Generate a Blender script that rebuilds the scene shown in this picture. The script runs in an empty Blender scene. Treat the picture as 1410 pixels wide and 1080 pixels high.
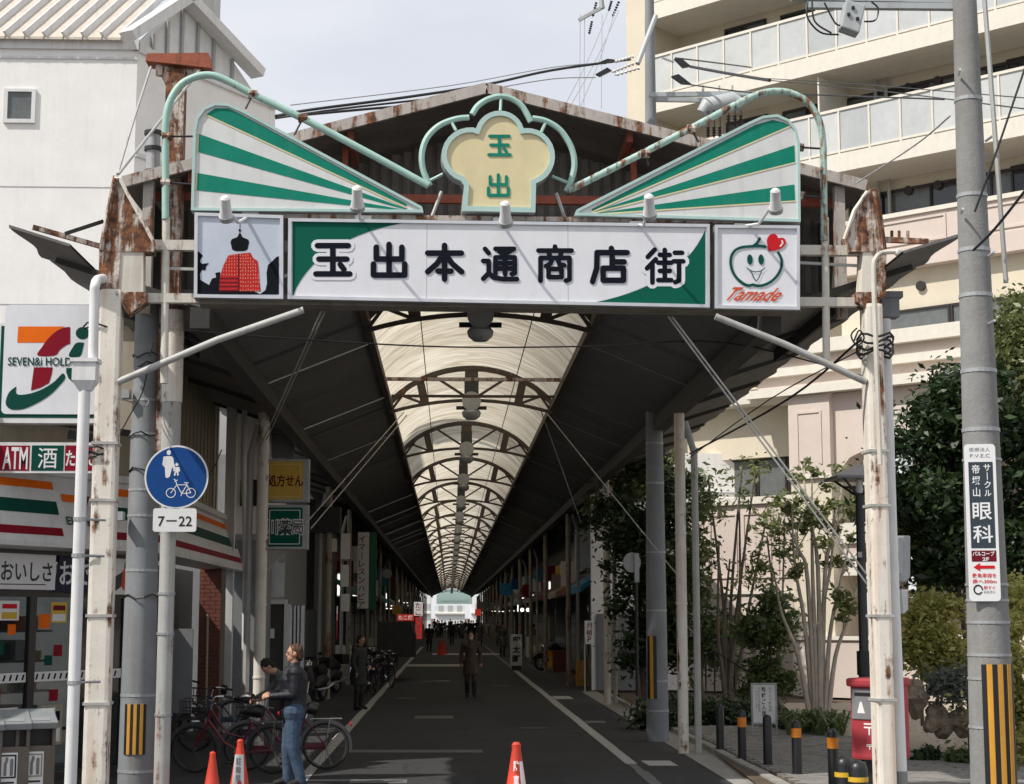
import bpy, bmesh, math, random
import numpy as np
from mathutils import Vector, Matrix
random.seed(7); rng = np.random.default_rng(7)
SC = bpy.context.scene; COL = SC.collection
R = math.radians
# ------------------------------------------------------------------ camera
F, CX, CY = 2300.0, 705.0, 540.0
PITCH, YAW, CAMZ = math.atan(310/2300), R(2.14), 2.1
cd = bpy.data.cameras.new('camera'); cam = bpy.data.objects.new('camera', cd); COL.objects.link(cam)
cam.location = (0, 0, CAMZ); cam.rotation_euler = (math.pi/2+PITCH, 0, -YAW)
cd.sensor_width = 36; cd.lens = 36*F/1410; cd.clip_start = .1; cd.clip_end = 4000
SC.camera = cam
# ------------------------------------------------------------------ sky, sun, exposure
SUN_EL, SUN_AZ = 50, -118          # azimuth measured from +Y towards +X
w = bpy.data.worlds.new("World"); SC.world = w; w.use_nodes = True
nt = w.node_tree; nt.nodes.clear()
out = nt.nodes.new('ShaderNodeOutputWorld'); bg = nt.nodes.new('ShaderNodeBackground')
sky = nt.nodes.new('ShaderNodeTexSky'); sky.sky_type = 'NISHITA'; sky.sun_disc = False
sky.sun_elevation = R(SUN_EL); sky.sun_rotation = R(SUN_AZ)
tc = nt.nodes.new('ShaderNodeTexCoord'); mp = nt.nodes.new('ShaderNodeMapping'); mp.inputs['Scale'].default_value = (1.2, 1.2, 3.2)
nz = nt.nodes.new('ShaderNodeTexNoise'); nz.inputs['Scale'].default_value = 2.2; nz.inputs['Detail'].default_value = 6
rp = nt.nodes.new('ShaderNodeValToRGB')
rp.color_ramp.elements[0].position = .3; rp.color_ramp.elements[0].color = (.80, .80, .80, 1)
rp.color_ramp.elements[1].position = .7; rp.color_ramp.elements[1].color = (.97, .97, .97, 1)
mx = nt.nodes.new('ShaderNodeMixRGB'); mx.inputs['Color2'].default_value = (6.05, 6.15, 6.5, 1)
L = nt.links.new
mc = nt.nodes.new('ShaderNodeMixRGB'); mc.inputs[1].default_value = (5.7, 5.85, 6.3, 1); mc.inputs[2].default_value = (6.7, 6.75, 6.9, 1)
nz2 = nt.nodes.new('ShaderNodeTexNoise'); nz2.inputs['Scale'].default_value = 3.4; nz2.inputs['Detail'].default_value = 7; L(mp.outputs[0], nz2.inputs['Vector'])
rp2 = nt.nodes.new('ShaderNodeValToRGB'); rp2.color_ramp.elements[0].position = .38; rp2.color_ramp.elements[1].position = .62; L(nz2.outputs[0], rp2.inputs[0]); L(rp2.outputs[0], mc.inputs[0]); L(mc.outputs[0], mx.inputs['Color2'])
L(tc.outputs['Generated'], mp.inputs['Vector']); L(mp.outputs[0], nz.inputs['Vector']); L(nz.outputs[0], rp.inputs[0])
L(rp.outputs[0], mx.inputs['Fac']); L(sky.outputs[0], mx.inputs['Color1']); L(mx.outputs[0], bg.inputs['Color'])
bg.inputs['Strength'].default_value = .1; L(bg.outputs[0], out.inputs[0])
sl = bpy.data.lights.new('sun', 'SUN'); sl.energy = 3.2; sl.angle = R(.8); sl.color = (1, .95, .87)
sun = bpy.data.objects.new('sun', sl); COL.objects.link(sun)
SV = Vector((math.sin(R(SUN_AZ))*math.cos(R(SUN_EL)), math.cos(R(SUN_AZ))*math.cos(R(SUN_EL)), math.sin(R(SUN_EL))))
sun.rotation_euler = SV.to_track_quat('Z', 'Y').to_euler(); sun.location = (-30, 0, 40)
SC.view_settings.view_transform = 'Standard'; SC.view_settings.look = 'None'
SC.view_settings.exposure = .5; SC.view_settings.gamma = 1
SC.render.engine = 'CYCLES'; SC.cycles.use_denoising = True; SC.cycles.max_bounces = 8; SC.cycles.diffuse_bounces = 4; SC.cycles.transparent_max_bounces = 12
# ------------------------------------------------------------------ measuring helpers
RM = cam.rotation_euler.to_matrix()
CAMP = Vector((0, 0, CAMZ))
def ray(px, py): return RM @ Vector(((px-CX)/F, (CY-py)/F, -1))
def P(px, py, Y):
    d = ray(px, py); return CAMP + d*(Y/d.y)
def G(px, py, z=0):
    d = ray(px, py); return CAMP + d*((z-CAMZ)/d.z)
class Frame:
    def __init__(s, o, ux=(1,0,0), uy=(0,0,1)):
        s.o = Vector(o); s.ux = Vector(ux).normalized(); s.uy = Vector(uy).normalized(); s.n = s.ux.cross(s.uy)
    def pt(s, u, v, w=0): return s.o + s.ux*u + s.uy*v + s.n*w
    def uv(s, px, py, w=0):
        d = ray(px, py); o = s.o + s.n*w
        p = CAMP + d*((o-CAMP).dot(s.n)/d.dot(s.n)) - s.o
        return (p.dot(s.ux), p.dot(s.uy))
    def px(s, px, py, w=0): return s.pt(*s.uv(px, py, w), w)
    def uvs(s, pts, w=0): return [s.uv(a, b, w) for a, b in pts]
def fr(px, py, Y): return Frame(P(px, py, Y))
# ------------------------------------------------------------------ mesh builder
class MB:
    def __init__(s): s.v = []; s.f = []
    def add(s, vs, fs):
        b = len(s.v); s.v += [tuple(p) for p in vs]; s.f += [tuple(i+b for i in f) for f in fs]; return s
    def box(s, x0, x1, y0, y1, z0, z1):
        return s.add([(x0,y0,z0),(x1,y0,z0),(x1,y1,z0),(x0,y1,z0),(x0,y0,z1),(x1,y0,z1),(x1,y1,z1),(x0,y1,z1)],
                     [(0,3,2,1),(4,5,6,7),(0,1,5,4),(1,2,6,5),(2,3,7,6),(3,0,4,7)])
    def fbox(s, fm, u0, u1, v0, v1, w0, w1):
        vs = [fm.pt(u, v, w) for w in (w0, w1) for u, v in ((u0,v0),(u1,v0),(u1,v1),(u0,v1))]
        return s.add(vs, [(0,3,2,1),(4,5,6,7),(0,1,5,4),(1,2,6,5),(2,3,7,6),(3,0,4,7)])
    def bar(s, a, b, wd, ht, up=(0,0,1)):
        a = Vector(a); b = Vector(b); d = (b-a).normalized(); up = Vector(up)
        if abs(d.dot(up)) > .98: up = Vector((0,1,0))
        x = d.cross(up).normalized()*wd/2; y = x.cross(d).normalized()*ht/2
        vs = [p+x*i+y*j for p in (a, b) for i, j in ((-1,-1),(1,-1),(1,1),(-1,1))]
        return s.add(vs, [(0,3,2,1),(4,5,6,7),(0,1,5,4),(1,2,6,5),(2,3,7,6),(3,0,4,7)])
    def ring(s, c, d, r, n, ref=None):
        d = d.normalized(); ref = ref or (Vector((0,0,1)) if abs(d.z) < .9 else Vector((1,0,0)))
        x = d.cross(ref).normalized(); y = d.cross(x)
        return [c + x*(r*math.cos(2*math.pi*i/n)) + y*(r*math.sin(2*math.pi*i/n)) for i in range(n)]
    def cyl(s, a, b, r0, r1=None, n=12, cap=True):
        a = Vector(a); b = Vector(b); r1 = r0 if r1 is None else r1; d = b-a
        vs = s.ring(a, d, r0, n) + s.ring(b, d, r1, n)
        fs = [(i, i+n, (i+1) % n+n, (i+1) % n) for i in range(n)]
        if cap: fs += [tuple(range(n)), tuple(range(2*n-1, n-1, -1))]
        return s.add(vs, fs)
    def tube(s, pts, r, n=8, cap=True):
        pts = [Vector(p) for p in pts]; k = len(pts); rs = r if isinstance(r, (list, tuple)) else [r]*k
        ts = [(pts[min(i+1,k-1)]-pts[max(i-1,0)]).normalized() for i in range(k)]
        ref = Vector((0,0,1)) if abs(ts[0].z) < .9 else Vector((1,0,0)); vs = []
        for i in range(k):
            x = ts[i].cross(ref)
            if x.length < 1e-3: x = ts[i].cross(Vector((.3,.9,.1)))
            x.normalize(); y = ts[i].cross(x); ref = -y if False else x.cross(ts[i])
            vs += [pts[i] + x*(rs[i]*math.cos(2*math.pi*j/n)) + y*(rs[i]*math.sin(2*math.pi*j/n)) for j in range(n)]
        fs = [(i*n+j, i*n+n+j, i*n+n+(j+1) % n, i*n+(j+1) % n) for i in range(k-1) for j in range(n)]
        if cap: fs += [tuple(range(n)), tuple(range(k*n-1, k*n-n-1, -1))]
        return s.add(vs, fs)
    def prism(s, fm, pts, w0, w1, back=True):
        n = len(pts); vs = [fm.pt(u, v, w0) for u, v in pts] + [fm.pt(u, v, w1) for u, v in pts]
        a = sum(pts[i][0]*pts[(i+1) % n][1]-pts[(i+1) % n][0]*pts[i][1] for i in range(n))
        fs = [(i, (i+1) % n, (i+1) % n+n, i+n) for i in range(n)] + [tuple(range(n, 2*n))]
        if back: fs.append(tuple(range(n-1, -1, -1)))
        if a < 0: fs = [tuple(reversed(f)) for f in fs]
        return s.add(vs, fs)
    def sheet(s, fm, pts, w):
        n = len(pts); a = sum(pts[i][0]*pts[(i+1) % n][1]-pts[(i+1) % n][0]*pts[i][1] for i in range(n))
        f = tuple(range(n)) if a > 0 else tuple(range(n-1, -1, -1))
        return s.add([fm.pt(u, v, w) for u, v in pts], [f])
    def stroke(s, fm, pts, wd, w, n=5, dz=.00012):
        for k in range(len(pts)-1):
            (a, b), (c, d) = pts[k], pts[k+1]; an = math.atan2(d-b, c-a); r = wd/2; o = []
            for i in range(n+1):
                t = an+math.pi/2+math.pi*i/n; o.append((a+r*math.cos(t), b+r*math.sin(t)))
            for i in range(n+1):
                t = an-math.pi/2+math.pi*i/n; o.append((c+r*math.cos(t), d+r*math.sin(t)))
            s._k = getattr(s, '_k', 0)+1
            s.sheet(fm, o, w+dz*(s._k % 9))
        return s
    def disc(s, fm, u, v, ru, w, rv=None, n=24):
        rv = rv or ru
        return s.sheet(fm, [(u+ru*math.cos(2*math.pi*i/n), v+rv*math.sin(2*math.pi*i/n)) for i in range(n)], w)
    def lathe(s, c, prof, n=16):
        c = Vector(c); vs = []; k = len(prof)
        for r, z in prof: vs += [c+Vector((r*math.cos(2*math.pi*i/n), r*math.sin(2*math.pi*i/n), z)) for i in range(n)]
        fs = [(i*n+j, i*n+(j+1) % n, i*n+n+(j+1) % n, i*n+n+j) for i in range(k-1) for j in range(n)]
        fs += [tuple(range(n-1, -1, -1)), tuple(range((k-1)*n, k*n))]
        return s.add(vs, fs)
    def ell(s, c, rx, ry=None, rz=None, n=12, m=8, rot=None):
        ry = rx if ry is None else ry; rz = rx if rz is None else rz; c = Vector(c); vs = []
        for i in range(m+1):
            t = math.pi*i/m
            for j in range(n):
                p = Vector((rx*math.sin(t)*math.cos(2*math.pi*j/n), ry*math.sin(t)*math.sin(2*math.pi*j/n), rz*math.cos(t)))
                vs.append(c+(rot @ p if rot else p))
        fs = [(i*n+j, i*n+n+j, i*n+n+(j+1) % n, i*n+(j+1) % n) for i in range(m) for j in range(n)]
        return s.add(vs, fs)
    def torus(s, c, ax, R0, r, n=28, m=6):
        ax = Vector(ax); base = s.ring(Vector(c), ax, R0, n)
        return s.tube(base+[base[0]], r, m, False)
    def arr(s, V, Q):
        b = len(s.v); s.v += [tuple(p) for p in V.tolist()]; s.f += [tuple(i+b for i in q) for q in Q.tolist()]; return s
    def build(s, name, mat, parent=None, label=None, cat=None, group=None, kind=None, smooth=False, loc=None, bevel=0, mats=None, mi=None):
        me = bpy.data.meshes.new(name)
        if parent is not None: off = parent['_o'] if '_o' in parent else (0,0,0)
        elif loc is not None: off = tuple(loc)
        else:
            a = np.array(s.v); off = (float(a[:,0].mean()), float(a[:,1].mean()), float(a[:,2].min()))
        ox, oy, oz = off
        me.from_pydata([(x-ox, y-oy, z-oz) for x, y, z in s.v], [], s.f)
        if bevel:
            bm = bmesh.new(); bm.from_mesh(me); bmesh.ops.remove_doubles(bm, verts=bm.verts, dist=1e-5)
            es = [e for e in bm.edges if len(e.link_faces) == 2 and e.calc_face_angle(0) > .6]
            bmesh.ops.bevel(bm, geom=es, offset=bevel, segments=2, affect='EDGES', profile=.6, clamp_overlap=True); bm.to_mesh(me); bm.free()
        for m_ in (mats or [mat]): me.materials.append(m_)
        if mi is not None: me.polygons.foreach_set('material_index', mi)
        if smooth:
            me.polygons.foreach_set('use_smooth', [True]*len(me.polygons))
            try: me.set_sharp_from_angle(angle=R(40))
            except Exception: pass
        o = bpy.data.objects.new(name, me); COL.objects.link(o); o['_o'] = list(off)
        if parent is not None: o.parent = parent
        else: o.location = off
        tag(o, label, cat, group, kind); return o
def tag(o, label=None, cat=None, group=None, kind=None):
    if label: o['label'] = label
    if cat: o['category'] = cat
    if group: o['group'] = group
    if kind: o['kind'] = kind
    return o
def thing(name, label, cat, loc=(0,0,0), group=None):
    o = bpy.data.objects.new(name, None); COL.objects.link(o); o.location = loc; o['_o'] = list(loc); o.empty_display_size = .2
    return tag(o, label, cat, group)
def dup(root, loc, rz=None, label=None, group=None, scale=None):
    def cp(o, par):
        c = o.copy(); COL.objects.link(c)
        if par is not None: c.parent = par
        for ch in o.children: cp(ch, c)
        return c
    r = cp(root, None); r.location = loc
    if rz is not None: r.rotation_euler = (0, 0, rz)
    if scale: r.scale = (scale,)*3
    if label: r['label'] = label
    if group: r['group'] = group
    return r
def piece(name, mesh, parent, loc, rot=(0,0,0), mat=None):
    o = bpy.data.objects.new(name, mesh); COL.objects.link(o); o.parent = parent
    po = parent['_o']; o.location = (loc[0]-po[0], loc[1]-po[1], loc[2]-po[2]); o.rotation_euler = rot
    if mat: o.material_slots[0].link = 'OBJECT'; o.material_slots[0].material = mat
    return o
def mesh_of(mb, name, mat):
    me = bpy.data.meshes.new(name); me.from_pydata(mb.v, [], mb.f); me.materials.append(mat); return me
# ------------------------------------------------------------------ materials
def mat(name, col, rough=.6, metal=0, noise=.12, scale=5, col2=None, rust=0, streak=0, bump=0, bscale=40, island=0, emit=0, spec=.5, rscale=3.0, dirt=None):
    m = bpy.data.materials.new(name); m.use_nodes = True; n = m.node_tree.nodes; l = m.node_tree.links.new
    b = n['Principled BSDF']; b.inputs['Roughness'].default_value = rough; b.inputs['Metallic'].default_value = metal
    b.inputs['Specular IOR Level'].default_value = spec
    t = n.new('ShaderNodeTexCoord'); oi = n.new('ShaderNodeObjectInfo')
    va = n.new('ShaderNodeVectorMath'); va.operation = 'ADD'
    sc = n.new('ShaderNodeVectorMath'); sc.operation = 'SCALE'; sc.inputs[3].default_value = 37.0
    cmb = n.new('ShaderNodeCombineXYZ'); l(oi.outputs['Random'], cmb.inputs[0]); l(oi.outputs['Random'], cmb.inputs[2]); l(cmb.outputs[0], sc.inputs[0])
    l(t.outputs['Object'], va.inputs[0]); l(sc.outputs[0], va.inputs[1]); vec = va.outputs[0]
    def nse(s, det=5, mapping=None, rgh=.6):
        x = n.new('ShaderNodeTexNoise'); x.inputs['Scale'].default_value = s; x.inputs['Detail'].default_value = det; x.inputs['Roughness'].default_value = rgh
        if mapping:
            q = n.new('ShaderNodeMapping'); q.inputs['Scale'].default_value = mapping; l(vec, q.inputs['Vector']); l(q.outputs[0], x.inputs['Vector'])
        else: l(vec, x.inputs['Vector'])
        return x.outputs[0]
    def ramp(src, p0, p1, c0=(0,0,0,1), c1=(1,1,1,1)):
        x = n.new('ShaderNodeValToRGB'); e = x.color_ramp.elements; e[0].position = p0; e[1].position = p1; e[0].color = c0; e[1].color = c1
        l(src, x.inputs[0]); return x.outputs[0]
    def mix(fac, a, c, mode='MIX'):
        x = n.new('ShaderNodeMixRGB'); x.blend_type = mode
        for k, q in ((0, fac), (1, a), (2, c)):
            if hasattr(q, 'node'): l(q, x.inputs[k])
            else: x.inputs[k].default_value = q if k == 0 else (*q[:3], 1)
        return x.outputs[0]
    c0 = tuple(max(0, x*(1-noise)) for x in col); c1 = tuple(min(1, x*(1+noise)) for x in col)
    if col2: c1 = col2
    cur = mix(ramp(nse(scale), .3, .7), c0, c1)
    cur = mix(.5*min(1, noise*3), cur, mix(ramp(nse(scale*9, 3), .35, .65), tuple(x*.75 for x in col), tuple(min(1, x*1.1) for x in col)))
    if island:
        g = n.new('ShaderNodeNewGeometry'); hs = n.new('ShaderNodeHueSaturation')
        mr = n.new('ShaderNodeMapRange'); mr.inputs[3].default_value = 1-island; mr.inputs[4].default_value = 1+island
        l(g.outputs['Random Per Island'], mr.inputs[0]); l(mr.outputs[0], hs.inputs['Value']); l(cur, hs.inputs['Color']); cur = hs.outputs[0]
    if streak:
        s_ = ramp(nse(7, 4, (1, 1, .06)), .5, .78); cur = mix(mix(1, s_, (streak,)*3, 'MULTIPLY'), cur, dirt or (.16, .13, .10))
    rmask = None
    if rust:
        rmask = ramp(mix(.58, nse(rscale, 8, None, .7), nse(rscale*2.2, 6, (1, 1, .12))), .64-rust*.32, .70-rust*.28)
        cur = mix(rmask, cur, mix(ramp(nse(14, 6), .35, .7), (.055, .025, .016), (.30, .12, .05)))
        rr = n.new('ShaderNodeMapRange'); rr.inputs[3].default_value = rough; rr.inputs[4].default_value = .9; l(rmask, rr.inputs[0]); l(rr.outputs[0], b.inputs['Roughness'])
    l(cur, b.inputs['Base Color'])
    if emit: l(cur, b.inputs['Emission Color']); b.inputs['Emission Strength'].default_value = emit
    if bump:
        bp = n.new('ShaderNodeBump'); bp.inputs['Strength'].default_value = bump; bp.inputs['Distance'].default_value = .02
        l(nse(bscale, 6), bp.inputs['Height']); l(bp.outputs[0], b.inputs['Normal'])
    return m
def leafmat(name, c0, c1, tr=.35):
    m = bpy.data.materials.new(name); m.use_nodes = True; n = m.node_tree.nodes; l = m.node_tree.links.new
    b = n['Principled BSDF']; b.inputs['Roughness'].default_value = .45
    g = n.new('ShaderNodeNewGeometry'); r = n.new('ShaderNodeValToRGB'); e = r.color_ramp.elements
    e[0].color = (*c0, 1); e[1].color = (*c1, 1); l(g.outputs['Random Per Island'], r.inputs[0]); l(r.outputs[0], b.inputs['Base Color'])
    t = n.new('ShaderNodeBsdfTranslucent'); l(r.outputs[0], t.inputs[0]); x = n.new('ShaderNodeMixShader'); x.inputs[0].default_value = tr
    l(b.outputs[0], x.inputs[1]); l(t.outputs[0], x.inputs[2]); l(x.outputs[0], n['Material Output'].inputs[0]); return m
def glassmat(name, tint=(.02,.025,.03), clear=.0, rough=.06):
    m = bpy.data.materials.new(name); m.use_nodes = True; n = m.node_tree.nodes; l = m.node_tree.links.new
    b = n['Principled BSDF']; b.inputs['Base Color'].default_value = (*tint, 1); b.inputs['Roughness'].default_value = rough; b.inputs['Specular IOR Level'].default_value = .8
    if clear:
        t = n.new('ShaderNodeBsdfTransparent'); t.inputs[0].default_value = (.85,.9,.9,1); x = n.new('ShaderNodeMixShader'); x.inputs[0].default_value = clear
        l(b.outputs[0], x.inputs[1]); l(t.outputs[0], x.inputs[2]); l(x.outputs[0], n['Material Output'].inputs[0])
    return m
def skylightmat(name, col):
    m = bpy.data.materials.new(name); m.use_nodes = True; n = m.node_tree.nodes; l = m.node_tree.links.new
    n.remove(n['Principled BSDF'])
    d = n.new('ShaderNodeBsdfDiffuse'); t = n.new('ShaderNodeBsdfTranslucent'); x = n.new('ShaderNodeMixShader'); x.inputs[0].default_value = .72
    tc_ = n.new('ShaderNodeTexCoord'); mp_ = n.new('ShaderNodeMapping'); mp_.inputs['Scale'].default_value = (.5, 2.2, .5); z = n.new('ShaderNodeTexNoise'); z.inputs['Scale'].default_value = 1.6; z.inputs['Detail'].default_value = 7; z.inputs['Distortion'].default_value = 1.2
    oi = n.new('ShaderNodeObjectInfo'); va = n.new('ShaderNodeVectorMath'); va.operation = 'ADD'; l(oi.outputs['Random'], va.inputs[1]); l(tc_.outputs['Object'], va.inputs[0]); l(va.outputs[0], mp_.inputs[0])
    l(mp_.outputs[0], z.inputs['Vector']); r = n.new('ShaderNodeValToRGB'); e = r.color_ramp.elements
    e[0].position = .36; e[1].position = .62; e[0].color = (col[0]*.66, col[1]*.62, col[2]*.55, 1); e[1].color = (*col, 1); l(z.outputs[0], r.inputs[0])
    l(r.outputs[0], d.inputs[0]); l(r.outputs[0], t.inputs[0]); l(d.outputs[0], x.inputs[1]); l(t.outputs[0], x.inputs[2]); l(x.outputs[0], n['Material Output'].inputs[0]); return m
M = {}
M['asphalt'] = mat('asphalt', (.030,.031,.035), .9, noise=.25, scale=.5, bump=.5, bscale=160)
def roadmat():
    m = mat('road_asphalt', (.036,.037,.040), .88, noise=.3, scale=.45, bump=.5, bscale=170); n = m.node_tree.nodes; l = m.node_tree.links.new
    b = n['Principled BSDF']; src = b.inputs['Base Color'].links[0].from_socket; t = n.new('ShaderNodeTexCoord')
    nz_ = n.new('ShaderNodeTexNoise'); nz_.inputs['Scale'].default_value = 1.4; nz_.inputs['Detail'].default_value = 8; l(t.outputs['Object'], nz_.inputs['Vector'])
    ad = n.new('ShaderNodeMixRGB'); ad.blend_type = 'ADD'; ad.inputs[0].default_value = .9; l(t.outputs['Object'], ad.inputs[1]); l(nz_.outputs[1], ad.inputs[2])
    v = n.new('ShaderNodeTexVoronoi'); v.feature = 'DISTANCE_TO_EDGE'; v.inputs['Scale'].default_value = .42; l(ad.outputs[0], v.inputs['Vector'])
    r = n.new('ShaderNodeValToRGB'); r.color_ramp.elements[0].position = .0; r.color_ramp.elements[1].position = .011; r.color_ramp.elements[0].color = (.35,.35,.35,1); l(v.outputs[0], r.inputs[0])
    mu = n.new('ShaderNodeMixRGB'); mu.blend_type = 'MULTIPLY'; mu.inputs[0].default_value = .8; l(src, mu.inputs[1]); l(r.outputs[0], mu.inputs[2])
    st = n.new('ShaderNodeTexNoise'); st.inputs['Scale'].default_value = 5; st.inputs['Detail'].default_value = 5; l(t.outputs['Object'], st.inputs['Vector'])
    r2 = n.new('ShaderNodeValToRGB'); r2.color_ramp.elements[0].position = .62; r2.color_ramp.elements[1].position = .72; r2.color_ramp.elements[0].color = (1,1,1,1); r2.color_ramp.elements[1].color = (.72,.72,.74,1); l(st.outputs[0], r2.inputs[0])
    m2 = n.new('ShaderNodeMixRGB'); m2.blend_type = 'MULTIPLY'; m2.inputs[0].default_value = 1; l(mu.outputs[0], m2.inputs[1]); l(r2.outputs[0], m2.inputs[2]); l(m2.outputs[0], b.inputs['Base Color']); return m
M['asphalt'] = roadmat()
M['asphalt_patch'] = mat('asphalt_patch', (.026,.026,.029), .85, noise=.25, scale=2, bump=.5, bscale=140)
M['iron'] = mat('cast_iron', (.06,.055,.05), .55, metal=.5, noise=.3, bump=.8, bscale=30)
M['street_asphalt'] = mat('street_asphalt', (.07,.07,.07), .9, noise=.2, scale=.6, bump=.5, bscale=160)
M['line'] = mat('road_paint_and_mark', (.55,.55,.53), .8, noise=.35, scale=4, col2=(.36,.36,.35))
M['line_worn_and_mark'] = mat('worn_paint_and_mark', (.22,.22,.215), .85, noise=.5, scale=5, col2=(.09,.09,.09))
M['kerb'] = mat('kerb_concrete', (.30,.29,.27), .9, noise=.2, scale=3, bump=.3, bscale=60)
M['paver'] = mat('paver', (.22,.21,.195), .9, noise=.22, scale=8, bump=.4, bscale=70, island=.18)
M['gravel'] = mat('gravel', (.46,.39,.31), .95, noise=.3, scale=14, bump=1, bscale=120)
M['soil'] = mat('soil', (.10,.075,.05), 1, noise=.4, scale=3, bump=.8, bscale=30)
M['concrete'] = mat('concrete', (.235,.235,.23), .85, noise=.2, scale=2.5, streak=.45, bump=.25, bscale=50)
M['concrete_paint'] = mat('painted_concrete', (.22,.235,.25), .7, noise=.14, scale=2.5, streak=.5, bump=.15)
M['white_wall'] = mat('white_concrete', (.84,.83,.81), .85, noise=.05, scale=1.2, streak=.12, bump=.12, bscale=25, dirt=(.4,.39,.37))
M['white_metal'] = mat('white_metal', (.70,.70,.70), .45, noise=.06, streak=.25)
M['grey_metal'] = mat('grey_metal', (.38,.39,.40), .45, metal=.3, noise=.12, streak=.35)
M['alu'] = mat('aluminium', (.62,.63,.65), .35, metal=.6, noise=.08)
M['bike_dark'] = mat('bike_dark_metal', (.10,.10,.105), .35, metal=.6)
M['dark_metal'] = mat('dark_metal', (.03,.03,.032), .45, metal=.2, noise=.2)
M['black'] = mat('black_paint', (.012,.012,.014), .4, noise=.2)
M['rubber'] = mat('rubber', (.015,.015,.015), .8, noise=.2)
M['cream_rust'] = mat('rusty_cream_paint', (.76,.71,.63), .55, noise=.08, rust=.32, streak=.55, dirt=(.50,.24,.09), rscale=4.5, bump=.15)
M['cream_beam'] = mat('cream_beam_paint', (.62,.59,.52), .55, noise=.1, rust=.24, streak=.5, dirt=(.3,.18,.1), bump=.1)
M['grey_pipe'] = mat('pale_pipe_paint', (.42,.42,.405), .5, noise=.1, rust=.16, streak=.45)
M['heavy_rust'] = mat('heavy_rust', (.58,.52,.46), .8, noise=.2, rust=.68, streak=.7, dirt=(.26,.10,.05), bump=.6, bscale=22, rscale=6)
M['red_rust'] = mat('red_oxide', (.33,.09,.05), .8, noise=.3, rust=.35, bump=.3)
M['roof_edge'] = mat('roof_edge', (.46,.42,.38), .6, noise=.2, rust=.45, streak=.4, rscale=5)
M['teal_pipe'] = mat('teal_pipe', (.34,.52,.46), .5, noise=.1, rust=.16, rscale=6)
M['teal_flaking'] = mat('teal_flaking_pipe', (.36,.52,.47), .55, noise=.12, rust=.46, rscale=7)
M['teal_frame'] = mat('teal_frame', (.42,.58,.55), .45, noise=.07, rust=.06)
M['green'] = mat('sign_green', (.002,.105,.070), .6, noise=.05, spec=.12)
M['wing_green'] = mat('wing_green', (.006,.215,.145), .6, noise=.14, scale=2.5, streak=.22, spec=.15, dirt=(.10,.24,.19))
M['wing_white'] = mat('wing_white', (.66,.67,.66), .5, noise=.06, streak=.32, dirt=(.4,.36,.29))
M['sign_white'] = mat('sign_white', (.74,.75,.79), .4, noise=.035, streak=.16, dirt=(.50,.48,.44))
M['emblem_cream'] = mat('emblem_cream', (.70,.61,.36), .5, noise=.06, streak=.1)
M['navy'] = mat('navy_ink', (.008,.010,.018), .7, noise=.05, spec=.08)
M['red_ink'] = mat('red_ink', (.58,.014,.022), .6, noise=.05, spec=.15)
M['orange_ink'] = mat('orange_ink', (.62,.09,.035), .6, noise=.05, spec=.15)
M['white_ink'] = mat('white_ink', (.76,.76,.76), .45, noise=.03)
M['soffit'] = mat('dark_soffit', (.17,.168,.166), .8, noise=.22, scale=.7, streak=0)
M['canopy'] = mat('canopy_sheet', (.155,.15,.145), .8, noise=.3, scale=1.5, rust=.08)
M['truss'] = mat('truss_steel', (.075,.06,.048), .7, noise=.3, rust=.3)
M['beam_dark'] = mat('dark_beam', (.05,.048,.046), .7, noise=.2)
M['cladding'] = mat('gable_cladding', (.175,.158,.14), .9, noise=.35, scale=4, streak=.5, dirt=(.03,.025,.02))
M['sky1'] = skylightmat('skylight_sheet', (.62,.58,.495))
M['sky2'] = skylightmat('skylight_sheet_aged', (.53,.49,.41))
M['apt_cream'] = mat('apartment_cream', (.64,.575,.455), .85, noise=.05, scale=1, streak=.13, dirt=(.48,.44,.36), bump=.08, bscale=90)
M['apt_pink'] = mat('apartment_pink', (.60,.515,.46), .85, noise=.06, scale=1, streak=.13, dirt=(.46,.40,.36), bump=.08, bscale=90)
M['apt_white'] = mat('apartment_white', (.68,.645,.57), .8, noise=.05, streak=.15, dirt=(.42,.39,.34))
M['balc_glass'] = mat('frosted_glass', (.46,.48,.485), .18, noise=.10, scale=.8)
for _i, _c in enumerate(((.50,.52,.525),(.42,.44,.45),(.54,.555,.55))): M[f'balc_glass{_i}'] = mat('frosted_glass', _c, .2, noise=.12, scale=.8, streak=.15, dirt=(.38,.38,.36))
M['glass'] = glassmat('window_glass')
M['glass_curtain'] = mat('curtained_window', (.13,.14,.14), .12, noise=.35, scale=3)
M['store_glass'] = glassmat('store_glass', clear=.62)
M['bark'] = mat('bark', (.14,.11,.085), .95, noise=.3, scale=8, bump=.7, bscale=30)
M['pale_bark'] = mat('pale_bark', (.42,.37,.31), .9, noise=.3, scale=6, bump=.3, bscale=30)
M['leaf_dark'] = leafmat('dark_leaves', (.010,.022,.008), (.045,.085,.025), .25)
M['leaf_mid'] = leafmat('mid_leaves', (.04,.075,.025), (.16,.21,.07))
M['leaf_light'] = leafmat('light_leaves', (.28,.30,.08), (.58,.54,.19), .5)
M['leaf_olive'] = leafmat('olive_leaves', (.07,.10,.03), (.24,.26,.10))
M['leaf_grey'] = leafmat('grey_leaves', (.10,.12,.10), (.24,.26,.23))
M['brick'] = mat('red_brick', (.17,.055,.036), .9, noise=.3, scale=6, bump=.3)
M['mortar'] = mat('mortar', (.14,.12,.105), .95)
M['beige_wall'] = mat('beige_siding', (.36,.315,.235), .75, noise=.1, streak=.3)
M['roof_under'] = mat('roof_underside', (.15,.13,.115), .85, noise=.3, scale=2, streak=.4, dirt=(.07,.05,.04))
M['aged_post'] = mat('aged_post_paint', (.33,.29,.24), .6, noise=.15, rust=.36, streak=.6, dirt=(.22,.12,.07))
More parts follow.
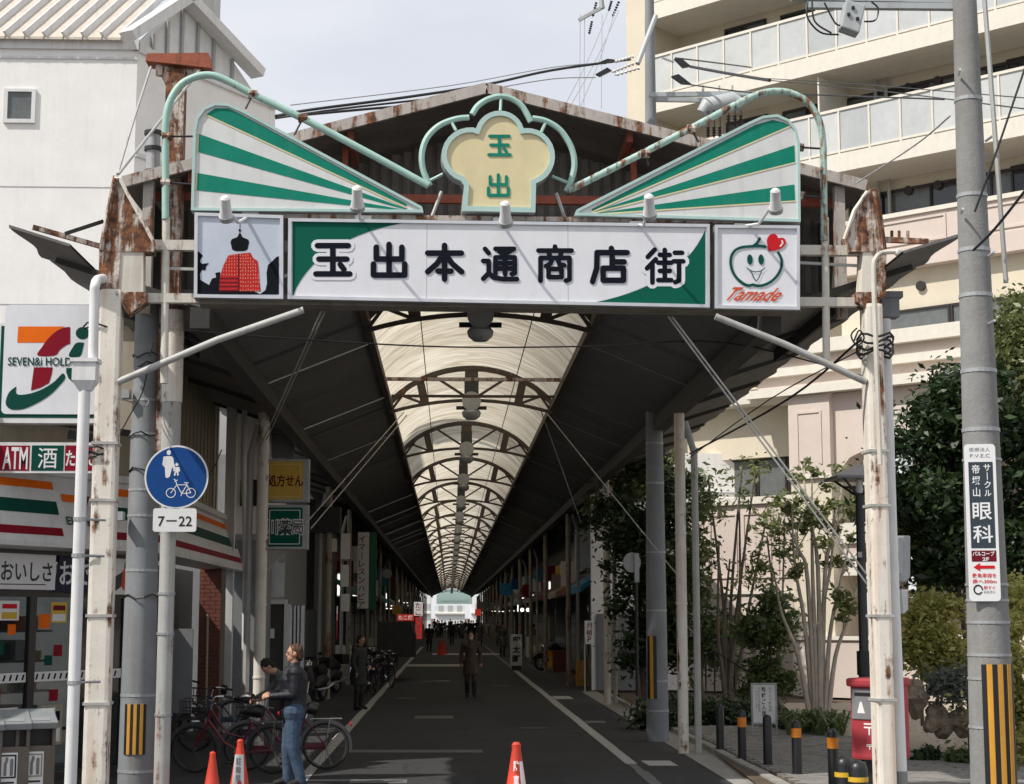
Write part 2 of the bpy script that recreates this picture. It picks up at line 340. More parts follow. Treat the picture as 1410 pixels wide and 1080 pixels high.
M['dark_wall'] = mat('dark_wall', (.06,.058,.056), .8, noise=.2)
M['grey_wall'] = mat('grey_wall', (.20,.205,.215), .8, noise=.12, streak=.3)
M['brown_frame'] = mat('brown_frame', (.035,.03,.027), .4, metal=.2)
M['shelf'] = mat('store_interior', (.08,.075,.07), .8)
M['seven_green'] = mat('seven_green', (.003,.060,.045), .6, noise=.05, spec=.12)
M['seven_red'] = mat('seven_red', (.24,.006,.020), .6, noise=.05, spec=.12)
M['seven_orange'] = mat('seven_orange', (.80,.15,.008), .6, noise=.05, spec=.12)
M['blue_sign'] = mat('blue_sign', (.006,.060,.24), .55, noise=.06, spec=.2)
M['yellow'] = mat('yellow_paint', (.62,.30,.03), .5, noise=.12, streak=.3)
M['yellow_sign'] = mat('yellow_sign', (.62,.38,.025), .4, noise=.05)
M['maroon'] = mat('maroon_ink', (.15,.010,.018), .6, spec=.12)
M['cone'] = mat('cone_orange', (.62,.05,.022), .55, noise=.2, streak=.25, dirt=(.30,.06,.04), bump=.15)
M['post_red'] = mat('post_red', (.38,.042,.054), .55, noise=.12, streak=.3, dirt=(.30,.10,.10), spec=.3)
M['lamp_on'] = mat('lit_lamp', (1,.97,.9), .5, noise=0, emit=1.3)
M['sign_lit'] = mat('lit_red_sign', (.8,.06,.05), .5, noise=.05, emit=.22)
M['sign_lit_w'] = mat('lit_white_sign', (.9,.85,.8), .5, noise=.03, emit=.3)
M['skin'] = mat('skin', (.50,.27,.18), .55, noise=.06)
M['jeans'] = mat('jeans', (.055,.09,.15), .9, noise=.45, scale=7, bump=1, bscale=14)
M['jacket'] = mat('jacket', (.008,.010,.018), .55, noise=.3, bump=1, bscale=11)
M['grey_coat'] = mat('grey_coat', (.11,.115,.105), .9, noise=.2, bump=1, bscale=12)
M['dark_cloth'] = mat('dark_cloth', (.018,.018,.02), .9, noise=.2)
M['brown_coat'] = mat('brown_coat', (.085,.055,.045), .9, noise=.2, bump=1, bscale=12)
M['hair_brown'] = mat('hair_brown', (.10,.045,.025), .6, noise=.5, scale=30, bump=1, bscale=60)
M['hair_black'] = mat('hair_black', (.012,.011,.012), .6, noise=.3, bump=1, bscale=60)
M['bike_red'] = mat('bike_red', (.12,.012,.028), .4)
M['bike_blue'] = mat('bike_blue', (.05,.07,.13), .35)
M['chrome'] = mat('chrome', (.6,.6,.62), .25, metal=.9, noise=.05)
M['bin_body'] = mat('bin_body', (.13,.105,.09), .5, noise=.1)
M['bin_lid'] = mat('bin_lid', (.22,.24,.245), .5, noise=.1)
M['teal_print'] = mat('pumpkin_green', (.003,.075,.062), .6, spec=.12)
M['print_sky'] = mat('print_sky', (.52,.57,.66), .4, noise=.08, scale=1.2)
M['print_dark'] = mat('print_dark', (.008,.009,.013), .7, spec=.08)
M['print_red'] = mat('print_red', (.50,.025,.025), .6, noise=.2, scale=25, spec=.12)
M['rock'] = mat('garden_rock', (.27,.21,.15), .95, noise=.5, scale=6, bump=1, bscale=18, col2=(.40,.33,.25))
M['green_print'] = mat('banner_green', (.015,.11,.055), .6)
M['cyan'] = mat('cyan_sign', (.02,.22,.38), .5)
M['tile_roof'] = mat('tin_roof', (.58,.52,.44), .5, metal=.2, noise=.08, streak=.3)
M['far_white'] = mat('far_white', (.75,.75,.73), .8, noise=.1)
M['transformer'] = mat('transformer_grey', (.42,.45,.46), .5, noise=.08, streak=.3)
M['porcelain'] = mat('porcelain', (.55,.53,.5), .25)
# ------------------------------------------------------------------ lettering
_tc = {}
def text_geo(body, bold):
    k = (body, bold)
    if k not in _tc:
        c = bpy.data.curves.new('t', 'FONT'); c.body = body; c.size = 1; c.resolution_u = 3; c.offset = bold
        c.align_x = 'LEFT'
        o = bpy.data.objects.new('t', c); COL.objects.link(o)
        dg = bpy.context.evaluated_depsgraph_get(); me = bpy.data.meshes.new_from_object(o.evaluated_get(dg))
        vs = np.array([tuple(v.co)[:2] for v in me.vertices]).reshape(-1, 2); fs = [tuple(p.vertices) for p in me.polygons]
        bpy.data.objects.remove(o); bpy.data.meshes.remove(me)
        _tc[k] = (vs, fs)
    return _tc[k]
def lettering(fm, body, u, v, wd, ht, wo, m, parent, bold=.02, shear=0, name='lettering', base=None):
    """text centred at (u, v), stretched into a wd x ht box on the frame"""
    vs, fs = text_geo(body, bold)
    if len(vs) == 0: return None
    mn, mxx = vs.min(0), vs.max(0); s = (mxx-mn); s[s == 0] = 1
    if base is not None: bs, _ = text_geo(body, base); s = bs.max(0)-bs.min(0)
    q = (vs-(mn+mxx)/2)/s
    mb = MB(); mb.add([fm.pt(u+(x+shear*y)*wd, v+y*ht, wo) for x, y in q], fs)
    return mb.build(name, m, parent)
def vlettering(fm, body, u, v0, wd, ch, wo, m, parent, bold=.02, pitch=1.12):
    mb = MB()
    for i, c in enumerate(body):
        vs, fs = text_geo('丨' if c == 'ー' else c, bold)
        if len(vs) == 0: continue
        mn, mxx = vs.min(0), vs.max(0); s = mxx-mn; sc_ = max(s[0], s[1], .7); q = (vs-(mn+mxx)/2)/sc_
        mb.add([fm.pt(u+x*wd, v0-(i+.5)*ch*pitch+y*ch, wo) for x, y in q], fs)
    return mb.build('lettering', m, parent)
# ================================================================== GROUND
AX = .42                                                    # arcade axis
HZ = Frame((0,0,0), (1,0,0), (0,1,0))                       # horizontal frame, w = height
MB().sheet(HZ, [(-1500,-400),(1500,-400),(1500,2500),(-1500,2500)], -.06).build('ground', M['soil'], kind='structure', loc=(0,0,0))
MB().sheet(HZ, [(-60,-20),(60,-20),(60,17.4),(-60,17.4)], -.004).build('street', M['street_asphalt'], kind='structure', loc=(0,0,0))
MB().sheet(HZ, [(-6.5,17.4),(3.78,17.4),(4.0,24),(4.12,40),(4.2,70),(6,300),(6,420),(-6,420),(-5,300),(-6.5,70)], 0).build('road', M['asphalt'], kind='structure', loc=(0,0,0))
def lane(x, y0, y1, wd, m, name='road_line', n=1, jit=0):
    mb = MB()
    for k in range(n):
        a = y0+(y1-y0)*k/n; b = y0+(y1-y0)*(k+1)/n-.01
        j0, j1 = (random.uniform(-jit, jit) for _ in 'ab')
        mb.sheet(HZ, [(x-wd/2+j0, a), (x+wd/2+j1, a), (x+wd/2+j1, b), (x-wd/2+j0, b)], .004)
    return mb.build(name, m, kind='structure', loc=(x, y0, 0))
lane(-1.9, 18, 120, .17, M['line'], n=30, jit=.012)
lane(2.64, 24.5, 66, .18, M['line'], n=14, jit=.012); lane(2.64, 18, 24.45, .15, M['line_worn_and_mark'], n=6, jit=.02); lane(2.64, 66, 150, .16, M['line_worn_and_mark'], n=10, jit=.01)
def cross(px0, px1, py, dp, m, name='pale_road_mark'):
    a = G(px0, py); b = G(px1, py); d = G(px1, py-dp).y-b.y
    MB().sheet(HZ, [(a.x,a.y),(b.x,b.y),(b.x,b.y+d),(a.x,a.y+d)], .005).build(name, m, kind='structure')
cross(478, 665, 1037, 4, M['line_worn_and_mark']); cross(480, 560, 1079, 5, M['line_worn_and_mark']); cross(556, 640, 918, 3, M['line'])  # pale strips lying flat across the road
cross(570, 624, 990, 4, M['line_worn_and_mark'])
for x, y, a, b in ((.9,21,1.1,3.2),(-.6,27,.8,2.2),(1.5,33,1.0,4.5),(-.9,41,1.6,3),(.4,52,2.0,5)):
    MB().sheet(HZ, [(x-a/2,y),(x+a/2+.05,y+.05),(x+a/2,y+b),(x-a/2-.04,y+b-.03)], .004).build('road_patch', M['asphalt_patch'], kind='structure')
for k, (px, py, r) in enumerate(((735,1003,.31),(560,962,.3),(690,945,.3))):
    g_ = G(px, py); t = thing('manhole_cover', f'round cast iron manhole cover in the road, {["closest to the orange cone","on the left near the road line","furthest from the cone"][k]}', 'manhole cover', (g_.x, g_.y, 0), 'manhole covers in the road')
    MB().lathe((g_.x,g_.y,0), [(r,.0),(r,.008),(r*.9,.008)], 28).build('ring', M['iron'], t); MB().cyl((g_.x,g_.y,0),(g_.x,g_.y,.006), r*.88, n=24).build('lid', M['iron'], t)
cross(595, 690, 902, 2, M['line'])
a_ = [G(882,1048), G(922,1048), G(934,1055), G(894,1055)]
MB().sheet(HZ, [(p.x,p.y) for p in a_], .005).build('pale_road_mark', M['line'], kind='structure')
cross(808, 836, 996, 3, M['line_worn_and_mark']); cross(765, 790, 963, 4, M['line'])
lane(-.15, 17.6, 18.2, 1.1, M['line_worn_and_mark'], 'pale_road_mark')
# gutter, kerb stones and pavement on the right
kx = lambda y: 3.3+.75*min(1, max(0, (y-14.5)/5)) + .006*max(0, y-20)
gut = MB()
ys = [14.5, 16, 18, 20, 24, 28, 34, 40, 48]
for a, b in zip(ys, ys[1:]): gut.sheet(HZ, [(kx(a)-.45, a), (kx(a), a), (kx(b), b), (kx(b)-.45, b)], .006)
gut.build('gutter', M['kerb'], kind='structure', loc=(4,20,0))
kr = thing('kerb', 'low pale concrete kerb stones edging the right hand pavement', 'kerb', (4,20,0)); tag(kr, kind='structure')
y = 14.5
while y < 46:
    b = y+.58; x0, x1 = kx(y), kx(b)
    mb = MB(); h = .075+random.uniform(-.006, .006)
    mb.add([(x0,y,0),(x0+.15,y,0),(x1+.15,b,0),(x1,b,0),(x0+.02,y,h),(x0+.15,y,h),(x1+.15,b,h),(x1+.02,b,h)], [(0,3,2,1),(4,5,6,7),(0,1,5,4),(1,2,6,5),(2,3,7,6),(3,0,4,7)])
    mb.build('kerb_stone', M['kerb'], kr); y += .6
pav_poly = [(3.4,13),(14,13),(14,19.5),(8.6,23.6),(7.3,25.2),(6.7,30),(5.6,32),(4.4,32)]
def inside(x, y, poly):
    c = False; n = len(poly)
    for i in range(n):
        (a, b), (p, q) = poly[i], poly[(i+1) % n]
        if (b > y) != (q > y) and x < (p-a)*(y-b)/(q-b)+a: c = not c
    return c
pv = thing('pavement', 'block paved pavement beside the kerb', 'pavement', (6,20,0)); tag(pv, kind='structure')
MB().sheet(HZ, pav_poly, .045).build('paving_bed', M['soil'], pv)
pm = mesh_of(MB().box(-.097,.097,-.097,.097,-.03,0), 'paver', M['paver']); cells = []
for i in range(56):
    for j in range(100):
        x, y = 3.4+i*.2+.1*(j % 2), 13+j*.2
        if inside(x, y, pav_poly) and x > kx(y)+.27: cells.append((x, y))
def vis(c): 
    d = Vector((c[0], c[1], 0))-CAMP; q = RM.transposed() @ d; X = CX+F*q.x/-q.z; Y = CY-F*q.y/-q.z
    return -20 < X < 1430 and Y < 1085
seen = sorted([c for c in cells if vis(c)], key=lambda c: c[1]); rest = [c for c in cells if c not in set(seen[:290])]
for x, y in seen[:290]: piece('paver', pm, pv, (x, y, .075+random.uniform(-.004,.004)), (random.uniform(-.01,.01), random.uniform(-.01,.01), 0))
mb = MB()
for x, y in rest: z = .075+random.uniform(-.004,.004); mb.box(x-.097,x+.097,y-.097,y+.097,z-.03,z)
mb.build('paver_field', M['paver'], pv, kind='stuff')
# gravel court and garden soil
gv = MB(); gp = [(8.6,23.55),(14,19.4),(30,19),(30,34),(12,40),(8,40.5),(6.9,33),(6.65,30),(7.28,25.15)]
gv.sheet(HZ, gp, .06); gv.build('gravel_court', M['gravel'], kind='structure', loc=(8,28,0))
mb = MB()
for k in range(2600):
    x, y = random.uniform(6.7, 15), random.uniform(20, 38)
    if inside(x, y, gp): mb.ell((x,y,.062), random.uniform(.012,.03), random.uniform(.012,.03), .012, 5, 3)
mb.build('gravel_stones', mat('gravel_stone', (.40,.36,.31), .95, noise=.3, island=.35), kind='stuff', label='loose pale gravel stones on the garden court', cat='gravel', loc=(8,28,0))
# ================================================================== ARCADE
ARC = thing('shopping_arcade', 'long covered shopping arcade with dark soffit and arched translucent skylight', 'arcade', (AX, 19, 0))
YE = 282
XB, ZB = 3.25, 5.55          # beam line
XS, ZS = 1.6, 6.25           # skylight edge
XO, ZO = 4.95, 6.12          # outer canopy edge
T0, TD = 23.2, 9.43
def vault(t, rise=.7): return (XS*math.sin(t*.95)/math.sin(.95), ZS+rise*(math.cos(t*.95)-math.cos(.95))/(1-math.cos(.95)))
bays = [(18.9+3.14*k, 18.9+3.14*(k+1)-.02) for k in range(84)]
def strip_panel(y0, y1, x0, z0, x1, z1, th=.04, wav=0, n=1):
    mb = MB(); vs = []; m = 6 if wav else 1
    for i in range(n+1):
        yy = y0+(y1-y0)*i/n
        for j in range(m+1):
            t = j/m; dx = (math.sin(yy*5.1)+math.sin(yy*2.3+1))*wav*(t > .99)
            xx = x0+(x1-x0)*t+dx*(1 if x1 > x0 else -1); zz = z0+(z1-z0)*t+dx*.3
            vs.append((xx, yy, zz))
    k = len(vs); vs += [(a, b, c+th) for a, b, c in vs]; fs = []
    for i in range(n):
        for j in range(m):
            a = i*(m+1)+j; q = (a, a+1, a+m+2, a+m+1)
            fs += [q, tuple(x+k for x in reversed(q))]
    e = [i*(m+1)+m for i in range(n+1)]
    for a, b in zip(e, e[1:]): fs.append((a, a+k, b+k, b))
    for a in range(m): fs.append((a, a+k, a+1+k, a+1)); q = n*(m+1)+a; fs.append((q, q+1, q+1+k, q+k))
    return mb.add(vs, fs)
BZ = []
for s in (-1, 1):
    grp = bays[:24]
    for i, (y0, y1) in enumerate(grp):
        j = random.uniform(-.012, .012)
        strip_panel(y0, y1, AX+s*XB, ZB+.03+j, AX+s*XS, ZS+j).build('soffit_panel', M['soffit'], ARC)
        strip_panel(y0, y1, AX+s*(XB+.03), ZB+.06-j, AX+s*XO, ZO-j, .03, .035, 12).build('canopy_panel', M['canopy'], ARC)
    q_ = 4.42; strip_panel(17.35, 18.88, AX+s*q_, ZB+.06+(ZO-ZB-.06)*(q_-XB-.03)/(XO-XB-.03), AX+s*(XO+.10), ZO+.035, .03, .03, 8).build('canopy_panel', M['canopy'], ARC)
    y0, y1 = grp[-1][1]+.02, YE
    strip_panel(y0, y1, AX+s*XB, ZB+.03, AX+s*XS, ZS).build('soffit_panel', M['soffit'], ARC)
    strip_panel(y0, y1, AX+s*(XB+.03), ZB+.06, AX+s*XO, ZO, .03).build('canopy_panel', M['canopy'], ARC)
    MB().box(AX+s*XB-.11, AX+s*XB+.11, 18.7, YE, ZB-.22, ZB+.02).build('eave_beam', M['beam_dark'], ARC)
    MB().box(AX+s*XS-.05, AX+s*XS+.05, 18.9, YE, ZS-.10, ZS+.04).build('skylight_curb', M['truss'], ARC)
    for k in range(26):                                       # ribs under the outer canopy
        yy = 18.5+k*3.14; MB().bar((AX+s*(XB+.1), yy, ZB+.03), (AX+s*(XO-.12), yy, ZO-.06), .06, .07).build('canopy_rib', M['beam_dark'], ARC)
def vault_panel(y0, y1, m):
    mb = MB(); n = 12; vs = []
    for i in range(n+1):
        x, z = vault(-1+2*i/n); vs += [(AX+x, y0, z+.12), (AX+x, y1, z+.12)]
    fs = [(2*i, 2*i+1, 2*i+3, 2*i+2) for i in range(n)]
    return mb.add(vs, fs).build('skylight_panel', m, ARC, smooth=True)
y = 20.6; k = 0
while y < YE:
    st = 3.143 if k < 36 else 9.43
    vault_panel(y, min(YE, y+st-.01), M['sky1'] if (k*7) % 5 < 3 else M['sky2']); y += st; k += 1
mb = MB()                                                      # purlins on the vault
for i in (1, 3):
    x, z = vault(-1+2*i/4)
    MB().box(AX+x-.008, AX+x+.008, 22.6, YE, z+.09, z+.105).build('skylight_purlin', M['canopy'], ARC)
lampg = 'ceiling lamps along the arcade'
ORD = ['first','second','third','fourth','fifth','sixth','seventh','eighth','ninth','tenth','eleventh','twelfth','thirteenth','fourteenth','fifteenth','sixteenth','seventeenth','eighteenth','nineteenth']
def ordn(i): return ORD[i] if i < 19 else ('twentieth','thirtieth')[(i+1)//10-2] if (i+1) % 10 == 0 else ('twenty','thirty')[(i+1)//10-2]+'-'+ORD[(i+1) % 10-1]
def hang_lamp(y, i):
    lab = f'round grey ceiling lamp at the {ordn(i)} roof truss from the arcade entrance'
    t = thing('ceiling_lamp', lab, 'lamp', (AX, y, ZS-.2), lampg)
    MB().box(AX-.14, AX+.14, y-.10, y+.10, ZS+.05, ZS+.50).build('housing', M['beam_dark'], t)
    n = 16 if i < 6 else 10
    MB().cyl((AX, y-.16, ZS+.05), (AX, y-.13, ZS+.05), .19, n=n).build('globe', M['grey_metal'], t)
    MB().lathe((AX, y, ZS-.30), [(.10,0),(.17,.06),(.19,.14),(.14,.20)], n).build('shade', M['grey_metal'], t, smooth=True)
    MB().box(AX-.30, AX+.30, y-.05, y+.05, ZS-.10, ZS-.04).build('bracket', M['black'], t)
i = 0; y = T0
while y < YE-2:
    mb = MB(); n = 14; lo = []; hi = []
    for q in range(n+1):
        t = -1+2*q/n; x, z = vault(t); hi.append((AX+x, y, z+.02)); lo.append((AX+XS*t, y, ZS-.16+.24*(1-t*t)))
    if i < 10:
        for a, b in zip(lo, lo[1:]): mb.bar(a, b, .07, .06)
        for a, b in zip(hi, hi[1:]): mb.bar(a, b, .08, .10)
        for q in (3, 11): mb.bar(lo[q], hi[q], .16, .05, (0,1,0))
        mb.bar(lo[7], hi[7], .26, .06, (0,1,0))
        for q0, q1 in ((5, 6), (9, 8)): pass
        for a, b in ((lo[7], hi[4]), (lo[7], hi[10]), (lo[3], hi[1]), (lo[11], hi[13]), (lo[0], hi[2]), (lo[14], hi[12])): mb.bar(a, b, .04, .05)
    else:
        for a, b in zip(lo[::2], lo[2::2]): mb.bar(a, b, .07, .06)
        for a, b in zip(hi[::2], hi[2::2]): mb.bar(a, b, .10, .14)
        for q in (3, 7, 11): mb.bar(lo[q], hi[q], .12, .05, (0,1,0))
    mb.build('roof_truss', M['truss'], ARC)
    for q in (-1, 1): MB().bar((AX+q*XS, y, ZS-.02), (AX+q*XB, y, ZB+.01), .07, .05).build('rafter', M['soffit'], ARC)
    hang_lamp(y, i); i += 1; y += TD
# far straight tie and the second truss tie rods
MB().bar((AX-XS, 29.0, ZS-.02), (AX+XS, 29.0, ZS-.02), .06, .06).build('tie_beam', M['roof_edge'], ARC)
MB().bar((AX-XS+.1, 30.5, ZS-.12), (AX+XS-.1, 30.5, ZS-.12), .04, .05).build('tie_beam', M['truss'], ARC)
# support posts
def post(x, y, zt, r, m=None, pipe=None):
    mb = MB().cyl((x,y,0), (x,y,zt), r, n=12)
    for z in (1.1, 2.3, 3.4, 4.4): mb.cyl((x,y,z), (x,y,z+.03), r+.012, n=12)
    mb.build('support_post', m or M['cream_rust'], ARC, smooth=True)
    if pipe: 
        p = MB().tube([(x+pipe,y+.05,0),(x+pipe,y+.05,zt-.7),(x+pipe*.4,y+.05,zt-.2)], .055, 8); p.build('drain_pipe', M['grey_pipe'], ARC, smooth=True)
post(3.66, 26.4, 5.4, .085, pipe=.24); post(3.85, 41, 5.5, .085, pipe=.2)
for yy in (52.5, 66, 79, 92, 105, 118, 131, 144, 158, 172, 186, 200, 215, 230, 246, 262, 278): post(3.72+.004*(yy-50), yy, 5.5, .09+.02*math.sin(yy*3.1), M['aged_post'], pipe=.3 if int(yy) % 3 else None)
for yy in (28, 44, 53.5, 66, 79, 92, 105, 118, 131, 144, 158, 172, 186, 200, 215, 230, 246, 262, 278): post(-3.12-.0025*(yy-28), yy, 5.5, .08+.015*math.sin(yy*2.3), M['aged_post'] if yy > 30 else None, pipe=-.22 if int(yy) % 3 else None)
# upper gable roof behind the gate signs
GY = 19.2
apex = P(670,128,GY); le = P(170,257,GY); re = P(1192,262,GY)
RF = thing('gable_roof', 'weathered gable roof with dark corrugated gable behind the gate signs', 'roof', (AX, GY, 0))
for e, nm in ((le, 0), (re, 1)):
    d = 4.2; n_ = 1
    vs = [apex, e, e+Vector((0,d,0)), apex+Vector((0,d,0))]; up = Vector((0,0,.07))
    MB().add([*vs, *[v+up for v in vs]], [(0,1,2,3),(7,6,5,4),(1,0,4,5),(2,1,5,6),(3,2,6,7),(0,3,7,4)]).build('roof_sheet', M['roof_under'], RF)
    MB().bar(apex+Vector((0,-.02,.05)), e+Vector((0,-.02,.05)), .05, .13, (0,0,1)).build('fascia', M['roof_edge'], RF)
    for t in (.38, .82):
        p = apex.lerp(e, t); MB().bar(p+Vector((0,.1,-.06)), p+Vector((0,1.4,-.06)), .07, .12).build('rafter', M['red_rust'], RF)
    for t in (.4, .75):
        p = apex.lerp(e, t); MB().bar(p+Vector((0,.55,-.05)), p+Vector((0,.55,-.75)), .07, .07).build('gable_post', M['red_rust'], RF)
mb = MB(); x = le.x+.15; wy = GY+1.25
while x < re.x-.15:                                            # corrugated gable wall: one rib every 14 cm
    t = abs(x+.07-apex.x)/((apex.x-le.x) if x < apex.x else (re.x-apex.x)); zt = apex.z+(le.z-apex.z)*t-.12
    jit = random.uniform(0, .012)
    mb.box(x, x+.085, wy-.03-jit, wy, 6.12, zt); mb.box(x+.085, x+.14, wy-.003, wy+.02, 6.12, zt); x += .14
mb.build('corrugated_gable', M['cladding'], RF, kind='stuff')
MB().bar((le.x+.2, GY+.5, 7.1), (re.x-.2, GY+.5, 7.1), .08, .10).build('tie_beam', M['red_rust'], RF)
for x in (le.x+.28, re.x-.3):
    MB().box(x-.06, x+.06, GY+.05, GY+.17, 5.6, 7.2).build('corner_post', M['roof_edge'], RF)
    MB().box(x-.02, x+.02, GY+.3, GY+4.2, 5.7, 7.0).build('side_wall', M['dark_wall'], RF)
# ================================================================== ENTRANCE GATE
GA = R(3.5)
GF = Frame((AX, 18, 0), (math.cos(GA), math.sin(GA), 0))
GATE = thing('entrance_gate', 'rusty white steel entrance gate spanning the street and carrying the signs', 'gate', tuple(GF.pt(0,0)))
def gp(px, py, w=0): return GF.px(px, py, w)
for s, bx in ((0, 134), (1, 1201)):
    if s == 0: u0 = GF.uv(134, 1000)[0]; pw = .125
    else: u0 = GF.uv(1216, 1000)[0]; pw = .10
    mb = MB().fbox(GF, u0-pw, u0+pw, 0, GF.uv(150, 400)[1], -.14, .14)
    mb.build('gate_post', M['cream_rust'], GATE, bevel=.045)
    for z in (1.2, 2.1, 3.3, 3.9): MB().fbox(GF, u0-pw-.012, u0+pw+.012, z, z+.03, -.152, .152).build('post_band', M['grey_pipe'], GATE)
hl = [(138,412),(139,345),(147,300),(158,246),(165,246),(176,268),(196,304),(214,338),(213,350),(168,350),(164,412)]
hr = [(1198,350),(1166,350),(1162,330),(1176,290),(1194,264),(1203,264),(1210,300),(1216,345),(1214,412),(1200,412)]
for h, edge in ((hl, 0), (hr, 1)):
    MB().prism(GF, GF.uvs(h), -.12, .13).build('post_head', M['heavy_rust'], GATE)
    e = h[1:4] if edge == 0 else h[5:8]
    MB().tube([gp(a, b, .15) for a, b in (h[3:8] if edge == 0 else h[2:5])], .022, 6).build('head_edge', M['cream_rust'], GATE)
    MB().tube([gp(a, b, .15) for a, b in e], .025, 6).build('head_edge', M['heavy_rust'], GATE)
MB().prism(GF, GF.uvs([(163,412),(167,349),(199,349),(199,412)]), -.1, .115).build('post_panel', M['cream_beam'], GATE); MB().prism(GF, GF.uvs([(1182,412),(1184,349),(1202,349),(1202,412)]), -.1, .115).build('post_panel', M['cream_rust'], GATE)
c = gp(176, 415); MB().prism(GF, GF.uvs([(160,405),(204,405),(204,418),(178,436)]), -.1, .12).build('gusset', M['heavy_rust'], GATE)
MB().prism(GF, GF.uvs([(1176,405),(1210,405),(1200,436),(1176,418)]), -.1, .12).build('gusset', M['heavy_rust'], GATE)
for (a, b, th) in (((160,338),(1190,346),.11), ((160,411),(1190,417),.10)):
    p, q = gp(*a, -.03), gp(*b, -.03); MB().bar(p, q, .10, th).build('cross_beam', M['cream_beam'], GATE)
for px in (229, 1136):
    MB().tube([gp(px, 300, -.02), gp(px-(3 if px < 500 else -2), 528 if px < 500 else 500, -.02)], .042, 10).build('side_pipe', M['cream_beam'], GATE, smooth=True)
MB().tube([gp(163,526,.1), gp(300,468,.16), gp(418,427,.2)], .038, 10).build('brace', M['grey_pipe'], GATE, smooth=True)
MB().tube([gp(1192,526,.1), gp(1080,474,.16), gp(985,436,.2)], .038, 10).build('brace', M['grey_pipe'], GATE, smooth=True)
p, q = gp(276, 419, -.02), gp(1098, 430, -.02); MB().bar(p, q, .30, .045).build('sign_bearer', M['cladding'], GATE)
MB().bar(gp(272, 298, .02), gp(1100, 307, .02), .12, .05).build('sign_bearer', M['roof_edge'], GATE)
# ladder-like side rails on the gate panels
for a, b in (((232,370),(268,371)), ((1100,362),(1180,366))):
    MB().bar(gp(*a, -.05), gp(*b, -.05), .03, .03).build('side_rail', M['grey_pipe'], GATE)
# green arch tubes
def smooth_path(pts, n=6):
    o = []; k = len(pts)
    for i in range(k-1):
        p0, p1, p2, p3 = (Vector(pts[max(0, min(k-1, j))]) for j in (i-1, i, i+1, i+2))
        for q in range(n):
            t = q/n; o.append(.5*((2*p1)+(p2-p0)*t+(2*p0-5*p1+4*p2-p3)*t*t+(3*p1-p0-3*p2+p3)*t**3))
    return o+[Vector(pts[-1])]
def gpath(l, w): return [GF.px(p[0], p[1], w) for p in smooth_path(l)]
A1 = thing('arch_pipe', 'pale green steel pipe arching over the left striped panel', 'pipe', tuple(gp(229,300)))
MB().tube(gpath([(228,302),(228,240),(228,175),(233,143),(248,118),(270,106),(292,104),(316,113),(350,131),(420,165),(500,207),(590,256)], 0), .040, 10).build('pipe', M['teal_pipe'], A1, smooth=True)
A2 = thing('arch_pipe', 'flaking green steel pipe arching over the right striped panel', 'pipe', tuple(gp(1134,330)))
MB().tube(gpath([(782,263),(850,229),(940,183),(1020,141),(1052,128),(1082,127),(1108,138),(1126,162),(1133,195),(1134,250),(1135,332)], 0), .040, 10).build('pipe', M['teal_flaking'], A2, smooth=True)
for A, lst in ((A1, (((348,130),(338,150)),((417,163),(405,186)),((230,188),(268,188)),((228,252),(266,254)))), (A2, (((952,178),(962,196)),((888,212),(893,228)),((1100,203),(1133,205)),((1102,270),(1134,272))))):
    for a, b in lst:
        MB().tube([gp(*a), gp(*b)], .012, 6).build('stay', M['dark_metal'], A)
        q = gp(*a); MB().tube([q-GF.ux*.05, q+GF.ux*.05], .05, 8).build('clamp', M['heavy_rust'], A)
# sign cabinets -------------------------------------------------------
def panel(name, label, cat, corners, w0, w1, face_m, frame_m, rim=.035, group=None):
    """rimmed cabinet on the gate; corners given clockwise from top left"""
    uv = GF.uvs(corners, w1); cx = sum(p[0] for p in uv)/len(uv); cy = sum(p[1] for p in uv)/len(uv)
    t = thing(name, label, cat, tuple(GF.pt(cx, min(p[1] for p in uv), w1)), group)
    MB().prism(GF, uv, w0, w1-.02).build('cabinet', M['grey_metal'], t)
    n = len(uv); inner = []
    for i in range(n):
        a, b, c_ = Vector(uv[i-1]), Vector(uv[i]), Vector(uv[(i+1) % n]); e0 = (b-a).normalized(); e1 = (c_-b).normalized()
        n0 = Vector((e0.y, -e0.x)); n1 = Vector((e1.y, -e1.x)); m_ = (n0+n1); m_ = m_/max(.35, m_.length_squared)*2
        inner.append(tuple(b+m_*rim))
    fm = MB(); vs = [GF.pt(*p, w1-.02) for p in uv]+[GF.pt(*p, w1+.015) for p in uv]+[GF.pt(*p, w1+.015) for p in inner]+[GF.pt(*p, w1-.02) for p in inner]
    fs = []
    for i in range(n):
        j = (i+1) % n; fs += [(i, i+n, j+n, j), (i+n, i+2*n, j+2*n, j+n), (i+2*n, i+3*n, j+3*n, j+2*n)]
    fm.add(vs, fs).build('frame', frame_m, t)
    MB().sheet(GF, inner, w1-.008).build('face', face_m, t)
    return t, inner
W = .22
MAIN, inn = panel('name_sign', 'long white arcade name board with black characters and green corner swooshes', 'sign', [(397,301),(977,309),(977,424),(396,412)], 0, W, M['sign_white'], M['alu'])
zs = lambda l: [(390+x/2.35, 290+y/2.35) for x, y in l]
def arcpts(p0, c, p1, n=10):
    return [((1-t)**2*p0[0]+2*t*(1-t)*c[0]+t*t*p1[0], (1-t)**2*p0[1]+2*t*(1-t)*c[1]+t*t*p1[1]) for t in [i/n for i in range(n+1)]]
MB().sheet(GF, GF.uvs(zs([(30,282)]+arcpts((30,275),(110,90),(385,41),14)+[(30,28)]), W), W-.004).build('corner_swoosh', M['green'], MAIN)
MB().sheet(GF, GF.uvs(zs([(1366,62),(1366,304)]+[(1005,298)]+arcpts((1005,298),(1290,240),(1366,62),14)[1:-1]), W), W-.004).build('corner_swoosh', M['green'], MAIN)
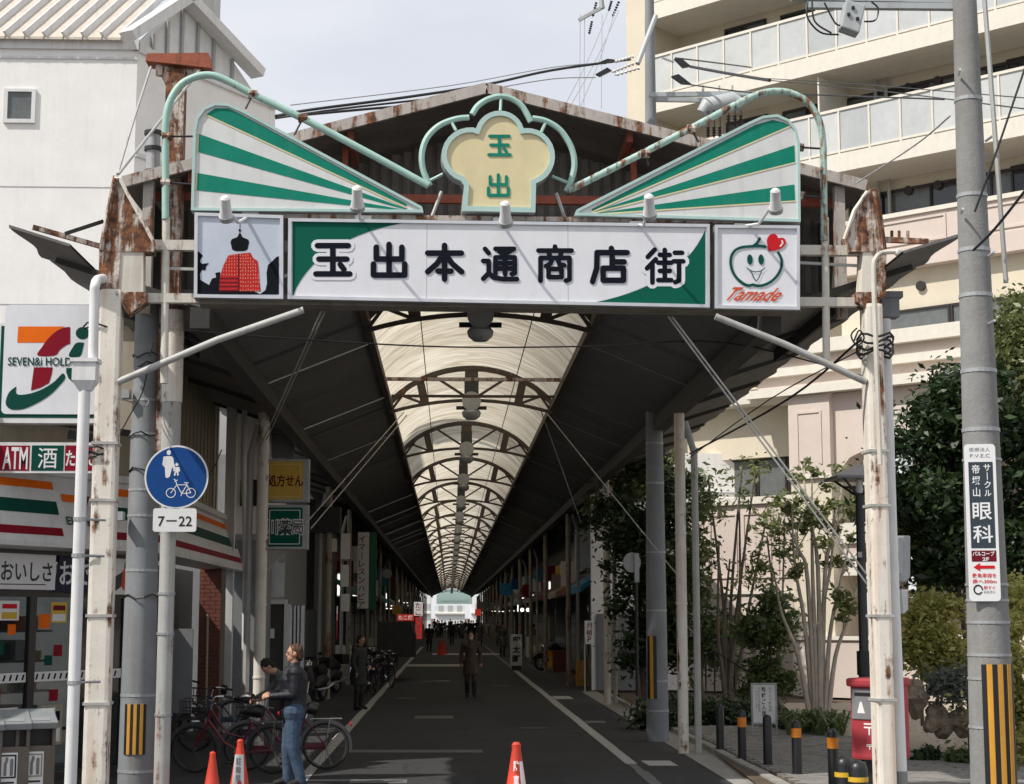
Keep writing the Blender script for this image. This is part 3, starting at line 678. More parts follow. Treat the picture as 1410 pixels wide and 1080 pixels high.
GLY = {
'玉': [[(8,8),(92,8)],[(12,48),(88,48)],[(4,92),(96,92)],[(50,8),(50,92)],[(70,64),(80,78)]],
'出': [[(50,4),(50,92)],[(14,12),(14,46),(86,46),(86,12)],[(6,60),(6,92),(94,92),(94,60)]],
'本': [[(6,25),(94,25)],[(50,4),(50,96)],[(46,30),(30,54),(6,76)],[(54,30),(70,54),(95,76)],[(33,74),(67,74)]],
'通': [[(10,8),(20,20)],[(5,42),(20,42),(20,76)],[(20,76),(5,92)],[(20,76),(34,89),(60,93),(96,93)],[(38,8),(88,8),(64,22)],[(48,15),(66,26)],[(38,80),(38,32),(90,32),(90,76),(82,79)],[(38,48),(90,48)],[(38,63),(90,63)],[(64,32),(64,80)]],
'商': [[(50,3),(50,14)],[(4,14),(96,14)],[(33,20),(36,30)],[(67,20),(64,30)],[(10,96),(10,34),(90,34),(90,92),(80,96)],[(41,40),(37,50),(25,56)],[(59,40),(62,52),(76,54)],[(32,64),(68,64),(68,86),(32,86),(32,64)]],
'店': [[(54,2),(54,14)],[(16,14),(96,14)],[(16,14),(15,58),(4,96)],[(56,26),(56,56)],[(56,40),(88,40)],[(32,58),(86,58),(86,92),(32,92),(32,58)]],
'街': [[(24,3),(6,24)],[(27,30),(4,56)],[(18,46),(18,96)],[(37,18),(63,18)],[(50,4),(50,40)],[(33,40),(67,40)],[(37,63),(63,63)],[(50,48),(50,88)],[(33,89),(67,89)],[(76,12),(95,12)],[(73,36),(98,36)],[(87,36),(87,90),(77,95)]],
}
def glyph(mb, fm, ch, box, wd, w, conv=lambda l: l, pxw=True, dz=.00012):
    x0, x1, y0, y1 = box
    for st in GLY[ch]:
        pts = [(x0+(x1-x0)*a/100, y0+(y1-y0)*b/100) for a, b in st]
        mb.stroke(fm, fm.uvs(conv(pts), W) if pxw else pts, wd, w, dz=dz)
cb = [('玉',93,228,97,222),('出',277,408,97,226),('本',452,592,100,235),('通',633,769,107,238),('商',813,946,105,240),('店',988,1126,112,243),('街',1164,1305,115,246)]
sw = .062
halo = MB(); ink = MB()
for ch, x0, x1, y0, y1 in cb:
    m_ = 8
    bx = (x0+m_, x1-m_, y0+m_, y1-m_)
    if ch in '玉街': glyph(halo, GF, ch, bx, sw+.075, W-.0025, zs)
    glyph(ink, GF, ch, bx, sw*(.85 if ch in '通商街' else 1), W+.0005, zs)
halo.build('lettering_outline', M['sign_white'], MAIN); ink.build('lettering', M['navy'], MAIN)
# seams of the acrylic face
for px in (588, 782): p, q = GF.uv(px, 306, W), GF.uv(px, 415, W); MB().sheet(GF, [(p[0]-.003, q[1]),(p[0]+.003, q[1]),(p[0]+.003, p[1]),(p[0]-.003, p[1])], W-.0075).build('face_seam', M['grey_metal'], MAIN)
# lantern photo panel
LP, inn = panel('picture_sign', 'square sign showing a photo of a red paper lantern tower under a dark finial', 'sign', [(268,293),(390,297),(390,412),(267,410)], 0, W, M['print_sky'], M['alu'])
zl = lambda l: GF.uvs([(260+x/7.2, 280+y/7.2) for x, y in l], W)
d_ = MB()
d_.sheet(GF, zl([(75,900),(75,500),(95,475),(140,520),(125,540),(110,575),(130,600),(200,592),(170,625),(165,665),(130,660),(110,700),(115,760),(200,810),(230,745),(270,735),(262,690),(310,680),(330,905)]), W-.005)
d_.sheet(GF, zl([(700,905),(760,860),(775,790),(770,690),(785,610),(830,570),(870,530),(893,525),(893,905)]), W-.0052)
d_.sheet(GF, zl([(300,905),(720,905),(640,870),(300,865)]), W-.0054)
d_.sheet(GF, zl([(505,290),(515,300),(530,335),(590,360),(598,385),(580,460),(545,474),(465,474),(430,460),(412,385),(425,355),(480,335),(497,300)]), W-.005)
d_.disc(GF, *zl([(505,268)])[0], .014, W-.0048); d_.stroke(GF, zl([(508,170),(505,290)]), .006, W-.0046)
d_.stroke(GF, zl([(470,155),(512,180)]), .010, W-.0046)
d_.build('print', M['print_dark'], LP)
rd = MB(); rows = [(500,390,612),(530,375,640),(560,360,660),(590,345,680),(622,335,690),(655,330,692),(690,315,695),(725,310,698),(765,305,702),(805,300,706),(845,298,712)]
rd.sheet(GF, zl([(392,515),(495,500),(610,488),(640,545),(680,570),(690,620),(700,760),(712,872),(300,872),(310,720),(340,620),(370,560)]), W-.0045)
rd.build('print', M['print_red'], LP)
hi_ = MB(); dk = MB()
for y_, xa, xb in rows:
    x_ = 505
    while x_ < xb-12: hi_.disc(GF, *zl([(x_+8+random.uniform(-3,3), y_+16+random.uniform(-4,4))])[0], .0055, W-.0035, .011, 6); x_ += 25
    x_ = 490
    while x_ > xa+12:
        if y_ < 700: hi_.disc(GF, *zl([(x_-10, y_+16+random.uniform(-4,4))])[0], .005, W-.0035, .010, 6)
        x_ -= 27
    if y_ > 690: dk.sheet(GF, zl([(xa,y_+28),(488,y_+28),(488,y_+12),(xa+2,y_+12)]), W-.0034)
dk.sheet(GF, zl([(484,500),(498,500),(500,872),(486,872)]), W-.003)
hi_.build('print', mat('print_pink', (.70,.27,.17), .6, spec=.1), LP); dk.build('print', M['maroon'], LP)
# pumpkin emblem panel
PK, inn = panel('emblem_sign', 'square white sign with a green pumpkin outline, red heart and red lettering', 'sign', [(984,310),(1101,311),(1101,427),(984,425)], 0, W, M['sign_white'], M['alu'])
zp = lambda l: GF.uvs([(970+x/8.306, 300+y/8.306) for x, y in l], W)
zpc = lambda l, n=6: zp([(p.x, p.y) for p in smooth_path([(a, b, 0) for a, b in l], n)])
g_ = MB()
g_.stroke(GF, zpc([(695,332),(630,322),(520,328),(420,340),(350,375),(308,440),(300,520),(320,610),(370,690),(450,755),(510,775),(555,766),(600,776),(680,770),(770,725),(840,650),(880,560),(878,470),(845,400)]), .030, W+.001)
g_.stroke(GF, zpc([(565,318),(600,290),(632,238)]), .030, W+.0012)
g_.sheet(GF, zp([(560,322),(640,325),(600,285)]), W-.001)
u, v = zp([(520,478)])[0]; g_.disc(GF, u, v, .031, W, .058); u, v = zp([(648,478)])[0]; g_.disc(GF, u, v, .031, W, .058)
g_.stroke(GF, zpc([(485,572),(530,605),(590,618),(650,605),(692,572)]), .010, W+.0012)
g_.stroke(GF, zpc([(530,605),(560,680),(592,718),(620,690),(655,605)]), .010, W+.0012)
g_.build('emblem', M['teal_print'], PK)
hp = zpc([(735,385),(720,320),(715,250),(745,200),(795,183),(830,205),(845,235),(880,228),(920,245),(930,290),(900,335),(840,365),(735,385)], 5)
MB().sheet(GF, hp[:-1], W+.0025).build('heart', M['red_ink'], PK)
MB().stroke(GF, zpc([(885,265),(893,290),(868,325)]), .018, W+.004).build('heart_shine', M['white_ink'], PK)
a, b = zp([(270,945)])[0], zp([(925,805)])[0]
lettering(GF, 'Tamade', (a[0]+b[0])/2-.02, (a[1]+b[1])/2, b[0]-a[0]-.04, b[1]-a[1], W, M['orange_ink'], PK, .018, .22)
# striped wing panels
def wing(name, label, outline, tip, bands):
    uv = GF.uvs(outline, W-.05)
    t, inner = panel(name, label, 'panel', outline, 0, W-.05, M['wing_white'], M['teal_frame'], .03)
    mb = MB()
    for i, b in enumerate(bands): mb.sheet(GF, GF.uvs(b, W-.05), W-.055+.0002*i)
    mb.build('stripe', M['wing_green'], t)
    ln = MB()
    for b in bands: ln.stroke(GF, GF.uvs([b[-1], b[0]], W-.05), .016, W-.0535)
    ln.build('stripe_edge', M['emblem_cream'], t); return t
lw = [(263,290),(266,180),(270,162),(280,149),(296,142),(314,143),(335,152),(581,285),(583,293)]
wing('striped_panel', 'green and white striped fan panel rising to the left with its tip at the emblem', lw, None,
     [[(283,158),(296,149),(314,149),(333,158),(560,281),(560,286)], [(273,184),(560,287.3),(560,289),(272,209)], [(271,238),(560,289.5),(560,290.6),(270,262)]])
rw = [(791,297),(794,289),(1030,169),(1050,160),(1070,158),(1086,165),(1097,179),(1101,196),(1102,306)]
wing('striped_panel', 'green and white striped fan panel rising to the right with its tip at the emblem', rw, None,
     [[(815,292),(815,288),(1040,172),(1064,165),(1080,169),(1088,174)], [(815,294),(815,292.5),(1094,200),(1095,224)], [(815,295.6),(815,294.6),(1094,254),(1095,277)]])
# emblem sign
def arc2(cx, cy, rx, ry, a0, a1, n=12): return [(cx+rx*math.cos(R(a0+(a1-a0)*i/n)), cy-ry*math.sin(R(a0+(a1-a0)*i/n))) for i in range(n+1)]
em = [(636,291),(639,256)] + arc2(648,214,40,38,250,85) + arc2(688,186,34,33,165,15) + arc2(726,216,38,39,95,-72) + [(738,258),(737,293)]
EM, inn = panel('emblem_board', 'cream flower shaped emblem board with two green characters and a pale green rim', 'sign', em[::1], 0, W-.02, M['emblem_cream'], M['teal_frame'], .055)
ch = MB()
glyph(ch, GF, '玉', (672,704,184.5,215), .036, W-.02); glyph(ch, GF, '出', (671,702,239,271), .036, W-.02); ch.build('lettering', M['wing_green'], EM)
RG = thing('emblem_ring', 'broken green pipe rings arching around the cream emblem board', 'ring', tuple(gp(588,262)))
for pts in ([(592,256),(583,235),(581,212),(588,190),(605,173),(628,164),(646,162)], [(650,158),(658,146),(672,137),(689,133),(706,137),(720,148),(731,168)], [(733,163),(752,167),(772,180),(787,204),(791,228),(786,250),(780,264)]):
    MB().tube(gpath(pts, -.02), .034, 8).build('ring', M['teal_pipe'], RG, smooth=True)
for a, b in (((690,135),(689,153)),((621,167),(628,180)),((752,168),(745,183)),((590,250),(610,240)),((782,252),(760,243))): MB().tube([gp(*a,-.02), gp(*b,.02)], .018, 6).build('spoke', M['teal_pipe'], RG)
for a, b in (((608,264),(594,300)),((766,266),(779,304))): MB().tube([gp(*a,-.03), gp(*b,-.03)], .02, 6).build('stay', M['grey_pipe'], RG)
# spotlights
spn = ['over the lantern picture sign', 'over the left end of the arcade name board', 'over the middle of the arcade name board', 'over the right end of the arcade name board', 'over the pumpkin emblem sign']
for i, (hx, hy, ax_, ay_) in enumerate([(311,291,345,297),(492,277,500,301),(696,298,690,304),(894,288,878,309),(1068,280,1022,312)]):
    h = gp(hx, hy, .75); ar = gp(ax_, ay_, .1)
    t = thing('spotlight', f'white outdoor spotlight {spn[i]}', 'spotlight', tuple(ar), 'spotlights along the gate signs')
    d = (gp(hx+(1 if i else 2), hy+17, .62)-gp(hx, hy-15, .80)); d.normalize()
    c0 = h-d*.15; c1 = h+d*.06
    MB().tube([c0-d*.02, c0, h-d*.02, c1], [.03, .052, .058, .074], 12).build('housing', M['white_metal'], t, smooth=True)
    MB().tube([c1, c1+d*.05], [.080, .076], 12).build('lens_ring', M['grey_metal'], t, smooth=True)
    mid = ar.lerp(h, .5)+Vector((0,0,-.10)); MB().tube([ar, mid, h-d*.04], .018, 6).build('arm', M['white_metal'], t)
    MB().fbox(GF, *(lambda q: (q[0]-.09, q[0]+.09, q[1]-.03, q[1]+.03))(GF.uv(ax_, ay_, .1)), .02, .12).build('mount', M['white_metal'], t)
# ================================================================== POLES AND GUY WIRES
def upole(name, label, x, y, prof, m, group=None):
    t = thing(name, label, 'pole', (x, y, 0), group)
    MB().lathe((x,y,0), [(r, z) for z, r in prof], 24).build('shaft', m, t, smooth=True)
    return t
def bands(t, x, y, lst, m, rf, h=.03):
    for z in lst: MB().cyl((x,y,z), (x,y,z+h), rf(z)+.006, n=20).build('band', m, t)
def guard(t, x, y, r, z0, z1, a0, a1, n=5):
    mb = MB(); y2 = MB(); k = 2*n-1
    for i in range(k):
        aa, bb = R(a0+(a1-a0)*i/k), R(a0+(a1-a0)*(i+1)/k); m_ = 3
        tgt = mb if i % 2 == 0 else y2; rr = r+(.012 if i % 2 == 0 else .016); vs = []
        for j in range(m_+1):
            q = aa+(bb-aa)*j/m_
            for z in (z0, z1): vs += [(x+rr*math.sin(q), y-rr*math.cos(q), z), (x+(r-.002)*math.sin(q), y-(r-.002)*math.cos(q), z)]
        fs = []
        for j in range(m_):
            o = 4*j; fs += [(o, o+4, o+6, o+2), (o+2, o+6, o+7, o+3), (o+1, o, o+4, o+5)][0:3]
        fs += [(0,2,3,1), (4*m_, 4*m_+1, 4*m_+3, 4*m_+2)]
        tgt.add([Vector(v) for v in vs], fs)
        if i % 2: (MB().add(vs, fs)).build('guard_stripe', M['yellow'], t)
        else: (MB().add(vs, fs)).build('guard_stripe', M['black'], t)
# big utility pole on the right
UX, UY = 4.2, 13.0
rf = lambda z: .187-.0128*z
U1 = upole('utility_pole', 'tall grey concrete utility pole carrying an eye clinic sign at the right edge', UX, UY, [(0,rf(0)),(3,rf(3)),(6,rf(6)),(9,rf(9)),(12,rf(12))], M['concrete'])
bands(U1, UX, UY, (1.25,1.62,1.8,2.05,2.22), M['grey_metal'], rf, .02)
bands(U1, UX, UY, (3.55,4.02,4.63,5.0,5.45,6.25), M['grey_metal'], rf, .03)
guard(U1, UX, UY, rf(1.2), .68, 1.74, -38, 52, 4)
for z, sx in ((6.45,-.1),(5.9,.1),(5.3,-.12),(4.95,.08),(4.4,.06)):     # step bolts
    MB().cyl((UX+sx, UY-rf(z)+.02, z), (UX+sx*1.2, UY-rf(z)-.09, z+.01), .011, n=6).build('step_bolt', M['alu'], U1)
MB().tube([(UX+.13, UY-.05, 7.6),(UX+.18, UY-.06, 6.2),(UX+.24, UY-.03, 4.75)], .02, 6).build('conduit', M['grey_pipe'], U1, smooth=True)
for a, b in (((1090,-3),(1330,2)), ((1110,8),(1330,10))):
    MB().bar(P(*a,UY+.05), P(*b,UY+.05), .06, .05).build('cross_arm', M['transformer'], U1)
SW_ = fr(1176,28,UY-.05)
t = thing('pole_switch', 'tilted grey switch box hanging from the utility pole cross arm', 'switch box', tuple(SW_.o))
q = SW_.uvs([(1163,3),(1190,10),(1181,49),(1156,40)]); MB().prism(SW_, q, -.08, .06).build('box', M['transformer'], t, bevel=.012)
for a, b in ((1172,15),(1178,30),(1166,24)): u, v = SW_.uv(a,b); MB().fbox(SW_, u-.012,u+.012,v-.012,v+.012,.05,.075).build('stud', M['black'], t)
for pts in ([(1112,3),(1112,25),(1130,45),(1155,48)],[(1118,2),(1122,30),(1145,46)],[(1190,30),(1205,28),(1209,12),(1200,3)],[(1135,4),(1150,32),(1160,35)]):
    MB().tube(smooth_path([SW_.px(*p) for p in pts]), .008, 5).build('jumper_wire', M['black'], t)
# clinic sign plate strapped on the pole
va = math.atan2(UX, UY)
CF = Frame((UX-math.sin(va)*.0, UY, 0), (math.cos(va*.6), -math.sin(va*.6), 0)); CF.o = Vector((UX,UY,0))+CF.n*(rf(2.8)+.03)
CS = thing('clinic_sign', 'narrow white and navy vertical eye clinic sign plate strapped to the utility pole', 'sign', tuple(CF.px(1353, 828)))
def rrect(u0,u1,v0,v1,r,n=4):
    o = []
    for cu, cv, a in ((u1-r,v1-r,0),(u0+r,v1-r,90),(u0+r,v0+r,180),(u1-r,v0+r,270)):
        for i in range(n+1): t = R(a+90*i/n); o.append((cu+r*math.cos(t), cv+r*math.sin(t)))
    return o
u0, v1 = CF.uv(1328,612); u1, v0 = CF.uv(1379,828); uc = (u0+u1)/2-.004; hw = .118; u0, u1 = uc-hw, uc+hw
MB().prism(CF, rrect(u0,u1,v0,v1,.03), -.012, 0).build('plate', M['white_ink'], CS)
H = v1-v0; vv = lambda t: v1-H*t
pl = MB(); pl.sheet(CF, [(u0+.028,vv(.665)),(u1-.024,vv(.665)),(u1-.024,vv(.115)),(u0+.028,vv(.115))], .002); pl.build('panel', mat('clinic_navy', (.028,.042,.056), .4), CS)
pl = MB(); pl.sheet(CF, [(u0+.028,vv(.75)),(u1-.022,vv(.75)),(u1-.022,vv(.68)),(u0+.028,vv(.68))], .002); pl.build('panel', M['maroon'], CS)
lettering(CF, '医療法人', uc, vv(.035), .155, .032, .002, M['grey_wall'], CS, 0); lettering(CF, 'P.V.E.C', uc, vv(.075), .15, .028, .002, M['grey_wall'], CS, 0)
vlettering(CF, '帝塚山', uc-.035, vv(.125), .062, .072, .004, M['white_ink'], CS, .012, 1.24)
vlettering(CF, 'サークル', uc+.050, vv(.125), .052, .056, .004, M['white_ink'], CS, .015, 1.18)
lettering(CF, '眼', uc+.002, vv(.43), .145, .135, .004, M['white_ink'], CS, .012); lettering(CF, '科', uc+.002, vv(.575), .150, .135, .004, M['white_ink'], CS, .012)
lettering(CF, 'パルコープ', uc, vv(.700), .165, .035, .004, M['white_ink'], CS, .02); lettering(CF, '2F', uc+.015, vv(.735), .05, .028, .004, M['white_ink'], CS, .02)
va_ = vv(.785); MB().sheet(CF, [(uc-.08,va_),(uc-.03,va_-.032),(uc-.03,va_-.012),(uc+.08,va_-.012),(uc+.08,va_+.012),(uc-.03,va_+.012),(uc-.03,va_+.032)], .003).build('arrow', M['red_ink'], CS)
lettering(CF, '敷島車線を', uc, vv(.838), .18, .034, .003, M['red_ink'], CS, .012); lettering(CF, '南へ300m', uc, vv(.875), .18, .034, .003, M['red_ink'], CS, .012)
rg = MB(); rg.stroke(CF, [(uc-.05+.032*math.cos(a/10*6.28), vv(.927)+.034*math.sin(a/10*6.28)) for a in range(10)], .010, .003); rg.build('emblem', M['navy'], CS)
lettering(CF, '駅すぐ', uc+.035, vv(.915), .085, .026, .003, M['red_ink'], CS, .01); lettering(CF, 'おおきに', uc+.035, vv(.942), .085, .022, .003, M['navy'], CS, 0)
for z in (v1-.12, v0+.12): MB().cyl((UX,UY,z), (UX,UY,z+.02), rf(z)+.008, n=20).build('strap', M['grey_metal'], CS)
# concrete pole through the right canopy
rf2 = lambda z: .195-.0085*z
U2 = upole('utility_pole', 'round concrete utility pole rising through the right canopy, striped guard at its foot', 3.58, 29, [(0,rf2(0)),(2.6,rf2(2.6)),(8,rf2(8)),(14.5,rf2(14.5))], M['concrete_paint'])
guard(U2, 3.58, 29, rf2(1), .72, 1.78, -62, -8, 2)
bands(U2, 3.58, 29, (.5,1.0,2.2,3.2,4.4,5.1,7.4,9.8), M['grey_metal'], rf2)
for zz, oo in ((9.02,-.14),(9.02,.14)):
    pass
F2 = fr(905,133,28.8)
MB().bar(F2.px(893,131,.1), F2.px(1032,129,.1), .07, .08).build('cross_arm', M['transformer'], U2); MB().bar(F2.px(890,137,-.3), F2.px(1025,139,-.3), .07, .08).build('cross_arm', M['transformer'], U2)
MB().tube([F2.px(903,22,.2), F2.px(878,88,.5)], .045, 8).build('strut', M['transformer'], U2)
def insul(a, b, r=.035, n=6):
    a = Vector(a); b = Vector(b); mb = MB()
    for i in range(n):
        p = a.lerp(b, i/n); q = a.lerp(b, (i+.5)/n); mb.cyl(p, q, r, r*.6, n=8)
    return mb.tube([a, b], .012, 5)
TFM = F2
def ins(px0, py0, px1, py1, w=.3, m='porcelain'):
    insul(F2.px(px0,py0,w), F2.px(px1,py1,w)).build('insulator', M[m], U2)
for q in ((872,78,845,86),(872,88,842,100),(880,94,846,104),(912,80,928,86)): ins(*q)
for pts in ([(846,83),(834,88),(822,88),(836,82)],[(842,98),(826,106),(820,103),(836,94)],[(928,82),(940,94),(951,92),(940,83)],[(924,106),(938,116),(952,117),(934,103)]):
    MB().prism(F2, F2.uvs(pts, .3), .27, .34).build('insulator_cover', M['black'], U2)
TR = thing('transformer', 'grey pole transformer hanging under the double cross arm behind the right arch', 'transformer', tuple(F2.px(985,150)))
MB().tube([F2.px(966,156,.2), F2.px(972,147,.2), F2.px(1010,140,.2), F2.px(1022,146,.2)], [.10,.16,.17,.12], 14).build('tank', M['transformer'], TR, smooth=True)
for i, px in enumerate((975,983,991,1003,1012,1020)):
    MB().tube([F2.px(px,152,.3), F2.px(px+1,184 if i < 3 else 170,.3)], .012, 5).build('lead', M['black'], TR)
    insul(F2.px(px,176 if i < 3 else 160,.3), F2.px(px,190 if i < 3 else 176,.3), .04, 4).build('bushing', M['black'], TR)
for px in (968, 990, 1008): MB().cyl(F2.px(px,130,.1), F2.px(px,118,.1), .025, n=6).build('pin_insulator', M['porcelain'], U2)
# far pole top with cross arm
FP = thing('utility_pole', 'slim far utility pole with a cross arm high above the arcade roof', 'pole', (P(851,200,60).x,60,0))
x_ = P(851,200,60).x
MB().lathe((x_,60,0), [(.17,0),(.12,24)], 12).build('shaft', M['concrete'], FP, smooth=True) if False else None
F3 = fr(830,20,60)
MB().bar(F3.px(797,28), F3.px(832,9), .12, .12).build('cross_arm', M['transformer'], FP); MB().tube([F3.px(829,12), F3.px(826,-20)], .10, 8).build('cross_arm', M['transformer'], FP)
for a, b in (((821,4),(816,24)),((842,2),(838,16)),((852,3),(843,24)),((815,30),(811,48))): insul(F3.px(*a), F3.px(*b), .06, 6).build('insulator', M['black'], FP)
# overhead wires
WG = 'overhead wires'
def wire(name, label, pts, r, m='black', group=WG, cat='wire', sag=True):
    mb = MB().tube(smooth_path(pts, 5) if len(pts) > 2 else pts, r, 6); return mb.build(name, M[m], None, label, cat, group, smooth=True)
wire('power_line', 'upper thick black power line from the roof pole towards the left', [P(868,82,29), P(760,97,28), P(668,117,27), P(560,134,26), P(430,151,25), P(380,160,24)], .024)
wire('power_line', 'middle black power line running above the left roof slope', [P(668,123,27), P(600,135,26.5), P(470,150,25.5), P(380,163,24)], .018)
wire('power_line', 'lowest sagging black power line touching the left roof slope', [P(664,127,27), P(590,143,26.5), P(510,150,26), P(400,160,25)], .022)
wire('power_line', 'thin grey line running above the black power lines to the left', [P(845,86,29), P(760,93,28), P(620,118,27), P(400,145,25)], .009, 'grey_metal')
wire('power_line', 'thin grey line from the lower insulators to the roof ridge', [P(820,107,29), P(760,109,28), P(670,124,27)], .010, 'grey_metal')
wire('power_line', 'thick black line sloping across the balcony glass right of the roof pole', [P(951,92,28.6), P(1000,101,27), P(1060,111,25)], .028)
wire('power_line', 'thin grey line continuing across the balconies to the utility pole', [P(1060,111,25), P(1200,124,22), P(1410,150,17)], .009, 'dark_metal')
wire('power_line', 'second thin grey line crossing the balconies below the first', [P(1050,108,25), P(1180,116,22), P(1410,135,17)], .007, 'dark_metal')
wire('power_line', 'dark line above the double cross arm of the roof pole', [P(952,117,28.6), P(980,121,28), P(1030,127,27), P(1130,131,26), P(1300,137,22)], .014)
wire('power_line', 'short black line from the roof pole to a balcony', [P(930,80,28.6), P(980,86,30), P(1034,93,33)], .014)
for k, (xa, xb) in enumerate(((838,778),(852,786),(847,800))):
    wire('power_line', ['leftmost','middle','rightmost'][k]+' thin line dropping steeply from the far cross arm', [P(xa,15,60), P((xa+xb)/2+3,80,52), P(xb,145,46)], .014, 'grey_metal')
for k, px in enumerate((799,805,829)):
    wire('power_line', f'{["first","second","third"][k]} fine vertical wire from the left under the far cross arm', [P(px,20,60), P(px-1,150,60)], .012, 'grey_metal')
wire('power_line', 'black cable from the right edge down past the utility pole sign bracket', [P(1412,92,12.6), P(1370,215,12.7), P(1342,292,12.8)], .009)
wire('power_line', 'black cable slanting up to the right edge beside the utility pole', [P(1340,345,12.8), P(1370,315,12.6), P(1412,262,12.3)], .011)
wire('power_line', 'pale thin cable from the utility pole towards the right post head', [P(1308,160,13), P(1260,200,15), P(1180,252,17.5)], .008, 'grey_pipe')
GW = 'guy wires under the arcade'
for k, (a, b, ya, yb) in enumerate((((447,430),(367,606),18.2,28),((442,430),(358,616),18.2,28),((556,568),(420,722),32,27),((560,572),(428,728),32.5,27.5),
        ((925,436),(1200,800),18.3,18.6),((920,436),(1195,806),18.3,18.6),((752,568),(935,795),33,26.5),((745,566),(800,720),33,40))):
    lab = ['pale guy wire from the name board to the left rusty post','second pale guy wire beside it to the left rusty post','long guy wire from the left skylight edge to the pharmacy signs','lower guy wire from the left skylight edge to the pharmacy signs',
           'pale guy wire from the name board down to the right gate post','second pale guy wire down to the right gate post','guy wire from the right skylight edge to the rusty post','guy wire from the right skylight edge to a far right post'][k]
    wire('guy_wire', lab, [P(*a,ya), P(*b,yb)], .011, 'grey_pipe', GW, 'cable')
wire('cable', 'sagging dark cable strung across under the name board', [P(252,455,18.6), P(420,468,19), P(620,478,19.5), P(820,477,20), P(1000,472,20), P(1195,520,18.5)], .010, 'black', GW)
wire('cable', 'black cable from the right gate post to the rusty pole downpipe', [P(1182,470,18.4), P(1085,550,21), P(950,625,26)], .014, 'black', GW)
wire('cable', 'thin dark cable beside the black cable to the rusty pole', [P(1185,482,18.4), P(1060,550,22), P(950,630,26)], .008, 'black', GW)
# concrete pole on the left with guard
rf4 = lambda z: .205-.008*z
U4 = upole('utility_pole', 'grey painted concrete pole with striped guard behind the left gate post', -3.56, 19.6, [(0,rf4(0)),(3,rf4(3)),(5.75,rf4(5.75))], M['concrete_paint'])
guard(U4, -3.56, 19.6, rf4(.9), .56, 1.12, -32, 38, 4)
bands(U4, -3.56, 19.6, (.35,1.2,2.62,3.25,3.55,4.2,4.6), M['grey_metal'], rf4)
MB().box(-3.80,-3.72,19.35,19.5,4.62,4.72).build('bracket', M['grey_metal'], U4); MB().box(-3.82,-3.74,19.3,19.45,3.2,3.3).build('bracket', M['grey_metal'], U4)
# tall rusty mast with cap beam
TX = P(242,150,19.5).x
TW = thing('rusty_mast', 'tall rusty steel mast with a red capped crossbeam above the left gate post', 'mast', (TX,19.5,0))
MB().box(TX-.11,TX+.11,19.4,19.6,4.0,P(242,100,19.5).z).build('mast', M['heavy_rust'], TW)
F4 = Frame(P(245,90,19.5)); 
MB().prism(F4, F4.uvs([(205,79),(289,78),(293,99),(203,89)]), -.15, .14).build('cap_beam', M['red_rust'], TW)
for a in ((220,98),(272,100)): c = F4.px(*a); MB().tube([c+Vector((0,0,.12)), c-Vector((0,0,.06))], .05, 8).build('bolt', M['cream_rust'], TW)
MB().prism(F4, F4.uvs([(215,91),(283,99),(262,112),(228,118)]), -.03, .03).build('gusset', M['heavy_rust'], TW)
for k, (a, b) in enumerate((((208,92),(162,240)),((275,97),(163,240)))):
    wire('stay_cable', ['left','right'][k]+' white stay cable from the red mast cap to the left post head', [P(*a,19.4), P((a[0]+b[0])/2-2,(a[1]+b[1])/2+3,18.7), P(*b,17.9)], .016, 'grey_pipe', 'stay cables of the mast', 'cable')
BX = fr(210,210,19.9)
t = thing('roof_lantern', 'dark cylindrical fitting standing on the left edge of the gable roof', 'fitting', tuple(BX.px(211,243)))
MB().tube([BX.px(211,243), BX.px(211,183)], .085, 12).build('body', M['grey_metal'], t, smooth=True)
for yy in (183, 205, 237): MB().tube([BX.px(211,yy-2), BX.px(211,yy+3)], .11, 12).build('ring', M['dark_metal'], t)
# second left pole with round road sign
SP = thing('sign_pole', 'cream rusty steel pole beside the grey concrete pole', 'pole', (-3.2,19.2,0))
MB().cyl((-3.2,19.2,0), (-3.2,19.2,3.9), .088, n=14).cyl((-3.2,19.2,3.9), (-3.2,19.2,5.6), .11, n=14).build('tube', M['grey_pipe'], SP, smooth=True)
MB().cyl((-3.2,19.2,4.55),(-3.2,19.2,5.62),.118,n=14).build('sleeve', M['cream_rust'], SP, smooth=True)
for z in (1.0,1.9,2.35,3.1): MB().cyl((-3.2,19.2,z),(-3.2,19.2,z+.03),.098,n=14).build('band', M['grey_metal'], SP)
DF = fr(243,657,19.0)
RS = thing('road_sign', 'round blue road sign with white walking adult, child and bicycle', 'sign', tuple(DF.px(243,700)))
u, v = DF.uv(243,657); rr = 43.5/2300*19.05
cp_ = [(u+rr*math.cos(2*math.pi*i/40), v+rr*math.sin(2*math.pi*i/40)) for i in range(40)]
MB().prism(DF, cp_, -.015, 0).build('plate', M['white_ink'], RS)
MB().disc(DF, u, v, rr*.945, .002, n=40).build('face', M['blue_sign'], RS)
zb = lambda l: DF.uvs([(x/4.155, 600+y/4.155) for x, y in l])
pm_ = MB()
pm_.disc(DF, *zb([(966,97)])[0], .024, .0045, .03, 12)
pm_.sheet(DF, zb([(950,118),(984,118),(992,150),(986,188),(948,188),(932,170),(938,135)]), .0040)
for l_, wd in (([(955,185),(957,232)],.042),([(975,185),(964,230)],.036),([(985,130),(990,160),(998,188)],.026),([(942,125),(936,165)],.026)): pm_.stroke(DF, zb(l_), wd, .0050)
pm_.disc(DF, *zb([(1012,166)])[0], .018, .0045, n=12); pm_.sheet(DF, zb([(1000,180),(1022,180),(1022,212),(1000,212)]), .004)
for l_ in ([(1004,208),(1000,226)],[(1016,208),(1018,226)],[(1000,184),(995,200)],[(1022,184),(1026,202)]): pm_.stroke(DF, zb(l_), .018, .005)
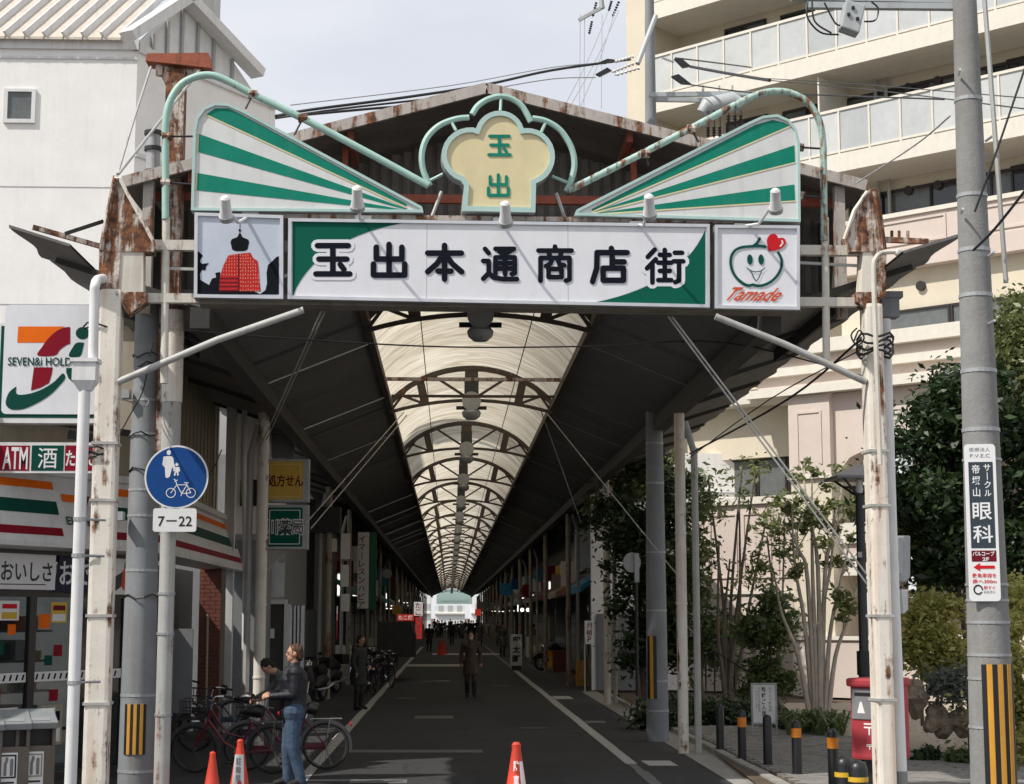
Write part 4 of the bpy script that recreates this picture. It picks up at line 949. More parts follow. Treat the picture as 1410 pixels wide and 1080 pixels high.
for cx in (978, 1092):
    c_ = zb([(cx,328)])[0]; pm_.stroke(DF, [(c_[0]+.052*math.cos(i/16*6.283), c_[1]+.052*math.sin(i/16*6.283)) for i in range(17)], .009, .0045)
for l_ in ([(978,328),(1012,282),(1070,282),(1040,332),(1012,282)],[(1040,332),(1092,328),(1066,275)],[(1000,262),(1015,255)],[(1012,282),(1005,255),(996,250)],[(1055,270),(1078,270)],[(1036,345),(1045,318)]): pm_.stroke(DF, zb(l_), .009, .005)
pm_.build('pictogram', M['white_ink'], RS)
TF = fr(241,716,19.0)
TP = thing('hours_plate', 'small white plate reading 7-22 under the round blue road sign', 'sign', tuple(TF.px(241,733)))
a, b = TF.uv(211,700), TF.uv(270,732.5); MB().prism(TF, rrect(a[0],b[0],b[1],a[1],.03), -.012, 0).build('plate', M['white_ink'], TP)
u, v = TF.uv(241,718); lettering(TF, '7－22', u, v, .38, .115, .003, M['black'], TP, .012)
# white downpipe in front of the left gate post
DP = thing('downpipe', 'white downpipe with square hopper in front of the left gate post', 'downpipe', tuple(P(103,1075,17.3)))
Q = lambda a, b: P(a, b, 17.3)
MB().tube(smooth_path([P(142,384,17.6), P(134,386,17.4), Q(131,394), Q(130,410), Q(128,500)], 4), .052, 12).build('upper_pipe', M['white_metal'], DP, smooth=True)
c = Q(118,512); MB().box(c.x-.12,c.x+.12,c.y-.1,c.y+.1,c.z-.10,c.z+.09).box(c.x-.14,c.x+.14,c.y-.12,c.y+.12,c.z+.09,c.z+.13).add([(c.x-.12,c.y-.1,c.z-.1),(c.x+.12,c.y-.1,c.z-.1),(c.x+.12,c.y+.1,c.z-.1),(c.x-.12,c.y+.1,c.z-.1),(c.x-.06,c.y-.06,c.z-.2),(c.x+.06,c.y-.06,c.z-.2),(c.x+.06,c.y+.06,c.z-.2),(c.x-.06,c.y+.06,c.z-.2)],[(0,1,5,4),(1,2,6,5),(2,3,7,6),(3,0,4,7),(4,5,6,7)]).build('hopper', M['white_metal'], DP)
MB().tube([Q(117,520), Q(97,1080), Q(92,1125)], .062, 12).build('lower_pipe', M['white_metal'], DP, smooth=True)
for yy, px in ((715,110),(765,108),(940,102)): p = Q(px,yy); MB().tube([p, p+Vector((.22,.2,0))], .014, 6).cyl(p-Vector((0,0,.02)), p+Vector((0,0,.02)), .07, n=12).build('clip', M['grey_metal'], DP)
# white pipe and crook on the right gate post
WP = thing('downpipe', 'white downpipe running down behind the right gate post', 'downpipe', tuple(P(1241,1075,18.4)))
MB().tube([P(1218,440,18.4), P(1228,760,18.4), P(1241,1075,18.4), P(1243,1125,18.4)], .068, 12).build('pipe', M['white_metal'], WP, smooth=True)
MB().cyl(P(1240,1062,18.4), P(1243,1130,18.4), .075, n=12).build('foot', M['concrete'], WP)
c = P(1222,418,18.5); MB().box(c.x-.09,c.x+.11,c.y-.1,c.y+.1,c.z-.17,c.z+.05).box(c.x-.10,c.x+.15,c.y-.12,c.y+.12,c.z+.05,c.z+.12).build('hopper', M['concrete_paint'], WP)
CK = thing('conduit', 'cream conduit with a crook top on the right gate post', 'conduit', tuple(P(1206,1075,17.9)))
MB().tube(smooth_path([P(1236,347,17.8), P(1216,348,17.8), P(1206,356,17.8), P(1203,375,17.8), P(1206,470,17.8), P(1212,640,17.8)], 5), .028, 8).build('tube', M['cream_beam'], CK, smooth=True)
c = P(1237,348,17.8); MB().ell(c, .045).build('cap', M['cream_beam'], CK, smooth=True)
for k, zpx in enumerate((465,474,482,488)):
    mb = MB(); c = P(1205,zpx,18.15); mb.tube([c+Vector((.20*math.cos(a/14*6.283), .2*math.sin(a/14*6.283), .03*math.sin(a*1.7+k))) for a in range(15)], .014, 5)
    mb.build('wire_binding', M['black'], CK)
MB().tube(smooth_path([P(1180,452,17.9), P(1172,462,17.9), P(1180,476,17.9), P(1190,466,17.9), P(1183,455,17.9), P(1176,470,17.9)], 4), .010, 5).build('wire_coil', M['black'], CK)
EB = thing('meter_box', 'grey electric box with a dark door mounted behind the right gate post', 'box', tuple(P(1240,800,18.7)))
FB = fr(1240,765,18.7)
MB().prism(FB, FB.uvs([(1226,738),(1252,738),(1252,795),(1246,802),(1226,800)]), -.2, .05).build('box', M['grey_metal'], EB, bevel=.015)
MB().prism(FB, FB.uvs([(1226,741),(1240,741),(1240,790),(1226,794)]), .05, .09).build('door', M['transformer'], EB, bevel=.008)
MB().prism(FB, FB.uvs([(1228,812),(1250,812),(1250,840),(1244,846),(1228,844)]), -.15, .03).build('lower_box', M['grey_metal'], EB, bevel=.012)
MB().tube(smooth_path([FB.px(1222,720,.1), FB.px(1223,790,.1), FB.px(1230,850,.1), FB.px(1238,870,.1)], 4), .018, 6).build('cable', M['white_metal'], EB)
# bindings of dark wire on the left gate post
for k, yy in enumerate((620,625,628,769,450)):
    c = P(140-(yy-450)*.03, yy, 17.75); mb = MB(); rr = .17
    mb.tube([c+Vector((rr*math.cos(a/14*6.283)-.02, rr*math.sin(a/14*6.283), .025*math.sin(a*1.3+k*2))) for a in range(15)], .010, 5)
    mb.build('wire_binding', M['black'], GATE)
for k, (yy, px) in enumerate(((492,208),(505,212),(600,204),(648,203),(822,197))):
    c = P(px, yy, 19.6); mb = MB(); rr = .215
    mb.tube([c+Vector((rr*math.cos(a/14*6.283), rr*math.sin(a/14*6.283), .03*math.sin(a*1.9+k))) for a in range(15)], .010, 5); mb.build('wire_binding', M['black'], U4)
for k, pts in enumerate((((150,545),(175,552),(200,560),(206,548)),((206,490),(214,470),(222,505),(240,498)),((158,610),(180,570),(196,540),(205,500)),((305,620),(290,650),(262,668),(250,640)))):
    wire('cable', ['slack grey cable between the left gate post and the concrete pole','looped black cable at the top of the concrete pole','slanting thin cable from the left gate post up to the concrete pole','thin cable from the blue round sign to the store wall'][k], [P(a,b,(18.2+.4*i) if k < 3 else 19.5+1.2*i) for i,(a,b) in enumerate(pts)], .008, 'black' if k else 'grey_metal', GW, 'cable')
# rusty bracket arms towards the canopy tips
MB().bar(P(45,313,17.6), P(140,340,17.8), .05, .05).build('canopy_arm', M['heavy_rust'], GATE); MB().bar(P(90,322,17.6), P(142,305,17.8), .04, .04).build('canopy_arm', M['dark_metal'], GATE)
MB().bar(P(1212,330,18.2), P(1278,333,18.2), .05, .06).build('canopy_arm', M['heavy_rust'], GATE)
for px in (1228,1238,1250): MB().cyl(P(px,330,18.2), P(px,318,18.2), .018, n=6).build('canopy_bolt', M['heavy_rust'], GATE)
# ================================================================== WHITE BUILDING (LEFT)
WB = thing('white_building', 'plain white concrete building with ribbed metal roof and small window, upper left', 'building', tuple(P(190,600,38)))
WY = 38.0; c0 = P(190,60,WY); zt = P(100,60,WY).z
WBF = Frame((c0.x, WY, 0))
xl = -26
MB().box(xl, c0.x, WY, WY+12, 0, zt-.15).build('wall', M['white_wall'], WB)
MB().box(xl, c0.x+.03, WY-.06, WY+12, zt-.15, zt+.10).build('parapet', M['white_metal'], WB)
MB().box(xl, c0.x+.02, WY-.03, WY+.02, P(100,80,WY).z-.03, P(100,80,WY).z+.03).build('joint_trim', M['white_metal'], WB)
for py in (258, 420):
    z = P(100,py,WY).z; MB().box(xl, c0.x+.004, WY-.006, WY+.01, z-.012, z+.012).build('wall_joint', M['grey_metal'], WB)
a, b = WBF.uv(10,127), WBF.uv(45,165)
wf = MB(); 
for q in ((a[0]-.06,b[0]+.06,a[1],a[1]+.07),(a[0]-.06,b[0]+.06,b[1]-.09,b[1]),(a[0]-.06,a[0]+.03,b[1],a[1]),(b[0]-.03,b[0]+.06,b[1],a[1])): wf.fbox(WBF, *q, -.02, .06)
w_ = wf.build('window', M['white_metal'], WB)
MB().fbox(WBF, a[0], b[0], b[1], a[1], 0, .01).build('pane', M['glass_curtain'], w_)
# ribbed mono-pitch roof panels
pw_ = 27/2300*WY; n_ = 0; x = c0.x-.35
rb, rt = P(100,55,WY).z, P(100,-110,WY+3.4).z
while x > xl:
    sk = .9
    vs = [(x-pw_+.02,WY-.2,rb),(x-.02,WY-.2,rb),(x-.02+sk*2.6,WY+3.4,rt),(x-pw_+.02+sk*2.6,WY+3.4,rt)]
    MB().add(vs+[(p,q,r-.06) for p,q,r in vs], [(0,1,2,3),(7,6,5,4),(0,4,5,1),(1,5,6,2),(2,6,7,3),(3,7,4,0)]).build('roof_panel', M['tile_roof'], WB)
    MB().bar((x,WY-.22,rb+.05), (x+sk*2.6,WY+3.4,rt+.05), .07, .14).build('roof_rib', M['white_metal'], WB)
    x -= pw_
# chamfered side with gable
cd_ = Vector((math.cos(R(58)), math.sin(R(58)), 0))           # direction of the receding side
GFm = Frame((c0.x, WY, 0), tuple(cd_))
L2 = 5.2
MB().fbox(GFm, 0, L2, 0, zt-.15, -.3, 0).build('side_wall', M['white_wall'], WB)
a = GFm.uv(190,62); b = GFm.uv(378,140)
MB().fbox(GFm, 0, b[0], zt-.2, zt+.02, 0, .07).build('side_trim', M['white_metal'], WB)
MB().fbox(GFm, 0, b[0], zt-2.7, zt-2.6, 0, .05).build('side_trim', M['white_metal'], WB)
gpts = GFm.uvs([(187,62),(262,-2),(358,105)])
MB().prism(GFm, [(gpts[0][0],zt-.15),(gpts[1][0],gpts[1][1]),(gpts[2][0],zt-.15)], -.25, .02).build('gable_wall', M['white_metal'], WB)
for a_, b_ in (((176,50),(262,-6)),((254,-6),(356,102))):
    p, q = GFm.px(*a_,.25), GFm.px(*b_,.25); MB().bar(p, q, .40, .24).build('verge_board', M['white_metal'], WB)
for px in (208,228,248,270,292,318): 
    p = GFm.uv(px, 60)[0]; t_ = (p-gpts[0][0])/(gpts[1][0]-gpts[0][0]) if p < gpts[1][0] else (gpts[2][0]-p)/(gpts[2][0]-gpts[1][0])
    MB().fbox(GFm, p-.04, p+.04, zt, zt+(gpts[1][1]-zt)*t_-.1, .02, .09).build('gable_rib', M['grey_metal'], WB)
c_ = GFm.px(287,5,-2); MB().box(c_.x-.2,c_.x+.25,c_.y,c_.y+.5,zt,zt+4).build('flue', M['grey_metal'], WB)
# ================================================================== CONVENIENCE STORE
ST = thing('convenience_store', 'corner convenience store with orange, green and red striped fascia and dark glass doors', 'store', (-4.3,23,0))
B = Vector((-4.3, 23, 0)); ca = R(28); dA = Vector((-math.sin(ca), -math.cos(ca), 0))
SF = Frame(B, tuple(-dA))                                  # chamfer front: u runs from -8 (near) to 0 (corner)
S2 = Frame(B, (0,1,0))                                     # side along the arcade
assert SF.n.y < 0 or True
def both(u0, z0, z1, w0, w1, nm, m, side=True):
    MB().fbox(SF, u0, 0, z0, z1, w0, w1).build(nm, m, ST)
    if side: MB().fbox(S2, 0, 8.9, z0, z1, w0, w1).build(nm, m, ST)
for fm, u0, u1 in ((SF,-8,.12),(S2,.0,8.9)):
    # sloping fascia: bottom proud, top set back
    prof = [(0,2.92),(.42,2.96),(.42,3.02),(.14,3.86),(.20,3.88),(.20,3.97),(0,3.97)]
    vs = [fm.pt(u, z, w) for u in (u0,u1) for w, z in prof]; n = len(prof)
    MB().add(vs, [(i, (i+1)%n, (i+1)%n+n, i+n) for i in range(n)]+[tuple(range(n-1,-1,-1)), tuple(range(n,2*n))]).build('fascia', M['white_metal'], ST)
    def fpt(u, t): return fm.pt(u, 3.02+(3.86-3.02)*t, .424+(.144-.424)*t)
    segs = [(-8,-1.86,0),(-.95,.1,0)] if fm is SF else [(.25,8.8,0)]
    for a, b, _ in segs:
        for t0, t1, m in ((.80,.92,'seven_orange'),(.42,.62,'seven_green'),(.10,.22,'seven_red')):
            MB().add([fpt(a,t0),fpt(b,t0),fpt(b,t1),fpt(a,t1)], [(0,1,2,3)]).build('fascia_stripe', M[m], ST)
# number logo on the fascia between the stripes
FL = Frame(SF.pt(0,3.02,.43), tuple(-dA), tuple((SF.uy*.84-SF.n*.28).normalized()))
mb = MB(); mb.sheet(FL, [(-1.75,.66),(-1.3,.66),(-1.35,.56),(-1.75,.56)], .004); mb.build('logo', M['seven_orange'], ST)
mb = MB(); mb.sheet(FL, [(-1.36,.66),(-1.2,.66),(-1.42,.36),(-1.46,.12),(-1.62,.12),(-1.58,.36)], .006); mb.build('logo', M['seven_red'], ST)
lettering(FL, 'ELEVEN', -1.45, .30, .62, .11, .010, M['seven_green'], ST, .02)
# upper wall, siding boards
MB().fbox(SF, -8, 0, 3.97, 4.55, -.4, -.05).build('upper_wall', M['beige_wall'], ST)
MB().fbox(SF, -8, .1, 4.55, 4.63, -.5, .02).build('roof_edge', M['dark_metal'], ST)
MB().fbox(S2, .4, 8.9, 3.97, 6.2, -.5, -.1).build('upper_wall', M['beige_wall'], ST)
MB().fbox(S2, .3, 9, 6.2, 6.3, -.6, -.02).build('roof_edge', M['dark_metal'], ST)
for k in range(20):
    u = .6+k*.42; MB().fbox(S2, u, u+.02, 3.98, 6.19, -.1, -.08).build('siding_batten', M['beige_wall'], ST)
# inside of the store
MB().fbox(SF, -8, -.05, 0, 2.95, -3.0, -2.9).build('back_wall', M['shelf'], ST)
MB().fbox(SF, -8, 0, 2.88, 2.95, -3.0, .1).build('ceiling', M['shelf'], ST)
cols = ['seven_orange','seven_red','yellow_sign','white_ink','seven_green','blue_sign','beige_wall']
for k in range(5):
    z = .3+k*.4
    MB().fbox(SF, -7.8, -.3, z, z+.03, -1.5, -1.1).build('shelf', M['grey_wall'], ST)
    for j in range(26):
        u = -7.7+j*.28; MB().fbox(SF, u, u+random.uniform(.12,.25), z+.032, z+random.uniform(.15,.3), -1.45, -1.12).build('goods', M[random.choice(cols)], ST)
# doors and glazing along the front
edges = [-8,-6.9,-5.8,-4.7,-3.65,-2.75,-1.95,-1.1,-.12]
for a, b in zip(edges, edges[1:]):
    fr_ = MB()
    for q in ((a,a+.06,.05,2.9),(b-.06,b,.05,2.9),(a+.06,b-.06,.05,.16),(a+.06,b-.06,2.35,2.46),(a+.06,b-.06,2.80,2.9)): fr_.fbox(SF, q[0],q[1],q[2],q[3], -.04, .03)
    d = fr_.build('door_frame', M['brown_frame'], ST)
    MB().fbox(SF, a+.06, b-.06, .16, 2.35, -.012, 0).build('pane', M['store_glass'], d)
    st = MB(); n_ = int((b-a-.14)/.11)
    st.fbox(SF, a+.07, b-.07, 1.30, 1.42, .002, .006)
    st.build('safety_strip', M['white_ink'], d)
    sk = MB()
    for j in range(n_): u = a+.10+j*.11; sk.sheet(SF, [(u,1.325),(u+.035,1.325),(u+.06,1.395),(u+.025,1.395)], .0075)
    sk.build('safety_mark', M['navy'], d, kind='stuff')
for u, z, m, r in ((-2.62,2.02,'seven_orange',.09),(-2.5,1.72,'seven_green',.08),(-2.3,1.95,'seven_orange',.07),(-1.72,2.05,'seven_orange',.10),(-1.45,1.68,'seven_red',.08),(-1.62,1.56,'seven_green',.07),(-2.55,1.15,'seven_red',.10),(-1.5,1.12,'seven_red',.08)):
    MB().fbox(SF, u-r, u+r, z-r*.9, z+r*.9, .004, .008).build('window_sticker', M[m], ST)
for u, z, wd, ht, m, tx, tm in ((-2.35,2.18,.34,.24,'white_ink','おでん','red_ink'),(-1.45,2.16,.30,.26,'yellow_sign','新発売','maroon'),(-2.35,.75,.42,.5,'white_ink','コーヒー','seven_green'),(-1.52,.75,.4,.5,'beige_wall','ATM','navy'),(-3.2,1.9,.4,.5,'white_ink','セール','red_ink'),(-.55,1.0,.3,.4,'white_ink','酒','navy')):
    MB().fbox(SF, u-wd/2, u+wd/2, z-ht/2, z+ht/2, .003, .005).build('window_poster', M[m], ST)
    MB().fbox(SF, u-wd*.38, u+wd*.38, z+ht*.1, z+ht*.34, .005, .006).build('poster_band', M[tm], ST)
    MB().fbox(SF, u-wd*.4, u+wd*.4, z-ht*.42, z-ht*.08, .005, .006).build('poster_picture', M[cols[int(abs(u*7)) % 7]], ST)
for u, z, m in ((-.55,2.0,'white_ink'),(-.55,2.25,'yellow_sign'),(-.5,1.72,'yellow')):
    mb = MB(); mb.disc(SF, u, z, .13, .006, n=20); mb.build('window_sticker', M[m], ST)
# banner strip under the fascia
BN = thing('banner', 'white and navy food banner with brush lettering under the store fascia', 'banner', tuple(SF.pt(-2,2.45,.1)))
MB().fbox(SF, -6, -1.62, 2.44, 2.90, .05, .07).build('cloth', M['white_ink'], BN)
MB().prism(SF, [(-1.62,2.42),(-.62,2.40),(-.55,2.90),(-1.55,2.90)], .05, .075).build('cloth', mat('banner_navy', (.008,.011,.035), .7), BN)
MB().fbox(SF, -.55, -.02, 2.40, 2.90, .05, .07).build('cloth', M['white_ink'], BN)
lettering(SF, 'かけるおいしさ！', -2.45, 2.66, 1.75, .24, .073, M['black'], BN, .018)
lettering(SF, 'おでん', -1.10, 2.66, .9, .30, .079, M['white_ink'], BN, .015)
mb = MB(); mb.stroke(SF, [(-3.4,2.54),(-2.6,2.50),(-1.8,2.505)], .012, .073); mb.build('underline', M['black'], BN)
mb = MB(); mb.disc(SF, -.22, 2.6, .12, .074, .16, 12); mb.build('print', M['orange_ink'], BN)
mb = MB(); mb.disc(SF, -.18, 2.78, .09, .076, .09, 12); mb.sheet(SF, [(-.5,2.62),(-.3,2.7),(-.33,2.5),(-.45,2.44)], .0762); mb.build('print', M['black'], BN)
# ATM / sake signs
AF = fr(65,630,20.35)
AS = thing('service_sign', 'long sign band with ATM, sake and tobacco panels above the store fascia', 'sign', tuple(AF.px(65,652)))
a, b = AF.uv(-30,609), AF.uv(150,652); MB().fbox(AF, a[0], b[0], b[1], a[1], -.14, 0).build('cabinet', M['white_metal'], AS)
for p0, p1, m, tx, sz in ((-30,40,'seven_red','ATM',(.30,.27)),(44,87,'seven_green','酒',(.23,.25)),(90,134,'seven_red','たばこ',(.37,.2))):
    a, b = AF.uv(p0,613.5), AF.uv(p1,648.5); MB().sheet(AF, [(a[0],b[1]),(b[0],b[1]),(b[0],a[1]),(a[0],a[1])], .003).build('panel', M[m], AS)
    cx = (a[0]+b[0])/2+(.14 if tx == 'ATM' else 0); lettering(AF, tx, cx, (a[1]+b[1])/2, *sz, .006, M['white_ink'], AS, .004 if tx == '酒' else .02)
# holding company sign
VF = fr(65,500,20.6)
VS = thing('store_sign', 'large white store sign with orange, red and green numeral logo and dark green border', 'sign', tuple(VF.px(65,582)))
a, b = VF.uv(-2,445), VF.uv(132,583); MB().prism(VF, rrect(a[0],b[0],b[1],a[1],.05), -.25, 0).build('back_cabinet', M['white_metal'], VS)
a, b = VF.uv(2,449), VF.uv(130,576); MB().sheet(VF, [(a[0],b[1]),(b[0],b[1]),(b[0],a[1]),(a[0],a[1])], .003).build('border', M['seven_green'], VS)
a, b = VF.uv(8,420), VF.uv(134,571); MB().prism(VF, rrect(a[0],b[0],b[1],a[1],.06), -.16, .012).build('front_cabinet', M['sign_white'], VS)
a, b = VF.uv(13,426), VF.uv(150,430)
zv = lambda l: VF.uvs([(x/4.5, 400+y/4.5) for x, y in l])
zvc = lambda l, n=5: zv([(p.x, p.y) for p in smooth_path([(a, b, 0) for a, b in l], n)])
o_ = .015
MB().sheet(VF, zv([(115,225),(402,225),(350,255),(300,300),(285,325),(108,325)]), o_).build('logo', M['seven_orange'], VS)
MB().sheet(VF, zvc([(436,228),(400,232),(350,255),(300,300),(260,355),(234,405),(340,405),(370,372),(405,345),(432,332)],3)+zv([(436,332)]), o_+.001).build('logo', M['seven_red'], VS)
MB().sheet(VF, zv([(212,478),(205,530),(193,622),(250,605),(305,575),(322,520),(328,478)]), o_+.001).build('logo', M['seven_red'], VS)
MB().sheet(VF, zvc([(104,596),(60,630),(38,685),(45,720),(80,740),(150,735),(230,700),(310,650),(370,590),(405,545),(390,515),(340,565),(270,610),(190,640),(120,648),(100,630),(104,596)],3)[:-1], o_+.002).build('logo', M['seven_green'], VS)
mb = MB(); c_ = zv([(513,266)])[0]; mb.disc(VF, c_[0], c_[1], .083, o_+.001, .077)
mb.sheet(VF, zvc([(522,325),(480,325),(455,350),(428,410),(495,410),(515,360)],3)[:-1], o_+.001); mb.sheet(VF, zv([(412,482),(500,482),(500,590),(460,578),(425,545),(412,510)]), o_+.001)
mb.build('logo', M['seven_green'], VS)
a, b = zv([(50,468)])[0], zv([(545,418)])[0]
lettering(VF, 'SEVEN&i HOLDINGS', (a[0]+b[0])/2+.03, (a[1]+b[1])/2, b[0]-a[0]+.06, b[1]-a[1], o_+.004, M['seven_green'], VS, .015)
MB().bar(P(95,598,20.7), P(140,606,20.9), .12, .1).build('bracket', M['dark_metal'], VS)
for k in range(2):
    LB = MB().fbox(SF, -3.6+k*1.7, -2.4+k*1.7, 2.80, 2.86, -1.2, -1.05); LB.build('ceiling_tube', mat('store_tube', (.9,.95,1), emit=2.5), ST)
# side: dark door, grey panel, brick pier
MB().fbox(S2, .2, 8.7, .02, 2.95, -.7, -.5).build('side_wall', M['dark_wall'], ST)
FG = fr(248,930,25.4)
MB().fbox(FG, *(lambda a, b: (a[0], b[0], b[1], a[1]))(FG.uv(235,866), FG.uv(263,982)), -.06, 0).build('grey_panel', M['grey_wall'], ST)
PR = thing('brick_pier', 'narrow red brick pier at the side of the convenience store', 'pier', (-4.42,29.6,0))
FP_ = fr(287,870,29.6); x0 = FP_.uv(272,900)[0]+FP_.o.x; x1 = FP_.uv(303,900)[0]+FP_.o.x; FQ = Frame((x0,29.6,0)); wd = x1-x0
MB().fbox(FQ, .005, wd-.005, 0, 3.02, -.6, -.008).build('mortar_core', M['mortar'], PR)
bl = wd/2; bm_ = mesh_of(MB().fbox(Frame((0,0,0)), .006, bl-.006, .004, .064, -.1, 0), 'brick', M['brick']); hb = mesh_of(MB().fbox(Frame((0,0,0)), .006, bl/2-.006, .004, .064, -.1, 0), 'brick', M['brick'])
for k in range(43):
    z = k*.07; sh = 0 if k % 2 == 0 else bl/2
    if sh == 0:
        for j in range(2): piece('brick', bm_, PR, (x0+j*bl, 29.6+random.uniform(-.004,.004), z))
    else:
        piece('brick', hb, PR, (x0, 29.6+random.uniform(-.004,.004), z)); piece('brick', bm_, PR, (x0+sh, 29.6, z)); piece('brick', hb, PR, (x0+1.5*bl, 29.6+random.uniform(-.004,.004), z))
MB().tube([P(286,846,29.4), P(283,1000,29.4)], .022, 6).build('conduit', M['beige_wall'], PR)
# white corner column, grey side wall and downpipe beyond the pier
WC = thing('shop_house', 'grey rendered shop house with a white corner post behind the left rusty post', 'building', (-4.2,31.5,0))
p = P(316,700,31); MB().box(p.x-.09,p.x+.09,31,31.2,0,P(316,556,31).z).build('corner_post', M['white_metal'], WC)
p = P(345,700,32); MB().box(p.x-.35,p.x+.30,32,36,0,3.6).build('lower_wall', M['concrete_paint'], WC); MB().box(p.x-.33,p.x+.28,32.03,36,3.6,6.0).build('upper_wall', M['white_wall'], WC)
MB().box(p.x-.36,p.x+.31,31.97,32.02,3.55,3.66).build('trim', M['grey_metal'], WC)
MB().box(p.x-.2,p.x+.2,31.98,32.02,4.2,4.7).build('window', M['glass'], WC)
MB().tube([P(337,560,30.8), P(335,640,30.8), P(338,740,30.8), P(336,960,30.8)], .05, 8).build('drain_pipe', M['white_metal'], WC, smooth=True)
# pharmacy signs
HF = fr(394,690,28.3)
for tx, rct, m, tm, inner, lab in (('処方せん',(365,632,425,692),'yellow_sign','maroon','yellow','yellow lightbox sign with maroon prescription lettering on the left rusty post'),('川薬局',(364,695,424,757),'green','black','white_ink','green lightbox pharmacy sign with white border under the yellow one')):
    t = thing('pharmacy_sign', lab, 'sign', tuple(HF.px(395,rct[3])))
    a, b = HF.uv(*rct[:2]), HF.uv(*rct[2:]); MB().fbox(HF, a[0], b[0], b[1], a[1], -.22, 0).build('cabinet', M['grey_metal'], t, bevel=.01)
    a, b = HF.uv(rct[0]+4,rct[1]+4), HF.uv(rct[2]-8,rct[3]-4); MB().sheet(HF, [(a[0],b[1]),(b[0],b[1]),(b[0],a[1]),(a[0],a[1])], .003).build('face', M[m], t)
    bd = MB(); q = .045
    for e in (((a[0]+q,a[1]-q),(b[0]-q,a[1]-q)),((b[0]-q,a[1]-q),(b[0]-q,b[1]+q)),((b[0]-q,b[1]+q),(a[0]+q,b[1]+q)),((a[0]+q,b[1]+q),(a[0]+q,a[1]-q))): bd.stroke(HF, list(e), .014, .005)
    bd.build('border', mat('pale_yellow', (.7,.55,.2), .4) if m == 'yellow_sign' else M['white_ink'], t)
    u, v = (a[0]+b[0])/2, (a[1]+b[1])/2
    if m == 'green': lettering(HF, tx, u, v, .62, .25, .007, M['white_ink'], t, .065, name='lettering_outline', base=.0)
    lettering(HF, tx, u, v, .60 if m == 'yellow_sign' else .62, .21 if m == 'yellow_sign' else .25, .010, M[tm], t, .022 if m == 'yellow_sign' else 0)
MB().tube([HF.px(363,788,0), HF.px(392,764,-.05)], .022, 6).build('brace', M['grey_pipe'], t)
# pharmacy building
PHB = thing('pharmacy', 'dark grey pharmacy front with white framed doorway behind the signs', 'shop', (-4.0,33,0))
MB().box(-9,-3.72,33.2,44,0,5.3).build('wall', M['grey_wall'], PHB)
PF = Frame((0,33.2,0)); 
def prect(fm, x0,y0,x1,y1,w0,w1,nm,m,par): a, b = fm.uv(x0,y0), fm.uv(x1,y1); return MB().fbox(fm, a[0], b[0], b[1], a[1], w0, w1).build(nm, m, par)
prect(PF,345,572,408,600,0,.5,'awning_box',M['concrete_paint'],PHB); prect(PF,350,600,405,632,0,.3,'awning_box',M['grey_wall'],PHB)
prect(PF,365,832,392,1005,.0,.04,'door',M['dark_wall'],PHB)
d = MB()
for q in ((361,826,396,832),(361,832,365,1005),(392,832,397,1005)): a, b = PF.uv(q[0],q[1]), PF.uv(q[2],q[3]); d.fbox(PF, a[0], b[0], b[1], a[1], .0, .08)
d.build('door_frame', M['white_metal'], PHB)
for k in range(4): prect(PF,398+k*5,834,402+k*5,1000,.0,.04,'shutter_slat',M['alu'],PHB)
prect(PF,369,775,391,822,.0,.05,'notice_panel',M['alu'],PHB); prect(PF,366,866,378,879,.045,.055,'notice',M['white_ink'],PHB)
# dark shop front with white notices
DS = thing('dark_shop', 'dark shop front with white wall panels and a big box awning beside the pharmacy', 'shop', (-3.8,44.5,0))
MB().box(-9,-3.55,44.4,52.5,0,5.2).build('wall', M['dark_wall'], DS)
DF2 = Frame((0,44.4,0))
for q in ((470,735,482,770),(470,778,480,808),(470,818,481,842),(452,742,464,760)): prect(DF2,*q,0,.04,'wall_panel',M['white_wall'],DS)
prect(DF2,405,700,470,735,0,.6,'awning_box',M['dark_wall'],DS); prect(DF2,420,840,452,960,0,.03,'shutter',M['concrete_paint'],DS)
# vertical banner
VB = fr(500,790,52)
t = thing('vertical_banner', 'tall white and green vertical sign with katakana on the left side of the arcade', 'sign', tuple(VB.px(500,838)))
prect(VB,493,733,507,838,-.1,0,'white_board',M['white_ink'],t); prect(VB,507,733,517,840,-.35,-.2,'green_board',M['green_print'],t)
a = VB.uv(500,737); vlettering(VB, 'イマーレスンハビア', a[0]-.03, a[1], .2, .21, .006, M['maroon'], t, .01, 1.2)
# ================================================================== APARTMENT BUILDING (RIGHT)
s_ = 52.0; Yq = 2300/s_
AFo = Vector(((1200-618.3)/s_, Yq, 0)); AFm = Frame(AFo, (.724,-.690,0))
APT = thing('apartment_building', 'cream and pink apartment block with frosted glass balconies, arched porch and window bands', 'apartment block', tuple(AFo))
def au(px, py=400): return AFm.uv(px, py)[0]
UL, UR = au(866), 16.0
def ab(u0, u1, z0, z1, w0, w1, nm, m, par=None): return MB().fbox(AFm, u0, u1, z0, z1, w0, w1).build(nm, M[m], par or APT)
